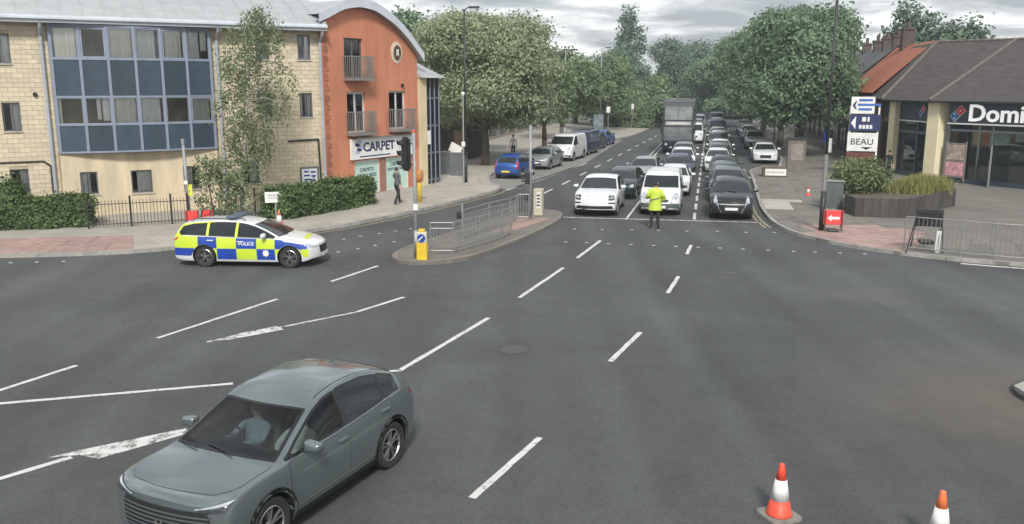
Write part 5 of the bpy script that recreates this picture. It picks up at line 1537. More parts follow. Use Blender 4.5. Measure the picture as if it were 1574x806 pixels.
    for sg in (1, -1):
        for i in range(len(dp) - 1):
            a, b_ = dp[i], dp[i + 1]
            P = [(a, zbelt(a) - .015), (a - .01, sill), ]
            lo_end = b_
            if i == len(dp) - 2 and b_ < ax[1] + Ra:      # rear door edge follows the wheel arch
                xs_ = ax[1] + Ra * math.cos(math.asin(min(1, max(-1, (sill - Rr) / Ra)))); P += [(xs_ + .0, sill)]
                a1_ = math.acos(max(-1, min(1, (b_ - ax[1]) / Ra))); P += arc_pts(ax[1], Rr, Ra, math.asin(max(-1, min(1, (sill - Rr) / Ra))), a1_, 6)[1:]
            else: P += [(b_, sill)]
            P += [(b_, zbelt(b_) - .015)]
            nn = 5
            P += [(b_ + (a - b_) * k / nn, zbelt(b_ + (a - b_) * k / nn) - .015) for k in range(1, nn)]
            patch(bvh, grow(P, .007), 'side', .0012, step, 'door_gap', M['black'], root, sg)
            d_ = patch(bvh, P, 'side', .0035, step, 'door', P0, root, sg)
            hx = b_ + .16; hz = zbelt(hx) - .12; hh = bvh.ray_cast(Vector((hx, 4 * sg, hz)), Vector((0, -sg, 0)))
            if hh[0]: MB().box(hx - .10, hx + .10, *( (hh[0].y - .005, hh[0].y + .035) if sg > 0 else (hh[0].y - .035, hh[0].y + .005)), hz - .016, hz + .016).obj('handle', S.get('handle_m', P0), d_, bevel=.008)
        if S.get('cladding'):
            for x in ax:
                P = arc_pts(x, Rr, S['Rw'] + .055, -.45, math.pi + .45, 18) + arc_pts(x, Rr, S['Rw'] - .004, math.pi + .45, -.45, 18)
                patch(bvh, P, 'side', .009, .1, 'arch_trim', M['cladding'], root, sg)
            P = [(ax[0] - S['Rw'] - .04, sill - .05), (ax[0] - S['Rw'] - .02, S.get('zb', .2) + .02), (ax[1] + S['Rw'] + .02, S.get('zb', .2) + .02), (ax[1] + S['Rw'] + .04, sill - .05)]
            patch(bvh, P, 'side', .007, step, 'sill_trim', M['cladding'], root, sg)
        # mirrors
        mx = S['mirror']; mz = zbelt(mx) + .075; my = hw(mx) + .10
        mo = MB().add([(mx + .06, sg * (my - .10), mz - .035), (mx + .05, sg * (my + .09), mz - .02), (mx + .03, sg * (my + .11), mz + .07), (mx + .05, sg * (my - .10), mz + .10), (mx - .07, sg * (my - .12), mz - .05), (mx - .07, sg * (my + .12), mz - .035), (mx - .07, sg * (my + .12), mz + .085), (mx - .07, sg * (my - .12), mz + .11)], [(0, 1, 2, 3), (4, 7, 6, 5), (0, 4, 5, 1), (1, 5, 6, 2), (2, 6, 7, 3), (3, 7, 4, 0)]).obj('wing_mirror', S.get('mirror_m', P0), root, bevel=.03, smooth=True, fix=True)
        MB().add([(mx - .073, sg * (my - .10), mz - .03), (mx - .073, sg * (my + .10), mz - .02), (mx - .073, sg * (my + .10), mz + .07), (mx - .073, sg * (my - .10), mz + .09)], [(0, 1, 2, 3)]).obj('mirror_glass', M['autoglass'], mo)
        MB().tube((mx + .01, sg * (hw(mx) - .06), mz - .05), (mx, sg * (my - .04), mz), .025, .03).obj('mirror_arm', M['black'], mo)
        for x in ax:
            tm_, rm = wheel_meshes(Rr, .21, S.get('wheels', 'plain'))
            w = link('wheel', tm_, root, (x, sg * (S['hw'] - .135), Rr), (0, 0, 0 if sg > 0 else math.pi)); link('rim', rm, w)
    hx0 = S['bonnet']; yb = lambda x: ycant(x) - .02
    P = [(hx0[0] + .10 * (1 - (q_ / 5) ** 2), yb(hx0[0]) * .78 * q_ / 5) for q_ in range(-5, 6)] + [(hx0[0] + (hx0[1] - hx0[0]) * k / 6, yb(hx0[0] + (hx0[1] - hx0[0]) * k / 6) * (.93 if k == 1 else 1)) for k in range(1, 7)] + [(hx0[1] + .09, 0)] + [(hx0[0] + (hx0[1] - hx0[0]) * k / 6, -yb(hx0[0] + (hx0[1] - hx0[0]) * k / 6) * (.93 if k == 1 else 1)) for k in range(6, 0, -1)]
    patch(bvh, grow(P, .006), 'top', .0012, step, 'bonnet_gap', M['black'], root)
    patch(bvh, P, 'top', .0038, step * .7, 'bonnet', P0, root)
    # scuttle and wipers
    cw = wb_
    for k in (-1, 1):
        y0 = -.05 + k * .28; pa = bvh.ray_cast(Vector((cw + .13, y0, 5)), Vector((0, 0, -1)))[0]; pb = bvh.ray_cast(Vector((cw + .02, y0 - .46 * (1 if k > 0 else .8), 5)), Vector((0, 0, -1)))[0]
        if pa and pb: MB().tube(pa + Vector((0, 0, .025)), pb + Vector((0, 0, .025)), .012, .008, 5).obj('wiper', M['black'], root)
    return root, bvh, dict(win=win_polys, scr=scr, zbelt=zbelt, zcant=zcant, ycant=ycant, zt=zt, hw=hw, body=body)

SP = {}
plan0 = lambda L: [(L/2, .90), (L/2 - .5, .97), (L/2 - 1.0, .99), (0, 1.0), (-L/2 + .7, .99), (-L/2 + .3, .95), (-L/2, .90)]
SP['crossover'] = dict(L=4.34, hw=.895, wr=.62, R=.345, Rw=.40, axles=(1.30, -1.31), plan=[(2.17, .965), (1.9, .985), (1.3, 1.0), (-1.5, 1.0), (-1.9, .96), (-2.17, .90)], zb=.21, cladding=True, wheels='fancy', fc=.17, fl=.7, rake=.05, sub=3, cr6=.75, cr8=.55,
    top=[(2.17, .90), (2.125, .97), (1.9, 1.015), (1.5, 1.05), (1.14, 1.075), (.74, 1.275), (.30, 1.475), (.0, 1.565), (-.4, 1.60), (-.85, 1.585), (-1.25, 1.52), (-1.58, 1.42), (-1.86, 1.25), (-2.06, 1.10), (-2.14, .99), (-2.17, .85)],
    belt=[(2.17, .865), (1.9, .955), (1.5, .99), (1.05, 1.005), (0, 1.01), (-.8, 1.05), (-1.4, 1.10), (-1.8, 1.10), (-2.17, .88)],
    glass=(1.0, -1.56), pillars=[-.24, -1.16], screen=(1.09, .32), rearglass=(-1.52, -1.92), doors=[.95, -.27, -1.28], mirror=.66, bonnet=(1.93, 1.20),
    head=[(.40, .79), (.80, .815), (.885, .925), (.80, .925), (.40, .845)], darklamp=True, drl=[(.38, .84), (.80, .915), (.88, .925), (.80, .89), (.38, .822)], hyaw=.5,
    grille=[(-.60, .46), (.60, .46), (.66, .76), (.52, .785), (-.52, .785), (-.66, .76)], bumper=[(-.72, .24), (.72, .24), (.62, .36), (-.62, .36)],
    tail=[(.25, .93), (.80, .93), (.84, 1.0), (.25, 1.0)], plate=.40, rplate=.6)
SP['estate'] = dict(L=4.69, hw=.915, wr=.60, R=.335, Rw=.385, axles=(1.46, -1.23), plan=plan0(4.69), zb=.17, wheels='police', fc=.34, sub=2,
    top=[(2.345, .70), (2.25, .79), (2.0, .87), (1.6, .94), (1.2, 1.0), (.75, 1.215), (.28, 1.39), (-.1, 1.455), (-.7, 1.475), (-1.4, 1.445), (-1.95, 1.38), (-2.1, 1.28), (-2.27, 1.02), (-2.345, .9)],
    belt=[(2.345, .64), (2.0, .79), (1.5, .87), (1.1, .915), (0, .945), (-1.2, .98), (-2.0, 1.01), (-2.345, .88)],
    glass=(1.02, -2.05), pillars=[-.20, -1.12], screen=(1.14, .32), rearglass=(-2.0, -2.24), doors=[1.0, -.22, -1.18], mirror=.72, bonnet=(2.2, 1.26),
    head=[(.42, .62), (.80, .64), (.84, .74), (.74, .735), (.42, .67)], hyaw=.5, grille=[(-.36, .42), (.36, .42), (.42, .70), (-.42, .70)], bumper=[(-.75, .20), (.75, .20), (.70, .30), (-.70, .30)],
    tail=[(.45, .80), (.80, .80), (.86, .93), (.45, .93)], plate=.36, rplate=.62)
SP['large_suv'] = dict(L=4.70, hw=.965, wr=.69, R=.37, Rw=.42, axles=(1.42, -1.39), plan=plan0(4.7), zb=.22, wheels='dark', fc=.26, cr6=.7, cr8=.5,
    top=[(2.35, .82), (2.27, .92), (2.0, 1.0), (1.5, 1.06), (.92, 1.11), (.45, 1.33), (.02, 1.51), (-.3, 1.575), (-.7, 1.60), (-1.3, 1.56), (-1.75, 1.46), (-2.1, 1.18), (-2.27, 1.02), (-2.35, .9)],
    belt=[(2.35, .77), (2.0, .95), (1.5, 1.01), (.9, 1.035), (-1.0, 1.08), (-1.8, 1.12), (-2.35, .9)],
    glass=(.8, -1.8), pillars=[-.3, -1.2], screen=(.88, .06), rearglass=(-1.75, -2.06), doors=[.8, -.33, -1.28], mirror=.5, bonnet=(2.2, 1.0),
    head=[(.52, .72), (.84, .74), (.92, .92), (.78, .95), (.58, .90)], darklamp=True, drl=[(.60, .80), (.84, .82), (.85, .86), (.62, .84)], hyaw=.5,
    grille=[(-.82, .30), (.82, .30), (.76, .50), (-.76, .50)], fog=[(.52, .585), (.88, .585), (.86, .645), (.56, .645)], bumper=[(-.80, .23), (.80, .23), (.78, .28), (-.78, .28)], tail=[(.2, .92), (.84, .92), (.84, 1.0), (.2, 1.0)], plate=.55, rplate=.7)
SP['compact_suv'] = dict(L=4.36, hw=.92, wr=.64, R=.345, Rw=.40, axles=(1.30, -1.31), plan=plan0(4.36), zb=.20, cladding=True, fc=.36,
    top=[(2.18, .78), (2.09, .90), (1.9, .99), (1.55, 1.06), (1.25, 1.12), (.75, 1.36), (.28, 1.55), (-.1, 1.615), (-.6, 1.64), (-1.3, 1.58), (-1.75, 1.48), (-2.0, 1.2), (-2.12, 1.02), (-2.18, .9)],
    belt=[(2.18, .72), (1.9, .90), (1.5, .98), (1.1, 1.02), (-1.0, 1.08), (-1.8, 1.12), (-2.18, .9)],
    glass=(1.05, -1.75), pillars=[-.15, -1.05], screen=(1.18, .34), rearglass=(-1.74, -2.0), doors=[1.0, -.18, -1.2], mirror=.75, bonnet=(2.03, 1.32),
    head=[(.48, .70), (.72, .72), (.86, .98), (.80, 1.0), (.60, .86)], hyaw=.55, grille=[(-.40, .34), (.40, .34), (.58, .68), (-.58, .68)],
    grille_bars=[([(-.60, .66), (.60, .66), (.62, .71), (-.62, .71)], M['chrome']), ([(-.50, .24), (.50, .24), (.48, .30), (-.48, .30)], M['chrome']), ([(-.60, .66), (-.56, .66), (-.38, .33), (-.42, .33)], M['chrome']), ([(.56, .66), (.60, .66), (.42, .33), (.38, .33)], M['chrome'])],
    fog=[(.62, .46), (.82, .46), (.82, .60), (.64, .60)], tail=[(.55, .85), (.80, .85), (.82, 1.1), (.60, 1.1)], plate=.50, rplate=.7)
SP['small_van'] = dict(L=4.38, hw=.905, wr=.74, R=.32, Rw=.375, axles=(1.30, -1.40), plan=[(2.19, .92), (1.7, .98), (1.2, 1.0), (-1.9, 1.0), (-2.19, .98)], zb=.20, van=True, fc=.34, rc=.05,
    top=[(2.19, .84), (2.12, .95), (1.95, 1.05), (1.6, 1.15), (1.38, 1.21), (.95, 1.52), (.62, 1.72), (.3, 1.79), (-.6, 1.83), (-1.5, 1.83), (-2.05, 1.80), (-2.15, 1.77), (-2.19, 1.70)],
    belt=[(2.19, .78), (1.9, .97), (1.4, 1.08), (0, 1.10), (-2.19, 1.10)],
    glass=(1.2, .05), pillars=[.05], screen=(1.34, .68), reardoor_glass=(.62, 1.15, 1.6), doors=[1.15, .0], mirror=.95, bonnet=(2.05, 1.42),
    head=[(.46, .74), (.80, .76), (.88, .98), (.72, 1.0), (.50, .88)], hyaw=.5, grille=[(-.34, .62), (.34, .62), (.38, .74), (-.38, .74)], bumper=[(-.84, .24), (.84, .24), (.84, .56), (-.84, .56)],
    bumper_m=mat('grey_bumper', (.075, .09, .095), .6, var=.15), rbumper=[(-.8, .25), (.8, .25), (.8, .5), (-.8, .5)], tail=[(.74, .8), (.85, .8), (.85, 1.25), (.76, 1.25)], plate=.42, rplate=.75, mirror_m=M['black'])
SP['hatchback'] = dict(L=4.25, hw=.89, wr=.58, R=.32, Rw=.37, axles=(1.28, -1.32), plan=plan0(4.25), zb=.17, fc=.32,
    top=[(2.125, .68), (2.03, .78), (1.8, .88), (1.45, .95), (1.08, 1.01), (.6, 1.25), (.2, 1.38), (-.15, 1.44), (-.6, 1.46), (-1.2, 1.42), (-1.65, 1.34), (-1.95, 1.05), (-2.05, .92), (-2.125, .8)],
    belt=[(2.125, .62), (1.8, .80), (1.4, .88), (1.0, .92), (-1.0, .97), (-1.7, 1.0), (-2.125, .8)],
    glass=(.92, -1.7), pillars=[-.22, -1.1], screen=(1.02, .26), rearglass=(-1.62, -1.92), doors=[.9, -.25, -1.2], mirror=.62, bonnet=(1.98, 1.13),
    head=[(.46, .60), (.78, .62), (.83, .76), (.70, .76), (.48, .68)], hyaw=.5, grille=[(-.42, .34), (.42, .34), (.42, .46), (-.42, .46)],
    grille_bars=[([(-.42, .56), (.42, .56), (.44, .63), (-.44, .63)], M['black'])], bumper=[(-.7, .20), (.7, .20), (.66, .27), (-.66, .27)], tail=[(.42, .74), (.76, .74), (.80, .92), (.46, .92)], plate=.50, rplate=.62)
SP['saloon'] = dict(L=4.62, hw=.90, wr=.58, R=.325, Rw=.375, axles=(1.42, -1.36), plan=plan0(4.62), zb=.16, fc=.34,
    top=[(2.31, .68), (2.2, .77), (1.95, .85), (1.55, .92), (1.12, .97), (.65, 1.2), (.25, 1.35), (-.1, 1.41), (-.5, 1.425), (-1.0, 1.36), (-1.4, 1.2), (-1.72, 1.04), (-2.1, 1.0), (-2.24, .94), (-2.31, .82)],
    belt=[(2.31, .62), (1.9, .78), (1.5, .85), (1.0, .89), (-1.0, .94), (-1.7, .96), (-2.31, .82)],
    glass=(.95, -1.45), pillars=[-.2, -1.02], screen=(1.06, .3), rearglass=(-1.0, -1.66), doors=[.92, -.22, -1.15], mirror=.66, bonnet=(2.16, 1.17),
    head=[(.46, .60), (.80, .62), (.84, .73), (.70, .73), (.48, .68)], hyaw=.5, grille=[(-.36, .40), (.36, .40), (.40, .64), (-.40, .64)], bumper=[(-.7, .20), (.7, .20), (.66, .28), (-.66, .28)], tail=[(.36, .74), (.78, .74), (.82, .90), (.36, .90)], plate=.36, rplate=.6)
SP['supermini'] = dict(L=3.85, hw=.83, wr=.55, R=.30, Rw=.35, axles=(1.20, -1.20), plan=plan0(3.85), zb=.17, wheels='small', fc=.30, rc=.14,
    top=[(1.925, .70), (1.84, .80), (1.6, .90), (1.3, .98), (1.0, 1.05), (.6, 1.26), (.22, 1.40), (-.1, 1.46), (-.6, 1.48), (-1.1, 1.44), (-1.5, 1.34), (-1.75, 1.02), (-1.86, .9), (-1.925, .78)],
    belt=[(1.925, .64), (1.6, .82), (1.2, .90), (.9, .93), (-1.0, .96), (-1.6, .98), (-1.925, .78)],
    glass=(.86, -1.55), pillars=[-.3, -1.1], screen=(.96, .28), rearglass=(-1.46, -1.74), doors=[.84, -.32, -1.1], mirror=.58, bonnet=(1.8, 1.06),
    head=[(.40, .62), (.70, .64), (.76, .82), (.62, .82), (.42, .72)], hyaw=.5, grille=[(-.4, .34), (.4, .34), (.4, .48), (-.4, .48)], tail=[(.52, .62), (.72, .62), (.76, 1.04), (.64, 1.04)], tyaw=.4, plate=.5, rplate=.46, rbumper=[(-.7, .26), (.7, .26), (.7, .38), (-.7, .38)])
SP['panel_van'] = dict(L=4.97, hw=.985, wr=.80, R=.34, Rw=.395, axles=(1.55, -1.38), plan=[(2.485, .92), (2.0, .98), (1.4, 1.0), (-2.2, 1.0), (-2.485, .98)], zb=.22, van=True, fc=.30, rc=.05,
    top=[(2.485, .90), (2.4, 1.02), (2.2, 1.12), (1.95, 1.22), (1.75, 1.29), (1.3, 1.62), (.95, 1.86), (.6, 1.95), (-.6, 1.97), (-2.3, 1.95), (-2.43, 1.92), (-2.485, 1.84)],
    belt=[(2.485, .84), (2.2, 1.02), (1.8, 1.16), (0, 1.18), (-2.485, 1.18)],
    glass=(1.55, .4), pillars=[.4], screen=(1.72, 1.0), reardoor_glass=(.68, 1.2, 1.7), doors=[1.5, .35], mirror=1.25, bonnet=(2.36, 1.8),
    head=[(.5, .80), (.84, .82), (.90, 1.04), (.80, 1.06), (.56, .92)], hyaw=.5, grille=[(-.40, .60), (.40, .60), (.44, .80), (-.44, .80)], bumper=[(-.88, .26), (.88, .26), (.88, .48), (-.88, .48)], rbumper=[(-.8, .25), (.8, .25), (.8, .5), (-.8, .5)], tail=[(.8, .8), (.93, .8), (.93, 1.3), (.82, 1.3)], plate=.44, rplate=.8, mirror_m=M['black'])
PROTO = {}
NAMES = dict(crossover='crossover_car', estate='police_car', large_suv='sport_utility_car', compact_suv='crossover_car', small_van='small_van', hatchback='hatchback_car', saloon='saloon_car', supermini='hatchback_car', panel_van='panel_van')
def proto(k):
    if k not in PROTO:
        PROTO[k] = build_car(SP[k], NAMES[k], step=.14)[0]; PROTO[k]['used'] = 0
    return PROTO[k]
def place_car(kind, pos, heading, pm, label, cat='car', group=None, far=0):
    """pos: ground point under the car's middle; heading: direction the bonnet points"""
    p = proto(kind)
    skip = () if far == 0 else (('handle', 'wiper', 'door', 'door_gap', 'bonnet_gap', 'bonnet', 'sill_trim', 'arch_trim', 'mirror_arm', 'mirror_glass', 'grille_bar', 'lower_vent') if far == 1 else ('handle', 'wiper', 'door', 'door_gap', 'bonnet_gap', 'bonnet', 'sill_trim', 'arch_trim', 'mirror_arm', 'mirror_glass', 'grille_bar', 'lower_vent', 'window_trim', 'rim', 'lower_bumper', 'tail_light', 'rear_window', 'lamp_strip'))
    o = copy_tree(p, None, skip, (P0, pm))
    if 'used' in o: del o['used']
    o.location = (pos[0], pos[1], pos[2] if len(pos) > 2 else 0); o.rotation_euler = (0, 0, heading)
    tag(o, label, cat, group)
    return o
TO_CAM = math.atan2(-RU.y, -RU.x); AWAY = math.atan2(RU.y, RU.x)
WHT = paint('white', (0.66, 0.67, 0.67), .0, .3); BLK = paint('black', (0.014, 0.016, 0.018), .2, .25); GRY = paint('grey', (0.12, 0.135, 0.14)); SLV = paint('silver', (0.36, 0.37, 0.38), .5)
DBL = paint('dark_blue', (0.015, 0.03, 0.09)); BLU = paint('blue', (0.02, 0.085, 0.33), .3); DGN = paint('dark_green', (0.02, 0.035, 0.034)); LGR = paint('light_grey', (0.27, 0.30, 0.30), .3); RED = paint('red', (.25, .02, .02)); TEAL = paint('grey_green', (.10, .135, .135), .3)
QM = 'cars queuing in the middle lane'; QR = 'cars queuing in the right-hand lane'; QL = 'cars queuing in the left lane'; PKL = 'vehicles parked along the left kerb'; PKR = 'cars parked along the right kerb'
def queue(kind, s_front, t, pm, label, group, far=0, yaw=0, cat='car'):
    return place_car(kind, road_pt(s_front + SP[kind]['L'] / 2, t), TO_CAM + yaw, pm, label, cat, group, far)
queue('large_suv', 37.35, -4.72, WHT, 'white sport utility car first at the stop line on the left', QL)
queue('hatchback', 43.4, -4.25, DGN, 'dark car right behind the white sport utility car', QL, 0, R(-3))
queue('small_van', 38.2, -2.0, WHT, 'white small van behind the officer in yellow', QM, 0, 0, 'van')
queue('hatchback', 45.3, -1.75, WHT, 'white hatchback directly behind the white small van', QM)
queue('saloon', 50.8, -3.65, LGR, 'pale grey car squeezed left of the middle queue', QL, 0, R(-4))
queue('hatchback', 53.0, -1.8, DBL, 'dark blue car third in the middle lane', QM)
queue('hatchback', 58.8, -1.75, WHT, 'white car in front of the silver car ahead of the bus', QM, 1)
queue('saloon', 65.2, -1.85, SLV, 'silver car directly in front of the bus', QM, 1)
queue('compact_suv', 37.6, 1.0, BLK, 'black crossover first at the stop line by the right kerb', QR)
queue('compact_suv', 42.9, .95, GRY, 'grey crossover second in the right-hand lane behind the black one', QR)
queue('hatchback', 48.0, .9, TEAL, 'grey-green hatchback third in the right-hand lane', QR)
queue('saloon', 52.9, .9, DGN, 'dark saloon fourth in the right-hand lane', QR)
queue('hatchback', 58.6, .55, WHT, 'white hatchback fifth in the right-hand lane', QR)
queue('hatchback', 64.3, .75, GRY, 'grey hatchback behind the fifth car of the right-hand lane', QR, 1)
queue('saloon', 69.4, .8, WHT, 'white saloon far up the right-hand lane', QR, 1)
queue('compact_suv', 76, .7, DGN, 'dark crossover in a gap far up the right-hand lane', QR, 1)
rq = random.Random(21)
pal = [WHT, GRY, SLV, WHT, BLK, LGR, DBL, WHT, TEAL, SLV]
pname = {WHT.name: 'white', GRY.name: 'grey', SLV.name: 'silver', BLK.name: 'black', LGR.name: 'pale grey', DBL.name: 'dark blue', TEAL.name: 'grey-green'}
for i in range(8):
    k = ['hatchback', 'saloon', 'compact_suv', 'panel_van'][(i * 3 + 1) % 4]; pm = pal[(i * 3) % 10]
    queue(k, 83 + i * 6.6, .75, pm, 'distant %s vehicle, %s in the right-hand lane counted from the stop line' % (pname[pm.name], ['ninth', 'tenth', 'eleventh', 'twelfth', 'thirteenth', 'fourteenth', 'fifteenth', 'last'][i]), QR, 2, 0, 'van' if 'van' in k else 'car')
for i in range(7):
    k = ['panel_van', 'hatchback', 'saloon', 'compact_suv'][i % 4]; pm = pal[(i * 3 + (0 if i else 0)) % 10]
    queue(k, 87 + i * 6.4, -1.6, pm, 'distant %s vehicle, %s behind the bus in the middle lane' % (pname[pm.name], ['first', 'second', 'third', 'fourth', 'fifth', 'sixth', 'seventh'][i]), QM, 2, 0, 'van' if 'van' in k else 'car')
# parked along the right kerb
queue('saloon', 65.8, 3.95, WHT, 'white saloon parked behind the brown sign box at right kerb', PKR)
queue('compact_suv', 80, 3.9, SLV, 'silver crossover parked behind the white saloon at right kerb', PKR, 1)
for i, (s_, k, pm, nm) in enumerate([(88, 'hatchback', BLK, 'black hatchback parked third along the right kerb'), (94.5, 'hatchback', WHT, 'white hatchback parked fourth along the right kerb'), (101.5, 'saloon', GRY, 'grey saloon parked fifth along the right kerb'), (108, 'hatchback', SLV, 'silver hatchback parked last along the right kerb')]):
    queue(k, s_, 3.9, pm, nm, PKR, 2)
# parked in the bay on the left
def park(kind, px, py, hd, pm, label, far=0, cat='car'):
    p = ground_at(px, py); return place_car(kind, (p.x, p.y, .004), hd, pm, label, cat, PKL, far)
bl = math.atan2(*(lambda d: (d.y, d.x))(ground_at(902, 251) - ground_at(778, 293)))
def parkw(kind, px_rear, py_rear, away, pm, label, far=0, cat='car', sh=0.0):
    p = ground_at(px_rear, py_rear); d = Vector((math.cos(bl), math.sin(bl), 0)); c = p + d * SP[kind]['L'] / 2
    return place_car(kind, (c.x, c.y, .004), bl if away else bl + math.pi, pm, label, cat, PKL, far)
parkw('supermini', 777, 276, True, BLU, 'bright blue hatchback seen from behind in the left bay')
parkw('hatchback', 822, 262, False, SLV, 'silver car parked between the blue hatchback and white van')
parkw('panel_van', 858, 249, False, WHT, 'white panel van parked on the left side of the road', 0, 'van')
parkw('panel_van', 883, 240, False, DBL, 'dark van parked right behind the white panel van', 1, 'van')
parkw('hatchback', 902, 231.5, False, BLK, 'black hatchback parked beyond the dark van', 1)
parkw('hatchback', 918, 225, True, BLU, 'blue hatchback parked last in the left bay', 1)

# ---------------------------------------------------------------- police estate car
prt, pbv, pin = build_car(SP['estate'], 'police_car', step=.09)
def repaint(root, pm):
    for ch in [root] + list(root.children_recursive):
        for sl in ch.material_slots:
            if sl.material == P0: sl.link = 'OBJECT'; sl.material = pm
repaint(prt, WHT)
for ch in list(prt.children):
    if ch.name.split('.')[0] == 'number_plate': pass
pyl = mat('police_yellow', (.52, .66, .04), .4, var=.06, coat=.4); pbl = mat('police_blue', (.012, .055, .34), .4, var=.06, coat=.4)
xe = [2.05, 1.02, .44, -.20, -.82, -1.42, -2.25]
zlo_, zmi = .30, .62
def clip_arch(a, b_, z0, z1):
    """cell outline with the wheel arch bitten out"""
    P = []; Ra = SP['estate']['Rw'] + .005; Rr = SP['estate']['R']
    def cut(x): 
        z = z0
        for ax in SP['estate']['axles']:
            if abs(x - ax) < Ra: z = max(z, Rr + math.sqrt(Ra * Ra - (x - ax) ** 2))
        return z
    n_ = 14; lo = [(a + (b_ - a) * i / n_, min(z1(a + (b_ - a) * i / n_) - .004, max(cut(a + (b_ - a) * i / n_), z0))) for i in range(n_ + 1)]
    hi = [(x, z1(x)) for x, _ in lo]
    return lo + hi[::-1]
for sg in (1, -1):
    for i in range(6):
        for row in (0, 1):
            c_ = pyl if (i + row) % 2 == 0 else pbl
            if row == 0: P = clip_arch(xe[i], xe[i + 1], .26 if i not in (0, 5) else .36, lambda x: .60)
            else: P = clip_arch(xe[i], xe[i + 1], .604, lambda x: pin['zbelt'](x) - .02 if x < 1.3 else pin['zbelt'](x) - .06)
            patch(pbv, P, 'side', .0055, .09, 'livery_panel', c_, prt, sg)
    # yellow round the glass
    for (a, b_) in ((-.16, -.24), (-1.08, -1.16)):
        P = [(a, pin['zbelt'](a)), (b_, pin['zbelt'](b_)), (b_, pin['zcant'](b_) - .02), (a, pin['zcant'](a) - .02)]
        patch(pbv, P, 'side', .010, .09, 'livery_panel', pyl, prt, sg)
    P = [(-1.95, pin['zbelt'](-1.95) - .02), (-2.28, pin['zbelt'](-2.28) - .02), (-2.2, 1.12), (-2.06, 1.30), (-1.6, pin['zcant'](-1.6) - .005), (-.9, pin['zcant'](-.9) - .005), (-.9, pin['zcant'](-.9) - .03), (-1.6, pin['zcant'](-1.6) - .03), (-1.92, 1.26), (-2.04, 1.08)]
    patch(pbv, P, 'side', .010, .08, 'livery_panel', pyl, prt, sg)
    # crest and lettering on the doors
    h = pbv.ray_cast(Vector((.73, 4 * sg, .45)), Vector((0, -sg, 0)))[0]
    st_ = MB(); st_.add([(.73 + math.cos(k * math.pi / 8 + .39) * (.12 if k % 2 else .075), h.y + sg * .012, .47 + math.sin(k * math.pi / 8 + .39) * (.13 if k % 2 else .08)) for k in range(16)], [tuple(range(16))]); st_.obj('door_crest', M['whitep'], prt)
    hy = max(abs(pbv.ray_cast(Vector((x, 4 * sg, .76)), Vector((0, -sg, 0)))[0].y) for x in (-.1, .12, .35)) + .008
    text_mesh('POLICE', .15, .001, .004, M['whitep'], 'lettering', prt, (.12, sg * hy, .76), rot=(R(90), 0, math.pi if sg > 0 else 0))
for k in range(7):                      # chevrons at the back
    a = -.70 + k * .2
    patch(pbv, [(a, .36), (a + .1, .36), (a + .1, .58), (a, .58)], 'rear', .006, .1, 'rear_chevron', pyl if k % 2 else M['signred'], prt, 1, 0, 2.345)
lb = MB().box(-.62, -.30, -.55, .55, 1.485, 1.56).obj('light_bar', mat('lightbar', (.10, .13, .19), .2, var=.3, scale=4), prt, bevel=.03)
MB().box(-.5, -.42, -.5, .5, 1.44, 1.486).obj('light_bar_foot', M['black'], lb)
MB().box(-.61, -.31, .2, .54, 1.49, 1.555).obj('blue_lens', mat('blue_lens', (.03, .10, .5), .15, var=.1), lb, bevel=.02)
MB().box(-.61, -.31, -.54, -.2, 1.49, 1.555).obj('blue_lens', MATS['blue_lens'], lb, bevel=.02)
patch(pbv, rounded([(1.95, -.45), (1.85, .45), (1.72, .45), (1.80, -.45)], .02), 'top', .008, .08, 'bonnet_band', pyl, prt)
for y in (-.5, .5):
    MB().path([(.0, y, 1.43), (-.1, y, 1.50), (-1.6, y, 1.47), (-1.75, y, 1.41)], .016, 6).obj('roof_rail', M['black'], prt)
a = ground_at(317, 411); b_ = ground_at(447, 411); hd = math.atan2(b_.y - a.y, b_.x - a.x) - R(4); d = Vector((math.cos(hd), math.sin(hd), 0)); n_ = Vector((-d.y, d.x, 0))
mid = (a + b_) / 2 + n_ * .80 - d * (.115)
prt.location = (mid.x, mid.y, 0); prt.rotation_euler = (0, 0, hd)
tag(prt, 'white police estate car with blue and yellow chequered sides by the left kerb', 'police car')

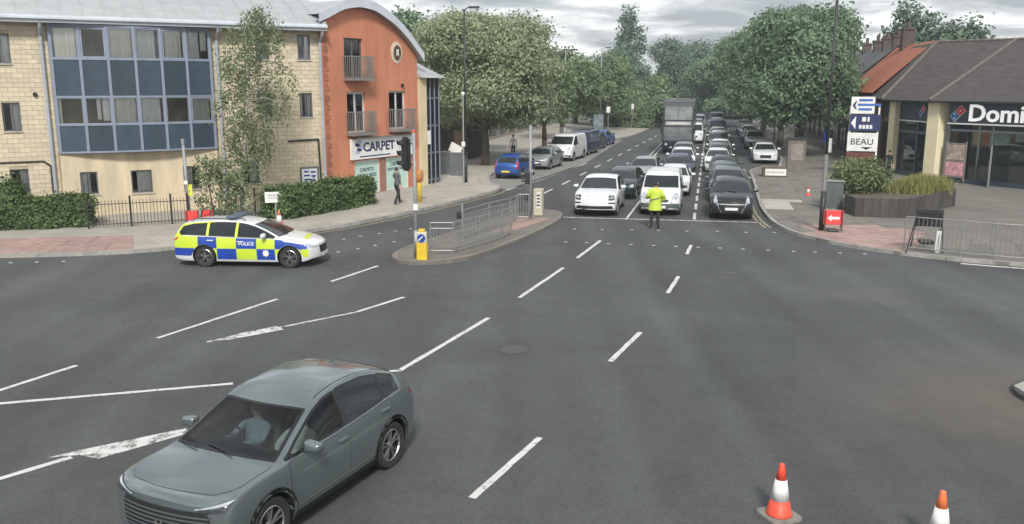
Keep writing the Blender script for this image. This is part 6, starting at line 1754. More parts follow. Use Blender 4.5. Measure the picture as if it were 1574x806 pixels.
# ---------------------------------------------------------------- double-decker bus
def make_bus():
    o = empty('double_decker_bus')
    L_, W_, H_ = 10.9, 1.26, 4.35; xf = L_ / 2
    bodyp = mat('bus_grey', (.04, .043, .047), .35, var=.08, coat=.4); dk = mat('bus_dark', (.022, .024, .028), .3, var=.1)
    prof = [(-xf, .35), (xf - .12, .35), (xf, .75), (xf + .02, 1.5), (xf - .05, 2.15), (xf - .14, 2.55), (xf - .3, 3.85), (xf - .55, 4.22), (xf - .9, H_), (-xf + .3, H_), (-xf, 4.05)]
    MB().xz(prof, -W_, W_).obj('body', bodyp, o, bevel=.09, fix=True)
    def fx(z): return itp([(z_, x_) for x_, z_ in prof[1:9]], z)
    def frontp(z0, z1, y, m_, nm, par=o, d=.02, n__=3):
        mb_ = MB()
        for i in range(n__):
            za = z0 + (z1 - z0) * i / n__; zb_ = z0 + (z1 - z0) * (i + 1) / n__
            mb_.add([(fx(za) + d, -y, za), (fx(za) + d, y, za), (fx(zb_) + d, y, zb_), (fx(zb_) + d, -y, zb_)], [(0, 1, 2, 3)])
        return mb_.obj(nm, m_, par)
    frontp(1.15, 2.2, 1.12, mat('bus_screen', (.11, .122, .126), .1, var=.4, scale=1.5, spec=.9), 'windscreen'); frontp(2.80, 3.85, 1.08, mat('upper_glass', (.17, .185, .19), .1, var=.4, scale=1.2, spec=.9), 'upper_windscreen')  # pale tone painted into the glass for its reflections
    frontp(2.24, 2.78, 1.2, dk, 'dark_band'); frontp(2.40, 2.66, 1.0, mat('bus_pale', (.34, .35, .35), .4, var=.3, scale=3), 'destination_box', d=.03)
    frontp(2.45, 2.61, .55, mat('destination_display', (.42, .42, .38), .4, var=.4, scale=9), 'destination_display', d=.038)
    for z0, z1 in ((1.15, 2.28), (2.80, 3.85)):
        frontp(z0, z1, .012, dk, 'screen_divider', d=.028)
    for sg in (1, -1):
        mb_ = MB()
        for za, zb_ in ((1.1, 2.3), (2.75, 3.3), (3.3, 3.9)):
            mb_.add([(fx(za) + .024, sg * 1.08, za), (fx(za) + .024, sg * 1.2, za), (fx(zb_) + .024, sg * 1.2, zb_), (fx(zb_) + .024, sg * 1.08, zb_)], [(0, 1, 2, 3) if sg > 0 else (3, 2, 1, 0)])
        mb_.obj('corner_pillar', dk, o)
    frontp(.42, 1.08, 1.2, dk, 'lower_panel'); frontp(.55, .68, .3, M['plate_w'], 'number_plate', d=.035)
    for sg in (1, -1):
        MB().lathe([(0, 0), (.11, 0), (.11, .03), (0, .03)], 14, (fx(.85) + .03, sg * .92, .85), 'X').obj('headlight', M['lamp'], o)
        for k in range(6):
            MB().box(-xf + .5 + k * 1.65, -xf + 2.0 + k * 1.65, sg * W_ - .01 if sg < 0 else W_ - .01 + .005, sg * W_ + .012 if sg > 0 else -W_ + .005, 2.85, 3.75).obj('upper_window', M['autoglass'], o)
            if k < 5: MB().box(-xf + .5 + k * 1.65, -xf + 2.0 + k * 1.65, -W_ - .012 if sg < 0 else W_ - .005, -W_ + .005 if sg < 0 else W_ + .012, 1.25, 2.2).obj('lower_window', M['autoglass'], o)
        for x in (xf - 2.7, -xf + 2.4):
            MB().box(x - .62, x + .62, *( (W_ - .01, W_ + .006) if sg > 0 else (-W_ - .006, -W_ + .01)), .3, 1.05).obj('wheel_arch', dk, o)
            tm_, rm = wheel_meshes(.48, .28, 'small'); w = link('wheel', tm_, o, (x, sg * (W_ - .12), .48), (0, 0, 0 if sg > 0 else math.pi)); link('rim', rm, w)
        MB().box(fx(2.2) + .0, fx(2.2) + .3, sg * 1.28 - .09, sg * 1.28 + .09, 1.75, 2.2).obj('wing_mirror', dk, o, bevel=.03)
    MB().box(-2.5, 3.9, -.8, .8, H_ + .002, H_ + .05).obj('roof_panel', mat('bus_roof', (.10, .09, .085), .6, var=.3, scale=1), o)
    MB().box(3.3, 3.9, -.75, -.35, H_ + .06, H_ + .075).obj('roof_number', M['whitep'], o)
    return o
bus = make_bus(); p = road_pt(73.0 + 5.45, -2.55); bus.location = (p.x, p.y, 0); bus.rotation_euler = (0, 0, TO_CAM)
tag(bus, 'grey double-decker bus in the middle lane of the queue', 'bus')

# ---------------------------------------------------------------- crossover in the foreground
hero, hbv, hin = build_car(SP['crossover'], 'crossover_car', hero=True, step=.05)
HP = paint('sage_grey', (0.19, 0.228, 0.23), .65, .22)
repaint(hero, HP)
bm = bmesh.new(); bm.from_mesh(hin['body'].data)
def shrink(poly, d): return grow(poly, -d)
sp_ = [shrink(w, .010) for w in hin['win']]; scp = shrink(hin['scr'], .014); kill = []
for f in bm.faces:
    c = f.calc_center_median()
    if abs(c.y) > .4 and abs(f.normal.y) > .35 and any(inside((c.x, c.z), w) for w in sp_): kill.append(f)
    elif f.normal.z > .15 and inside((c.x, c.y), scp): kill.append(f)
bmesh.ops.delete(bm, geom=kill, context='FACES'); bm.to_mesh(hin['body'].data); bm.free()
def ring_poly(poly, d):
    """a thin frame following an outline, as quads"""
    return poly, grow(poly, -d)
frit = mat('black_frit', (.012, .012, .013), .25, var=0)
def frit_ring(poly, mode, sg, d, off_, name):
    a, b_ = ring_poly(poly, d); n_ = len(a)
    for k in range(0, n_):
        pass
    mb_ = MB(); vs = []
    for src in (grow(a, .012), b_):
        for (u, w) in src:
            if mode == 'side': o_ = Vector((u, 4 * sg, w)); dd = Vector((0, -sg, 0))
            else: o_ = Vector((u, w, 5)); dd = Vector((0, 0, -1))
            h = hbv.ray_cast(o_, dd)
            hh = h if h[0] else hbv.find_nearest(Vector((u, sg * .75, w)) if mode == 'side' else Vector((u, w, 1.3)))
            nn = hh[1]; nn = -nn if nn.dot(dd) > 0 else nn
            vs.append(hh[0] + nn * off_)
    mb_.add(vs, [(k, (k + 1) % n_, n_ + (k + 1) % n_, n_ + k) for k in range(n_)])
    return mb_.obj(name, frit, hero, smooth=True)
for sg in (1, -1):
    for w in hin['win']: frit_ring(w, 'side', sg, .018, .009, 'window_trim')
for sg in (1, -1):      # blacked-out door pillars between the side windows
    for xp in SP['crossover']['pillars']:
        zb0, zc0 = hin['zbelt'](xp) + .022, hin['zcant'](xp) - .04
        patch(hbv, [(xp + .05, zb0), (xp + .05, hin['zcant'](xp + .05) - .04), (xp - .05, hin['zcant'](xp - .05) - .04), (xp - .05, zb0)], 'side', .0105, .08, 'pillar_trim', frit, hero, sg)
frit_ring(hin['scr'], 'top', 1, .025, .009, 'screen_border')
for k in range(6):       # slatted grille
    z = .485 + k * .049
    patch(hbv, [(-.60 - .01 * k, z), (.60 + .01 * k, z), (.60 + .01 * k, z + .02), (-.60 - .01 * k, z + .02)], 'front', .014, .05, 'grille_slat', HP, hero, 1, 0, 2.17)
h = hbv.ray_cast(Vector((4, 0, .60)), Vector((-1, 0, 0)))[0]
bd = MB(); bd.box(h.x + .016, h.x + .03, -.05, -.032, .55, .65); bd.box(h.x + .016, h.x + .03, .032, .05, .55, .65); bd.box(h.x + .016, h.x + .03, -.032, .032, .592, .608); bd.obj('badge', M['chrome'], hero)
patch(hbv, [(-.64, .782), (.64, .782), (.60, .802), (-.60, .802)], 'front', .010, .05, 'grille_edge', M['black'], hero, 1, 0, 2.17)
for sg in (1, -1):       # roof drip lines and lower trim strip
    P = []; Q = []
    for i in range(14):
        x = .1 - 1.35 * i / 13; yy = hin['ycant'](x) * .93; P.append((x, sg * (yy - .008))); Q.append((x, sg * (yy + .008)))
    patch(hbv, P + Q[::-1], 'top', .002, .2, 'roof_gutter', frit, hero)
    P = [(.85, .40), (-.86, .40), (-.86, .42), (.85, .42)]
    patch(hbv, P, 'side', .008, .2, 'lower_strip', M['chrome'], hero, sg)
MB().add([(-.92, -.018, 1.56), (-1.16, -.02, 1.50), (-1.16, .02, 1.50), (-.92, .018, 1.56), (-1.14, 0, 1.59)], [(0, 1, 4), (1, 2, 4), (2, 3, 4), (3, 0, 4)]).obj('roof_aerial', HP, hero)
# cabin
seat_m = mat('seat_cloth', (.06, .062, .066), .85, var=.2, scale=9)
def seat(x, y):
    s_ = MB().box(x - .26, x + .26, y - .25, y + .25, .48, .64).obj('seat', seat_m, hero, bevel=.05)
    b = MB(); b.xz([(x - .22, .6), (x - .10, .6), (x - .32, 1.16), (x - .42, 1.14)], y - .23, y + .23); b.obj('backrest', seat_m, s_, bevel=.035, fix=True)
    b = MB(); b.xz([(x - .36, 1.17), (x - .29, 1.19), (x - .33, 1.36), (x - .40, 1.34)], y - .13, y + .13); b.obj('headrest', seat_m, s_, bevel=.03, fix=True)
seat(.12, .37); seat(.12, -.37)
s_ = MB().box(-.98, -.5, -.6, .6, .5, .66).obj('rear_bench', seat_m, hero, bevel=.05)
b = MB(); b.xz([(-.98, .6), (-.86, .6), (-1.08, 1.15), (-1.18, 1.15)], -.6, .6); b.obj('backrest', seat_m, s_, bevel=.04, fix=True)
b = MB(); b.xz([(.55, .70), (1.16, .80), (1.12, .99), (.86, 1.0), (.62, .95)], -.66, .66); b.obj('dashboard', M['interior'], hero, bevel=.03, fix=True)
MB().box(-1.9, 1.3, -.70, .70, .34, .42).obj('cabin_floor', M['interior'], hero)
sw = MB(); n_ = 20
for k in range(n_):
    a0 = 6.283 * k / n_; a1 = 6.283 * (k + 1) / n_
    f_ = lambda a: Vector((.58 - .07 * math.sin(a), -.37 + .18 * math.cos(a), .93 + .17 * math.sin(a)))
    sw.tube(f_(a0), f_(a1), .016, None, 6, cap=False)
sw.tube((.58, -.54, .93), (.58, -.2, .93), .02, None, 6); sw.tube((.58, -.37, .93), (.72, -.37, .86), .03, None, 6)
sw.obj('steering_wheel', M['black'], hero)
MB().box(.23, .26, -.12, .12, 1.36, 1.42).obj('rear_view_mirror', M['black'], hero, bevel=.008)
hero.location = (-3.145, 11.44, 0); hero.rotation_euler = (0, 0, R(-114.8)); hero.scale = (1.028, 1.028, 1.028)
tag(hero, 'grey-green crossover car driving towards the camera in the foreground', 'car')
for k, p in PROTO.items():      # the pattern cars themselves are not part of the place
    for ch in list(p.children_recursive) + [p]: bpy.data.objects.remove(ch)
# ================================================================ people
def skin_figure(name, pts, edges, mats, matfn, parent=None, root='pelvis', sub=2):
    """one continuous surface grown round a posed skeleton; pts: name -> (xyz, radius)"""
    keys = list(pts); idx = {k: i for i, k in enumerate(keys)}
    me = bpy.data.meshes.new(name); me.from_pydata([tuple(pts[k][0]) for k in keys], [(idx[a], idx[b_]) for a, b_ in edges], [])
    o = bpy.data.objects.new('tmp_fig', me); col.objects.link(o)
    sk = o.modifiers.new('skin', 'SKIN'); sk.use_smooth_shade = True; sk.branch_smoothing = .3
    lay = me.skin_vertices[0].data
    for k in keys:
        r_ = pts[k][1]; lay[idx[k]].radius = r_ if hasattr(r_, '__len__') else (r_, r_); lay[idx[k]].use_root = (k == root)
    sb = o.modifiers.new('s', 'SUBSURF'); sb.levels = sub; sb.render_levels = sub
    out = evaluated(o); bpy.data.objects.remove(o); out.name = name
    out.materials.clear()
    for m_ in mats: out.materials.append(m_)
    for p in out.polygons: p.material_index = matfn(p.center); p.use_smooth = True
    return link(name, out, parent)
def hand_pts(pts, edges, side, wrist, d, spread, curl=.02):
    """palm and five unequal fingers rooted on the wrist"""
    w = Vector(wrist); d = Vector(d).normalized(); s_ = Vector(spread).normalized(); n_ = d.cross(s_)
    palm = w + d * .075; pts[side + 'palm'] = (palm, (.036, .02)); edges.append((side + 'wrist', side + 'palm'))
    for k, (o_, ln) in enumerate([(-.033, .062), (-.012, .078), (.011, .074), (.032, .058)]):
        a = palm + s_ * o_ + d * .03; b_ = a + d * ln * .55 + n_ * curl * .6; c = b_ + d * ln * .45 + n_ * curl * 1.6
        for q, p, r_ in (('a', a, .0105), ('b', b_, .0095), ('c', c, .0075)): pts['%sf%d%s' % (side, k, q)] = (p, r_)
        edges += [(side + 'palm', '%sf%da' % (side, k)), ('%sf%da' % (side, k), '%sf%db' % (side, k)), ('%sf%db' % (side, k), '%sf%dc' % (side, k))]
    a = w + d * .03 - s_ * .035; b_ = a + d * .035 - s_ * .025 + n_ * .01
    pts[side + 'ta'] = (a, .012); pts[side + 'tb'] = (b_, .0105); edges += [(side + 'wrist', side + 'ta'), (side + 'ta', side + 'tb')]
def person(name, label, loc, rz, height=1.76, mats=None, pose=None, jacket=None, hat=None, hair=True, trousers_top=.95, shirt=None):
    """standing or walking figure, facing local -Y... +Y is the back"""
    o = empty(name, loc, rz); k = height / 1.76
    J = dict(pelvis=((0, 0, .96), (.15, .105)), waist=((0, 0, 1.10), (.135, .095)), chest=((0, -.01, 1.32), (.165, .115)), neckb=((0, .005, 1.475), (.07, .065)), neck=((0, -.005, 1.53), .052), head=((0, -.012, 1.63), (.072, .09)), crown=((0, -.005, 1.70), (.072, .088)), top=((0, 0, 1.745), (.045, .055)),
             Lhip=((.095, 0, .90), (.10, .10)), Lknee=((.105, -.02, .50), (.072, .075)), Lank=((.11, .02, .10), (.054, .058)), Ltoe=((.12, -.14, .035), (.04, .03)), Lheel=((.11, .05, .04), (.035, .03)),
             Lsh=((.185, 0, 1.42), (.06, .06)), Lel=((.25, .03, 1.14), .045), Lwrist=((.26, -.04, .88), .03))
    if pose: 
        for q, v in pose.items(): J[q] = (v, J[q][1] if q in J else J['L' + q[1:]][1])
    for q in [q for q in J if q[0] == 'L' and q[1:] in ('hip', 'knee', 'ank', 'toe', 'heel', 'sh', 'el', 'wrist')]:
        if 'R' + q[1:] not in J: v = J[q]; J['R' + q[1:]] = ((-v[0][0], v[0][1], v[0][2]), v[1])
    E_ = [('pelvis', 'waist'), ('waist', 'chest'), ('chest', 'neckb'), ('neckb', 'neck'), ('neck', 'head'), ('head', 'crown'), ('crown', 'top')]
    for s_ in 'LR':
        E_ += [('pelvis', s_ + 'hip'), (s_ + 'hip', s_ + 'knee'), (s_ + 'knee', s_ + 'ank'), (s_ + 'ank', s_ + 'toe'), (s_ + 'ank', s_ + 'heel'), ('chest', s_ + 'sh'), (s_ + 'sh', s_ + 'el'), (s_ + 'el', s_ + 'wrist')]
        w = Vector(J[s_ + 'wrist'][0]); e_ = Vector(J[s_ + 'el'][0]); hand_pts(J, E_, s_, w, w - e_, Vector((0, -1, 0)) if abs((w - e_).normalized().y) < .8 else Vector((1, 0, 0)))
    J = {q: (Vector(v[0]) * k, (v[1][0] * k, v[1][1] * k) if hasattr(v[1], '__len__') else v[1] * k) for q, v in J.items()}
    wr = [J['Lwrist'][0], J['Rwrist'][0]]
    def mf(c):
        z = c.z / k
        if z < .075: return 3
        if min((c - w).length for w in wr) < .10 * k + .02 or any((c - J[s_ + 'palm'][0]).length < .13 for s_ in 'LR'): return 0
        if z > 1.50 * 1.0 and abs(c.x) < .15: return 0
        if z < trousers_top and abs(c.x) < .2: return 2
        return 1
    skin_figure('body', J, E_, mats, mf, o)
    hc = J['head'][0]; hk = k
    if hair: ellipsoid('hair', (hc.x, hc.y + .022 * hk, hc.z + .05 * hk), (.083 * hk, .098 * hk, .095 * hk), M['hair'], o)
    # nose, ears, eyes
    MB().add([(hc.x, hc.y - .118 * hk, hc.z + .0), (hc.x - .014, hc.y - .088 * hk, hc.z - .008), (hc.x + .014, hc.y - .088 * hk, hc.z - .008), (hc.x, hc.y - .088 * hk, hc.z + .045)], [(0, 1, 3), (0, 3, 2), (0, 2, 1)]).obj('nose', mats[0], o)
    for s_ in (-1, 1):
        ellipsoid('ear', (hc.x + s_ * .078 * hk, hc.y + .01, hc.z + .01), (.012, .022, .032), mats[0], o, 8); ellipsoid('eye', (hc.x + s_ * .03 * hk, hc.y - .088 * hk, hc.z + .035 * hk), (.012, .008, .008), M['black'], o, 8)
    MB().box(hc.x - .025, hc.x + .025, hc.y - .096 * hk, hc.y - .088 * hk, hc.z - .045, hc.z - .035).obj('mouth', mat('lip', (.28, .11, .09), .6, var=.1), o)
    tag(o, label, 'person')
    return o, J, k
# officer in a long hi-vis jacket, back to the camera, arms folded towards the queue
p = ground_at(1006, 352)
off_m = [M['skin'], M['hivis'], M['cloth_black'], M['black']]
of, J, k = person('person', 'person in yellow hi-vis jacket and black trousers standing before the white van', (p.x, p.y, 0), TO_CAM + math.pi - R(100), 1.88, off_m,
    dict(Lel=(.30, -.02, 1.16), Lwrist=(.16, -.22, 1.18), Rel=(-.31, .0, 1.15), Rwrist=(-.17, -.20, 1.0), Lknee=(.12, -.02, .50), Lank=(.15, .02, .10), Ltoe=(.19, -.13, .035), Lheel=(.15, .05, .04), Rknee=(-.11, -.03, .5), Rank=(-.12, .0, .1), Rtoe=(-.16, -.15, .035), Rheel=(-.12, .04, .04)), hair=True)
of.rotation_euler = (0, 0, TO_CAM - math.pi / 2)
jk = MB(); rings = [(.70, .245, .17), (.80, .24, .17), (.96, .215, .155), (1.10, .205, .15), (1.30, .225, .155), (1.42, .215, .14), (1.50, .13, .11), (1.53, .085, .085)]
n_ = 20; rj = random.Random(2)
for (z, a, b_) in rings:
    for i in range(n_):
        t = 6.283 * i / n_; w = 1 + .035 * math.sin(5 * t + z * 9) * (1 if z < 1.2 else .4); jk.v.append((a * math.cos(t) * w * k, b_ * math.sin(t) * w * k, z * k))
for q in range(len(rings) - 1):
    for i in range(n_): jk.f.append((q*n_+i, q*n_+(i+1) % n_, (q+1)*n_+(i+1) % n_, (q+1)*n_+i)); jk.m.append(0)
jo = jk.obj('jacket', M['hivis'], of, smooth=True)
for z in (1.12,):
    tp_ = MB(); rr_ = .222 if z < 1 else .209; rb_ = .162 if z < 1 else .153
    for i in range(n_):
        t = 6.283 * i / n_; w = 1.02 + .035 * math.sin(5 * t + z * 9)
        tp_.v += [(rr_ * math.cos(t) * w * k, rb_ * math.sin(t) * w * k, (z - .022 - .06 * math.cos(t)) * k), (rr_ * math.cos(t) * w * k, rb_ * math.sin(t) * w * k, (z + .022 - .06 * math.cos(t)) * k)]
    for i in range(n_): j = (i + 1) % n_; tp_.f.append((2*i, 2*j, 2*j+1, 2*i+1)); tp_.m.append(0)
    tp_.obj('reflective_band', M['hivis_or'] if z < 1 else M['cabinet'], jo, smooth=True)
for s_ in 'LR':
    sl = MB(); a = J[s_ + 'sh'][0]; b_ = J[s_ + 'el'][0]; c = J[s_ + 'wrist'][0]
    sl.tube(a + (a - b_) * .12, b_ + (b_ - a) * .08, .085 * k, .072 * k, 12); sl.tube(b_ + (b_ - c) * .1, c, .07 * k, .055 * k, 12); sl.obj('sleeve', M['hivis'], jo, smooth=True)
hc = J['head'][0]
ct = MB(); ct.lathe([(.092, .055), (.095, .09), (.128, .125), (.122, .14), (0, .155)], 18, (hc.x, hc.y + .01, hc.z)); cp = ct.obj('cap', M['cloth_black'], of, smooth=True)
MB().lathe([(.097, .06), (.099, .088)], 18, (hc.x, hc.y + .01, hc.z)).obj('cap_band', M['whitep'], cp)
pk = MB(); pk.prism([(-.09, -.07), (.09, -.07), (.06, -.15), (-.06, -.15)], 0, .012); pk.obj('cap_peak', M['black'], cp, loc=(hc.x, hc.y, hc.z + .055))
# pedestrian striding past the carpet shop, one hand at the ear
p = ground_at(611, 315, KH)
pw, J, k = person('person', 'person in black walking past the carpet shop with a hand at the ear', (p.x, p.y, KH), R(58), 1.74, [M['skin'], mat('grey_top', (.10, .10, .11), .85, var=.2, scale=7), M['cloth_black'], M['whitep']],
    dict(Lknee=(.10, -.22, .52), Lank=(.10, -.30, .12), Ltoe=(.11, -.45, .06), Lheel=(.10, -.27, .05), Rknee=(-.10, .06, .50), Rank=(-.10, .30, .14), Rtoe=(-.11, .19, .05), Rheel=(-.10, .36, .08), Lel=(.27, -.12, 1.24), Lwrist=(.14, -.16, 1.50), Rel=(-.25, .10, 1.15), Rwrist=(-.26, .0, .90)))
pw.rotation_euler = (0, 0, R(148))
# person in white under the trees, another in dark clothes behind the shrub
p = road_pt(66, -14.6, KH)
person('person', 'person in a white top standing under the trees at left', p, R(200), 1.75, [M['skin'], M['cloth_white'], mat('jeans', (.05, .06, .09), .85, var=.2), M['black']])
p = at_depth(1371, 262, 52); 
person('person', 'person in dark clothes beside the cream pier behind the planter', (p.x - .2, p.y, KH), R(120), 1.72, [M['skin'], M['cloth_black'], M['cloth_black'], M['black']])
# driver and passenger in the foreground car
def sitter(y, m_top, label, lean=0, wheel=False):
    pts = dict(pelvis=((-.05, y, .72), (.15, .12)), waist=((-.10, y, .86), (.14, .11)), chest=((-.15, y, 1.06), (.17, .11)), neckb=((-.17, y, 1.19), .06), neck=((-.16, y, 1.24), .05), head=((-.14, y + lean, 1.33), (.075, .09)), crown=((-.15, y + lean, 1.40), (.072, .085)), top=((-.15, y + lean, 1.445), (.045, .05)))
    E_ = [('pelvis', 'waist'), ('waist', 'chest'), ('chest', 'neckb'), ('neckb', 'neck'), ('neck', 'head'), ('head', 'crown'), ('crown', 'top')]
    for s_, q in (('L', 1), ('R', -1)):
        pts[s_ + 'hip'] = ((.05, y + q * .1, .70), .085); pts[s_ + 'knee'] = ((.42, y + q * .13, .74), .065); pts[s_ + 'ank'] = ((.55, y + q * .12, .48), .045)
        pts[s_ + 'sh'] = ((-.15, y + q * .19, 1.12), .06); pts[s_ + 'el'] = ((.06, y + q * .24, .92), .045); pts[s_ + 'wrist'] = ((.40, y + q * .17, 1.0) if wheel else (.28, y + q * .08, .80), .03)
        E_ += [('pelvis', s_ + 'hip'), (s_ + 'hip', s_ + 'knee'), (s_ + 'knee', s_ + 'ank'), ('chest', s_ + 'sh'), (s_ + 'sh', s_ + 'el'), (s_ + 'el', s_ + 'wrist')]
        hand_pts(pts, E_, s_, pts[s_ + 'wrist'][0], (1, 0, .25) if wheel else (1, -q * .4, 0), (0, q, 0), .03)
    pts = {q: (Vector(v[0]) + Vector((.22, 0, -.15 if v[0][2] > 1.0 else -.08)), v[1]) for q, v in pts.items()}
    o = empty('person', hero.location, hero.rotation_euler[2]); o.scale = hero.scale
    def mf(c):
        if c.z > 1.065: return 0
        if any((c - Vector(pts[s_ + 'palm'][0])).length < .12 for s_ in 'LR'): return 0
        return 2 if c.z < .72 and c.x > .19 else 1
    skin_figure('body', {q: (Vector(v[0]), v[1]) for q, v in pts.items()}, E_, [M['skin'], m_top, M['cloth_black']], mf, o)
    ellipsoid('hair', (.025, y + lean, 1.252), (.085, .083, .078), mat('brown_hair', (.09, .055, .035), .7, var=.3, scale=20), o)
    MB().add([(.185, y + lean, 1.175), (.16, y + lean - .014, 1.165), (.16, y + lean + .014, 1.165), (.16, y + lean, 1.22)], [(0, 1, 3), (0, 3, 2), (0, 2, 1)]).obj('nose', M['skin'], o)
    tag(o, label, 'person')
sitter(-.37, mat('driver_top', (.22, .24, .27), .85, var=.2), 'driver at the wheel of the foreground car', 0, True)
sitter(.37, mat('passenger_top', (.42, .40, .37), .85, var=.2), 'passenger beside the driver in the foreground car')

# ================================================================ street furniture
# traffic cones
def cone(px, py, label, h=.75, z=0.0, rz=.3, tip=False):
    p = ground_at(px, py, z); o = empty('traffic_cone', (p.x, p.y, z), rz); q = h / .75
    b = MB(); b.prism(rounded([(-.225*q, -.225*q), (.225*q, -.225*q), (.225*q, .225*q), (-.225*q, .225*q)], .06, 2), 0, .055 * q); b.obj('base', M['cone_base'], o, bevel=.01)
    def rad(z_): return (.155 - (.155 - .034) * (z_ - .055) / .695) * q
    def seg(z0, z1, nm, m_, e_=0): MB().lathe([(rad(z0) + e_, z0 * q), (rad(z1) + e_, z1 * q)], 24, (0, 0, 0)).obj(nm, m_, o, smooth=True)
    MB().lathe([(rad(.055) + .02, .053 * q), (rad(.055) + .01, .075 * q), (rad(.27), .27 * q)], 24).obj('lower_sleeve', M['cone_red'], o, smooth=True)
    seg(.265, .54, 'white_sleeve', M['cone_white'], .004)
    MB().lathe([(rad(.535), .535 * q), (rad(.70), .70 * q), (.036 * q, .715 * q), (.036 * q, .75 * q), (.02 * q, .757 * q), (0, .757 * q)], 24).obj('top', M['cone_red'] if not tip else mat('cone_orange', (.70, .17, .06), .5, var=.2, scale=9), o, smooth=True)
    tag(o, label, 'traffic cone')
    return o
cone(1197, 795, 'red and white traffic cone with grey base in the foreground road', rz=.35)
cone(1441, 842, 'traffic cone cut by the bottom edge at right foreground', rz=.7, tip=True)
cone(1242, 302, 'small red and white cone on the right pavement', .5, KH, .2)

def signal_head(par, loc, rz, lit=None, nm='signal_head', small=False):
    h = MB(); hh, ww = (.95, .30) if not small else (.5, .26)
    h.box(-ww / 2, ww / 2, -.09, .12, 0, hh); o = h.obj(nm, M['black'], par, loc=loc, rot=(0, 0, rz), bevel=.02)
    if not small: MB().box(-ww / 2 - .1, ww / 2 + .1, .0, .012, -.06, hh + .06).obj('backing_board', M['black'], o)
    n__ = 3 if not small else 2
    for k in range(n__):
        z = hh * (k + .5) / n__
        MB().lathe([(0, 0), (.095, 0), (.1, .01)], 18, (0, -.10, z), 'Y').obj('lens', mat('lens_dark_' + str(k), [(.012, .05, .03), (.07, .04, .01), (.07, .012, .01)][k], .2, var=.1), o, fix=True)
        v = MB(); m_ = 12
        for i in range(m_ + 1):
            a = -.35 + (math.pi + .7) * i / m_
            v.v += [(.115 * math.cos(a), -.09, z + .115 * math.sin(a)), (.11 * math.cos(a), -.24 - .05 * math.sin(a), z + .11 * math.sin(a))]
        for i in range(m_): v.f.append((2*i, 2*i+2, 2*i+3, 2*i+1)); v.m.append(0)
        v.obj('visor', M['black'], o)
    return o
# signal post on the island with the keep-left bollard
p = ground_at(640, 396, KH)
ts = empty('traffic_signal', (p.x, p.y, KH), 0)
MB().tube((0, 0, 0), (0, 0, 4.0), .06, .055, 12).obj('post', M['greypole'], ts, smooth=True)
MB().lathe([(0, 0), (.06, 0), (.06, .05), (0, .09)], 12, (0, 0, 4.0)).obj('post_cap', M['cone_red'], ts)
MB().tube((0, 0, 0), (0, 0, .9), .075, .075, 12).obj('post_sleeve', M['galv'], ts, smooth=True)
signal_head(ts, (-.27, .02, 2.85), R(-62)); 
br = MB(); br.tube((0, 0, 3.65), (-.27, .05, 3.65), .022); br.tube((0, 0, 3.0), (-.27, .05, 3.0), .022); br.obj('bracket', M['black'], ts)
MB().box(-.05, .09, -.11, -.06, 1.55, 1.75).obj('label_plate', M['whitep'], ts)
tag(ts, 'grey traffic signal post with black signal head beside the yellow bollard', 'traffic light')
p = ground_at(647, 398, KH)
bo = empty('keep_left_bollard', (p.x + .06, p.y - .12, KH), R(-8)); bo.scale = (.86, .86, .88)
b = MB(); b.prism(rounded([(-.2, -.13), (.2, -.13), (.2, .13), (-.2, .13)], .06, 3), .0, .62); b.obj('base', M['yellow'], bo, bevel=.02)
b = MB(); b.prism(rounded([(-.19, -.12), (.19, -.12), (.19, .12), (-.19, .12)], .06, 3), .625, 1.02); u = b.obj('upper', mat('bollard_white', (.55, .54, .44), .5, var=.12), bo, bevel=.03)
MB().lathe([(0, 0), (.15, 0), (.155, .01)], 22, (-.0, -.135, .80), 'Y').obj('blue_disc', M['blue'], bo, fix=True)
ar = MB(); ar.xz([(-.09, .72), (-.03, .72), (-.045, .745), (.08, .865), (.055, .89), (-.07, .77), (-.09, .79)], -.155, -.148); ar.obj('arrow', M['whitep'], bo, fix=True)
b = MB(); b.prism(rounded([(-.12, -.1), (.12, -.1), (.12, .1), (-.12, .1)], .05, 3), 1.02, 1.12); b.obj('cap', M['yellow'], bo, bevel=.02)
for x in (-.12, .12): MB().tube((x, 0, -.06), (x, 0, .05), .03).obj('foot', M['darkmetal'], bo)
tag(bo, 'yellow and white bollard with blue keep-left disc on the island', 'bollard')
# second signal post, farther along the island
p = ground_at(815, 336, KH)
ts2 = empty('traffic_signal', (p.x, p.y, KH), 0)
MB().tube((0, 0, 0), (0, 0, 3.85), .058, .055, 12).obj('post', M['greypole'], ts2, smooth=True)
signal_head(ts2, (-.14, .0, 1.45), R(-90), small=True); signal_head(ts2, (-.13, .02, .75), R(-90), small=True).scale = (.8, .8, .6)
MB().box(.07, .09, -.06, .06, 1.9, 2.05).obj('label_plate', M['whitep'], ts2)
tag(ts2, 'tall grey signal post at the far end of the island', 'traffic light')
p = ground_at(828, 331, KH)
cb = empty('control_cabinet', (p.x, p.y + .15, KH), -ROAD)
MB().box(-.19, .19, -.2, .2, 0, 1.12).obj('body', M['cream'], cb, bevel=.02)
MB().box(-.05, .11, -.21, -.202, .3, 1.0).obj('door_panel', M['whitep'], cb); 
for k in range(4): MB().box(-.03, .09, -.216, -.211, .4 + k * .14, .47 + k * .14).obj('panel_mark', M['black'], cb)
tag(cb, 'cream control cabinet at the far end of the island', 'cabinet')
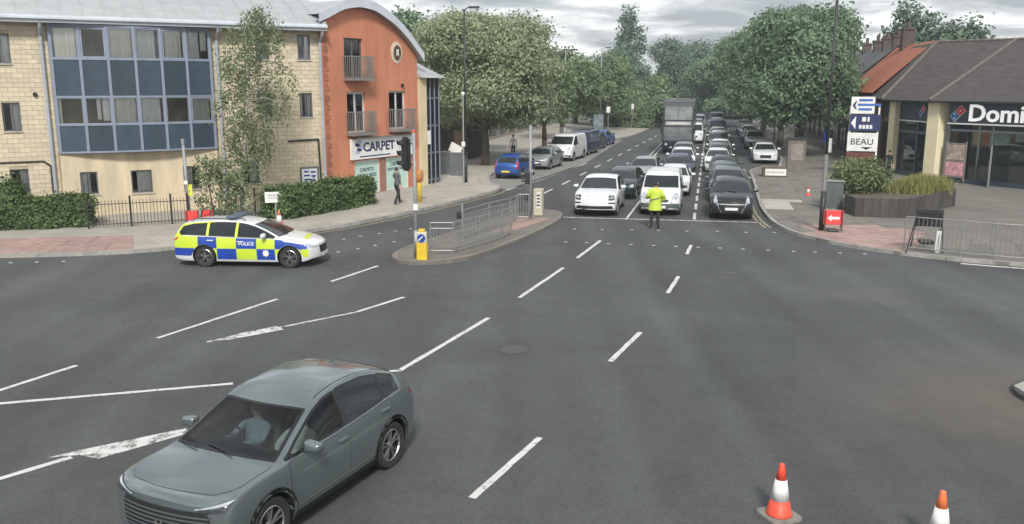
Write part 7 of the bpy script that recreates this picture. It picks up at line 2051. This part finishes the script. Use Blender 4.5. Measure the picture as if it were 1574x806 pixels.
# yellow bollard on the left pavement behind the signal post
p = ground_at(645, 311, KH)
yb_ = empty('yellow_bollard', (p.x, p.y, KH))
MB().lathe([(.10, 0), (.10, .9), (.09, .95), (.0, .96)], 14).obj('post', M['yellow'], yb_, smooth=True)
MB().lathe([(.05, .94), (.16, 1.0), (.2, 1.15), (.2, 1.45), (.14, 1.52), (0, 1.54)], 14).obj('orange_head', mat('amber_head', (.42, .17, .04), .5, var=.2), yb_, smooth=True)
tag(yb_, 'slim yellow bollard with amber head on the pavement by the stair tower', 'bollard')

# pedestrian guard rails on the island and on the right corner
gbar = MB().tube((0, 0, 0), (0, 0, 1), .011, None, 5).mesh('bar', M['galv'])
def guard_rail(name, pts, label, h=1.05, spacing=.10, z=KH, toprails=2):
    o = empty(name, (pts[0].x, pts[0].y, z)); Q = [p - pts[0] for p in pts]
    for q in Q: MB().tube((q.x, q.y, -.05), (q.x, q.y, h), .026, None, 8).obj('post', M['galv'], o)
    for a, b_ in zip(Q, Q[1:]):
        for hz in ([h, h - .19] if toprails == 2 else [h]) + [.12]: MB().tube((a.x, a.y, hz), (b_.x, b_.y, hz), .02, None, 8).obj('rail', M['galv'], o)
        n__ = max(2, int((b_ - a).length / spacing)); up = (h - .19 if toprails == 2 else h)
        for i in range(1, n__):
            q = a.lerp(b_, i / n__); ob = link('bar', gbar, o, (q.x, q.y, .12)); ob.scale = (1, 1, up - .12)
    tag(o, label, 'guard rail')
def seg_pts(pxs, n_=None): return [ground_at(x, y, KH) for x, y in pxs]
guard_rail('guard_rail', seg_pts([(662, 391), (697, 391), (737, 380), (771, 369), (786, 362)]), 'galvanised guard rail on the island, the run nearest the camera')
guard_rail('guard_rail', seg_pts([(712, 368), (752, 354), (784, 345), (793, 340)]), 'galvanised guard rail on the island, the rear run')
guard_rail('guard_rail', seg_pts([(796, 338), (813, 338)]), 'short guard rail panel beside the tall grey signal post', toprails=1)
p = ground_at(711, 366, KH); sb_ = empty('signal_box_post', (p.x, p.y, KH))
MB().tube((0, 0, 0), (0, 0, 1.25), .04, None, 10).obj('post', M['greypole'], sb_); MB().box(-.2, -.03, -.1, .1, .72, .98).obj('push_button_box', M['black'], sb_, bevel=.02)
tag(sb_, 'short grey post with black push-button box at the island rail', 'post')
guard_rail('guard_rail', seg_pts([(1389, 385), (1475, 394), (1528, 399), (1590, 404), (1660, 409)]), 'guard rail along the right corner pavement', 1.15, .13, toprails=1)
# black railings before the flats
gb2 = MB().tube((0, 0, 0), (0, 0, 1), .011, None, 5).mesh('bar', M['darkmetal'])
fa = ground_at(137, 352, KH); fb = ground_at(290, 343, KH)
fn = empty('metal_fence', (fa.x, fa.y, KH)); d = fb - fa; n__ = int(d.length / .125)
for i in range(n__ + 1):
    q = d * (i / n__); ob = link('bar', gb2, fn, (q.x, q.y, .05)); ob.scale = (1, 1, 1.0 + .02 * (i % 2))
for z in (.14, .92): MB().tube((0, 0, z), (d.x, d.y, z), .018, None, 6).obj('rail', M['darkmetal'], fn)
for f_ in (0, .42, .83, 1): MB().box(-.03, .03, -.03, .03, 0, 1.22).obj('post', M['darkmetal'], fn, loc=d * f_)
tag(fn, 'black metal railings in front of the flats between hedge and shrub', 'fence')
fa2 = ground_at(385, 338, KH); fb2 = ground_at(552, 312, KH); fn2 = empty('metal_fence', (fa2.x, fa2.y, KH)); d = fb2 - fa2; n__ = int(d.length / .14)
for i in range(n__ + 1):
    q = d * (i / n__); ob = link('bar', gb2, fn2, (q.x, q.y + .75, .05)); ob.scale = (1, 1, 1.0)
for z in (.14, .92): MB().tube((0, .75, z), (d.x, d.y + .75, z), .018, None, 6).obj('rail', M['darkmetal'], fn2)
for f_ in (0, .25, .5, .75, 1): MB().box(-.03, .03, .72, .78, 0, 1.25).obj('post', M['darkmetal'], fn2, loc=d * f_)
tag(fn2, 'black metal railings behind the clipped hedge by the carpet shop', 'fence')

# lamp columns
def lamp(name, base, h, arm, label, rz=0, lean=0.0, collar=None, m_=None, double=False):
    o = empty(name, base, rz); mm = m_ or M['greypole']
    MB().path([(0, 0, 0), (0, 0, 1.5), (0, 0, 1.55), (lean, 0, h)], [.10, .10, .065, .045], 12).obj('column', mm, o, smooth=True)
    if arm:
        MB().path([(lean, 0, h - .05), (lean + arm * .5, 0, h + .1), (lean + arm, 0, h + .12)], [.035, .03, .03], 8).obj('arm', mm, o)
        l_ = MB().box(lean + arm - .1, lean + arm + .5, -.13, .13, h + .07, h + .18).obj('lantern', M['darkmetal'], o, bevel=.03)
        MB().box(lean + arm - .05, lean + arm + .42, -.1, .1, h + .055, h + .069).obj('lens', M['whitep'], l_)
    MB().box(-.07, .07, -.108, -.10, .3, .9).obj('service_door', M['darkmetal'], o)
    tag(o, label, 'street lamp')
    return o
q = ground_at(716, 281, KH)
lamp('street_lamp', (q.x, q.y, KH), 9.5, .35, 'tall lamp column in front of the large pale tree', m_=M['darkmetal'])
ll = empty('banner_post', (q.x - .08, q.y - .6, KH)); MB().tube((0, 0, 0), (0, 0, 4.9), .045, None, 10).obj('post', M['greypole'], ll); MB().lathe([(.05, 0), (.11, .12), (.09, .2), (0, .24)], 10, (0, 0, 4.85)).obj('white_head', M['whitep'], ll); MB().box(-.1, .1, -.06, .0, 2.1, 2.35).obj('plate', M['whitep'], ll)
tag(ll, 'short post with white head right beside the tall lamp column', 'post')
q = ground_at(1262, 355, KH)
rl = lamp('street_lamp', (q.x, q.y, KH), 9.6, .9, 'tall grey lamp column on the right corner beside the cabinet', rz=R(150), lean=.0, m_=M['darkmetal'])
MB().box(-.09, .09, -.14, -.07, 1.0, 1.45).obj('control_box', M['black'], rl); MB().box(-.05, .14, -.09, -.07, 3.35, 3.75).obj('blue_plate', M['blue'], rl)
MB().tube((0, 0, 1.5), (0, 0, 2.9), .085, .075, 12).obj('pale_sleeve', M['galv'], rl)
for (s_, t_, h, lb) in [(104, -12.6, 9.5, 'lamp column by the bus shelter on the left'), (83, -13.4, 8.5, 'lamp column rising through the second left tree'), (92, 6.2, 9, 'lamp column among the right street trees')]:
    p = road_pt(s_, t_, KH); lamp('street_lamp', p, h, .6, lb, rz=-ROAD if t_ < 0 else math.pi - ROAD)
q = ground_at(292, 342, KH); sp2 = empty('street_post', (q.x, q.y, KH))
MB().tube((0, 0, 0), (-.05, 0, 3.2), .07, .06, 12).obj('post', M['greypole'], sp2, smooth=True); MB().box(.05, .22, -.1, -.07, 1.1, 1.55).obj('yellow_notice', mat('notice_yellow', (.6, .6, .06), .5, var=.15), sp2); MB().box(-.09, .05, -.09, -.07, 1.55, 1.7).obj('plate', M['whitep'], sp2); MB().box(-.1, .02, -.08, .08, 3.15, 3.35).obj('detector', M['greypole'], sp2, bevel=.02)
tag(sp2, 'grey post with yellow notice standing behind the police car', 'post')
# red temporary sign frames
def red_sign(name, px, py, rz, label, w=.75, h=.5, white=True, z=KH, up=.28):
    q = ground_at(px, py, z); o = empty(name, (q.x, q.y, z), rz)
    MB().box(-w/2, w/2, -.02, .02, up, up + h).obj('plate', M['signred'], o, bevel=.015, rot=(R(-8), 0, 0))
    if white:
        a = MB(); a.xz([(-w*.3, up + h*.45), (-w*.1, up + h*.68), (-w*.1, up + h*.54), (w*.3, up + h*.54), (w*.3, up + h*.36), (-w*.1, up + h*.36), (-w*.1, up + h*.22)], -.032, -.026); a.obj('white_arrow', M['whitep'], o, rot=(R(-8), 0, 0), fix=True)
    f = MB()
    for x in (-w*.42, w*.42): f.tube((x, -.12, 0), (x, .02, up + h), .018); f.tube((x, .34, 0), (x, .04, up + h), .018)
    f.obj('frame', M['darkmetal'], o); MB().box(-.2, .2, -.12, .3, 0, .1).obj('sandbag', M['black'], o, bevel=.04)
    tag(o, label, 'road sign')
red_sign('temporary_sign', 1280, 357, R(-12), 'red temporary sign on black frame at the foot of the right lamp column', .72, .55)
red_sign('temporary_sign', 297, 351, R(25), 'red temporary sign leaning by the grey post behind the police car, left one', .5, .4, False)
red_sign('temporary_sign', 318, 350, R(-20), 'red temporary sign behind the police car roof, right one', .5, .4, False)
# back of a black temporary sign by the right guard rail
q = ground_at(1424, 387, KH); o = empty('temporary_sign', (q.x, q.y, KH), R(-15))
MB().box(-.42, .42, -.02, .02, .85, 1.42).obj('plate', M['black'], o, bevel=.01, rot=(0, 0, 0))
for k in range(3): MB().box(-.40, .40, -.05, -.021, .90 + k * .2, .95 + k * .2).obj('stiffener', M['darkmetal'], o)
f = MB()
for x in (-.36, .36): f.tube((x * 1.0, 0, 1.4), (x * 1.9 if x < 0 else x * 1.2, -.35, 0), .022); f.tube((x, 0, 1.4), (x * 1.2, .45, 0), .022)
f.tube((.2, 0, 1.4), (.45, .1, 2.05), .015); f.obj('frame', M['darkmetal'], o)
MB().box(.2, .34, -.22, -.17, .05, .8).obj('pale_leg', M['whitep'], o, rot=(R(10), 0, 0)); MB().box(-.25, .2, -.1, .35, .25, .38).obj('sandbag', M['black'], o, bevel=.05)
tag(o, 'back of a black temporary road sign behind the right guard rail', 'road sign')
# green cabinet beside the right lamp column
q = ground_at(1278, 322, KH); o = empty('utility_cabinet', (q.x, q.y, KH), R(-14))
MB().box(-.42, .42, -.2, .25, .05, 1.25).obj('body', M['cabinet'], o, bevel=.015); MB().box(-.46, .46, -.24, .29, 1.25, 1.31).obj('lid', M['galv'], o, bevel=.01); MB().box(-.36, -.01, -.215, -.203, .15, 1.15).obj('door', M['cabinet'], o); MB().box(.01, .36, -.215, -.203, .15, 1.15).obj('door', M['cabinet'], o); MB().box(-.44, .44, -.22, .27, 0, .05).obj('plinth', M['kerb'], o)
tag(o, 'dark green utility cabinet beside the right lamp column', 'cabinet')
# brown box planter with a white sign in front of the parked saloon
q = ground_at(1190, 272, KH); o = empty('sign_box', (q.x, q.y, KH), R(-12))
MB().box(-.72, .72, -.25, .3, 0, .58).obj('body', mat('brown_wood', (.10, .075, .055), .85, var=.3, scale=4), o, bevel=.01); MB().box(-.55, .66, -.275, -.255, .1, .5).obj('white_sign', M['whitep'], o); MB().box(-.5, .55, -.285, -.277, .26, .34).obj('sign_text', mat('faded_text', (.45, .44, .42), .6, var=.3, scale=20), o); MB().box(-.8, .4, -.1, .6, .58, .62).obj('lid', mat('lid_wood', (.16, .13, .10), .85, var=.3), o)
tag(o, 'brown wooden box with white sign panel before the parked white saloon', 'box')
# stone-clad pillar box at right, seen before the shop terrace
q = ground_at(1222, 264, KH); o = empty('kiosk_pillar', (q.x, q.y, KH), -ROAD); o.scale = (.72, .72, .78)
MB().box(-.75, .75, -.6, .6, 0, 2.6).obj('body', mat('kiosk_grey', (.15, .13, .115), .8, var=.2, scale=2), o, bevel=.02); MB().box(-.8, .8, -.65, .65, 2.6, 2.75).obj('cap', M['darkmetal'], o); MB().box(-.5, .5, -.612, -.602, 1.0, 2.3).obj('panel', mat('kiosk_panel', (.22, .2, .18), .6, var=.3), o)
tag(o, 'brown-grey kiosk pillar on the right pavement under the trees', 'kiosk')
# estate-agent style board and small warning triangle on the left pavement
q = ground_at(425, 338, KH); o = empty('notice_sign', (q.x, q.y, KH), R(18)); MB().box(-.03, .03, -.03, .03, 0, 1.15).obj('post', M['greypole'], o); MB().box(-.42, .42, -.05, -.03, .72, 1.16).obj('board', M['whitep'], o, bevel=.004); MB().box(-.32, .3, -.058, -.052, .9, .95).obj('text_line', MATS['faded_text'], o); MB().box(-.32, .2, -.058, -.052, 1.0, 1.06).obj('text_line', MATS['faded_text'], o)
tag(o, 'white notice sign on a post below the birch', 'sign')
cone(430, 351, 'pale traffic cone on the left pavement behind the police car bonnet', .7, KH, .4, True)
# grey bins and white sheet by the left lamp column, dark hut behind
for i, (px, py, lb) in enumerate([(690, 268, 'grey cabinet with a white sheet on top under the left trees'), (705, 270, 'grey cabinet nearest the tall left lamp column')]):
    q = ground_at(px, py, KH); o = empty('street_cabinet', (q.x, q.y, KH), R(-20)); MB().box(-.45, .45, -.3, .3, 0, 1.35).obj('body', mat('cab_grey', (.12, .135, .14), .6, var=.2), o, bevel=.02); MB().box(-.47, .47, -.33, .33, 1.35, 1.42).obj('lid', M['galv'], o)
    if i == 0: MB().box(-.5, .3, -.4, -.3, 1.45, 2.0).obj('white_sheet', M['whitep'], o, rot=(0, R(25), 0))
    tag(o, lb, 'cabinet')
q = road_pt(66, -19.0, KH); o = empty('dark_hut', q, -ROAD)
MB().box(-1.6, 1.6, -2, 2, 0, 2.6).obj('wall', mat('hut_wood', (.05, .042, .038), .85, var=.3), o); MB().add([(-1.9, -2.3, 2.6), (1.9, -2.3, 2.6), (1.9, 2.3, 2.6), (-1.9, 2.3, 2.6), (0, -2.3, 3.3), (0, 2.3, 3.3)], [(0, 4, 5, 3), (4, 1, 2, 5), (0, 1, 4), (2, 3, 5), (0, 3, 2, 1)]).obj('roof', M['greypole'], o); MB().box(.3, 1.3, -2.03, -2.002, .9, 2.1).obj('window', mat('hut_window', (.25, .17, .11), .5, var=.2), o); MB().box(-1.2, -.3, -2.03, -2.002, .02, 2.1).obj('door', M['black'], o)
tag(o, 'small dark hut with grey pitched roof right of the stair tower', 'hut')
# long low shop row behind the left trees
o = empty('low_shop_row', road_pt(76, -21.5), math.atan2(RU.y, RU.x)); Ls = 46
ops_ = [(1 + i * 4.5, 4.6 + i * 4.5, .4, 2.5) for i in range(10)]
wall_mesh(0, Ls, .1, 4.2, ops_, y=0).obj('wall', mat('pale_shopwall', (.33, .30, .26), .8, var=.2), o)
for (a, b_, c, d) in ops_:
    window(o, a, b_, c, d, 0, leaves=3, gl=M['autoglass'], back=None, sill=False, name='shop_window'); MB().box(a - .2, b_ + .2, -.3, -.01, 2.7, 3.3).obj('shop_fascia', [M['whitep'], fas_m, M['cream'], brick_m][int(a) % 4], o)
MB().box(-.3, Ls + .3, -.4, 8, 4.2, 4.45).obj('roof', M['greypole'], o); MB().box(Ls - .2, Ls, .01, 8, .1, 4.2).obj('end_wall', brick_m, o)
o.rotation_euler = (0, 0, math.atan2(RU.y, RU.x))
tag(o, 'long low row of shops set back behind the left trees', 'building')
# bus shelter far left
q = road_pt(101, -12.2, KH); o = empty('bus_shelter', q, math.atan2(RU.y, RU.x)); f = MB()
for x in (-1.9, 1.9):
    for y in (-.6, .6): f.box(x - .04, x + .04, y - .04, y + .04, 0, 2.4)
f.obj('frame', M['darkmetal'], o); MB().box(-2.1, 2.1, -.8, .8, 2.4, 2.5).obj('roof', M['darkmetal'], o); MB().box(-1.85, 1.85, .57, .585, .3, 2.2).obj('pane', M['shopglass'], o); MB().box(-1.95, -1.9, -.55, .55, .3, 2.2).obj('advert_panel', mat('advert', (.16, .20, .22), .4, var=.5, scale=2), o); MB().box(-1.2, 1.2, .2, .5, .45, .5).obj('bench', M['galv'], o)
tag(o, 'bus shelter with dark frame on the far left pavement', 'bus shelter')
# white sign boards far left
for (s_, t_, lb) in [(98, -11.0, 'white flag sign on a post before the bus shelter'), (112, -9.6, 'small white sign on a post beyond the bus shelter')]:
    q = road_pt(s_, t_, KH); o = empty('flag_sign', q, -ROAD); MB().tube((0, 0, 0), (0, 0, 3.1), .035).obj('post', M['greypole'], o); MB().box(-.2, .2, -.05, -.035, 2.45, 3.1).obj('board', M['whitep'], o); tag(o, lb, 'sign')
# slim signs on the right pavement
q = ground_at(1288, 268, KH); o = empty('street_sign', (q.x, q.y + 2, KH), R(-15)); MB().tube((0, 0, 0), (0, 0, 2.2), .03).obj('post', M['greypole'], o); MB().box(-.2, .2, -.04, -.03, 1.2, 2.1).obj('board', M['whitep'], o); tag(o, 'slim pale sign on a post left of the advertising boards', 'sign')

# ================================================================ the air: far trees fade slightly
hz = bpy.data.materials.new('haze'); hz.use_nodes = True; n_ = hz.node_tree.nodes; n_.clear()
ho = n_.new('ShaderNodeOutputMaterial'); pv = n_.new('ShaderNodeVolumePrincipled')
pv.inputs['Color'].default_value = (.80, .88, .92, 1); pv.inputs['Density'].default_value = .0008; pv.inputs['Anisotropy'].default_value = .2
hz.node_tree.links.new(pv.outputs[0], ho.inputs['Volume'])
tag(MB().box(-3100, 3100, -700, 4100, -1.1, 24.5).obj('haze', hz), kind='stuff')
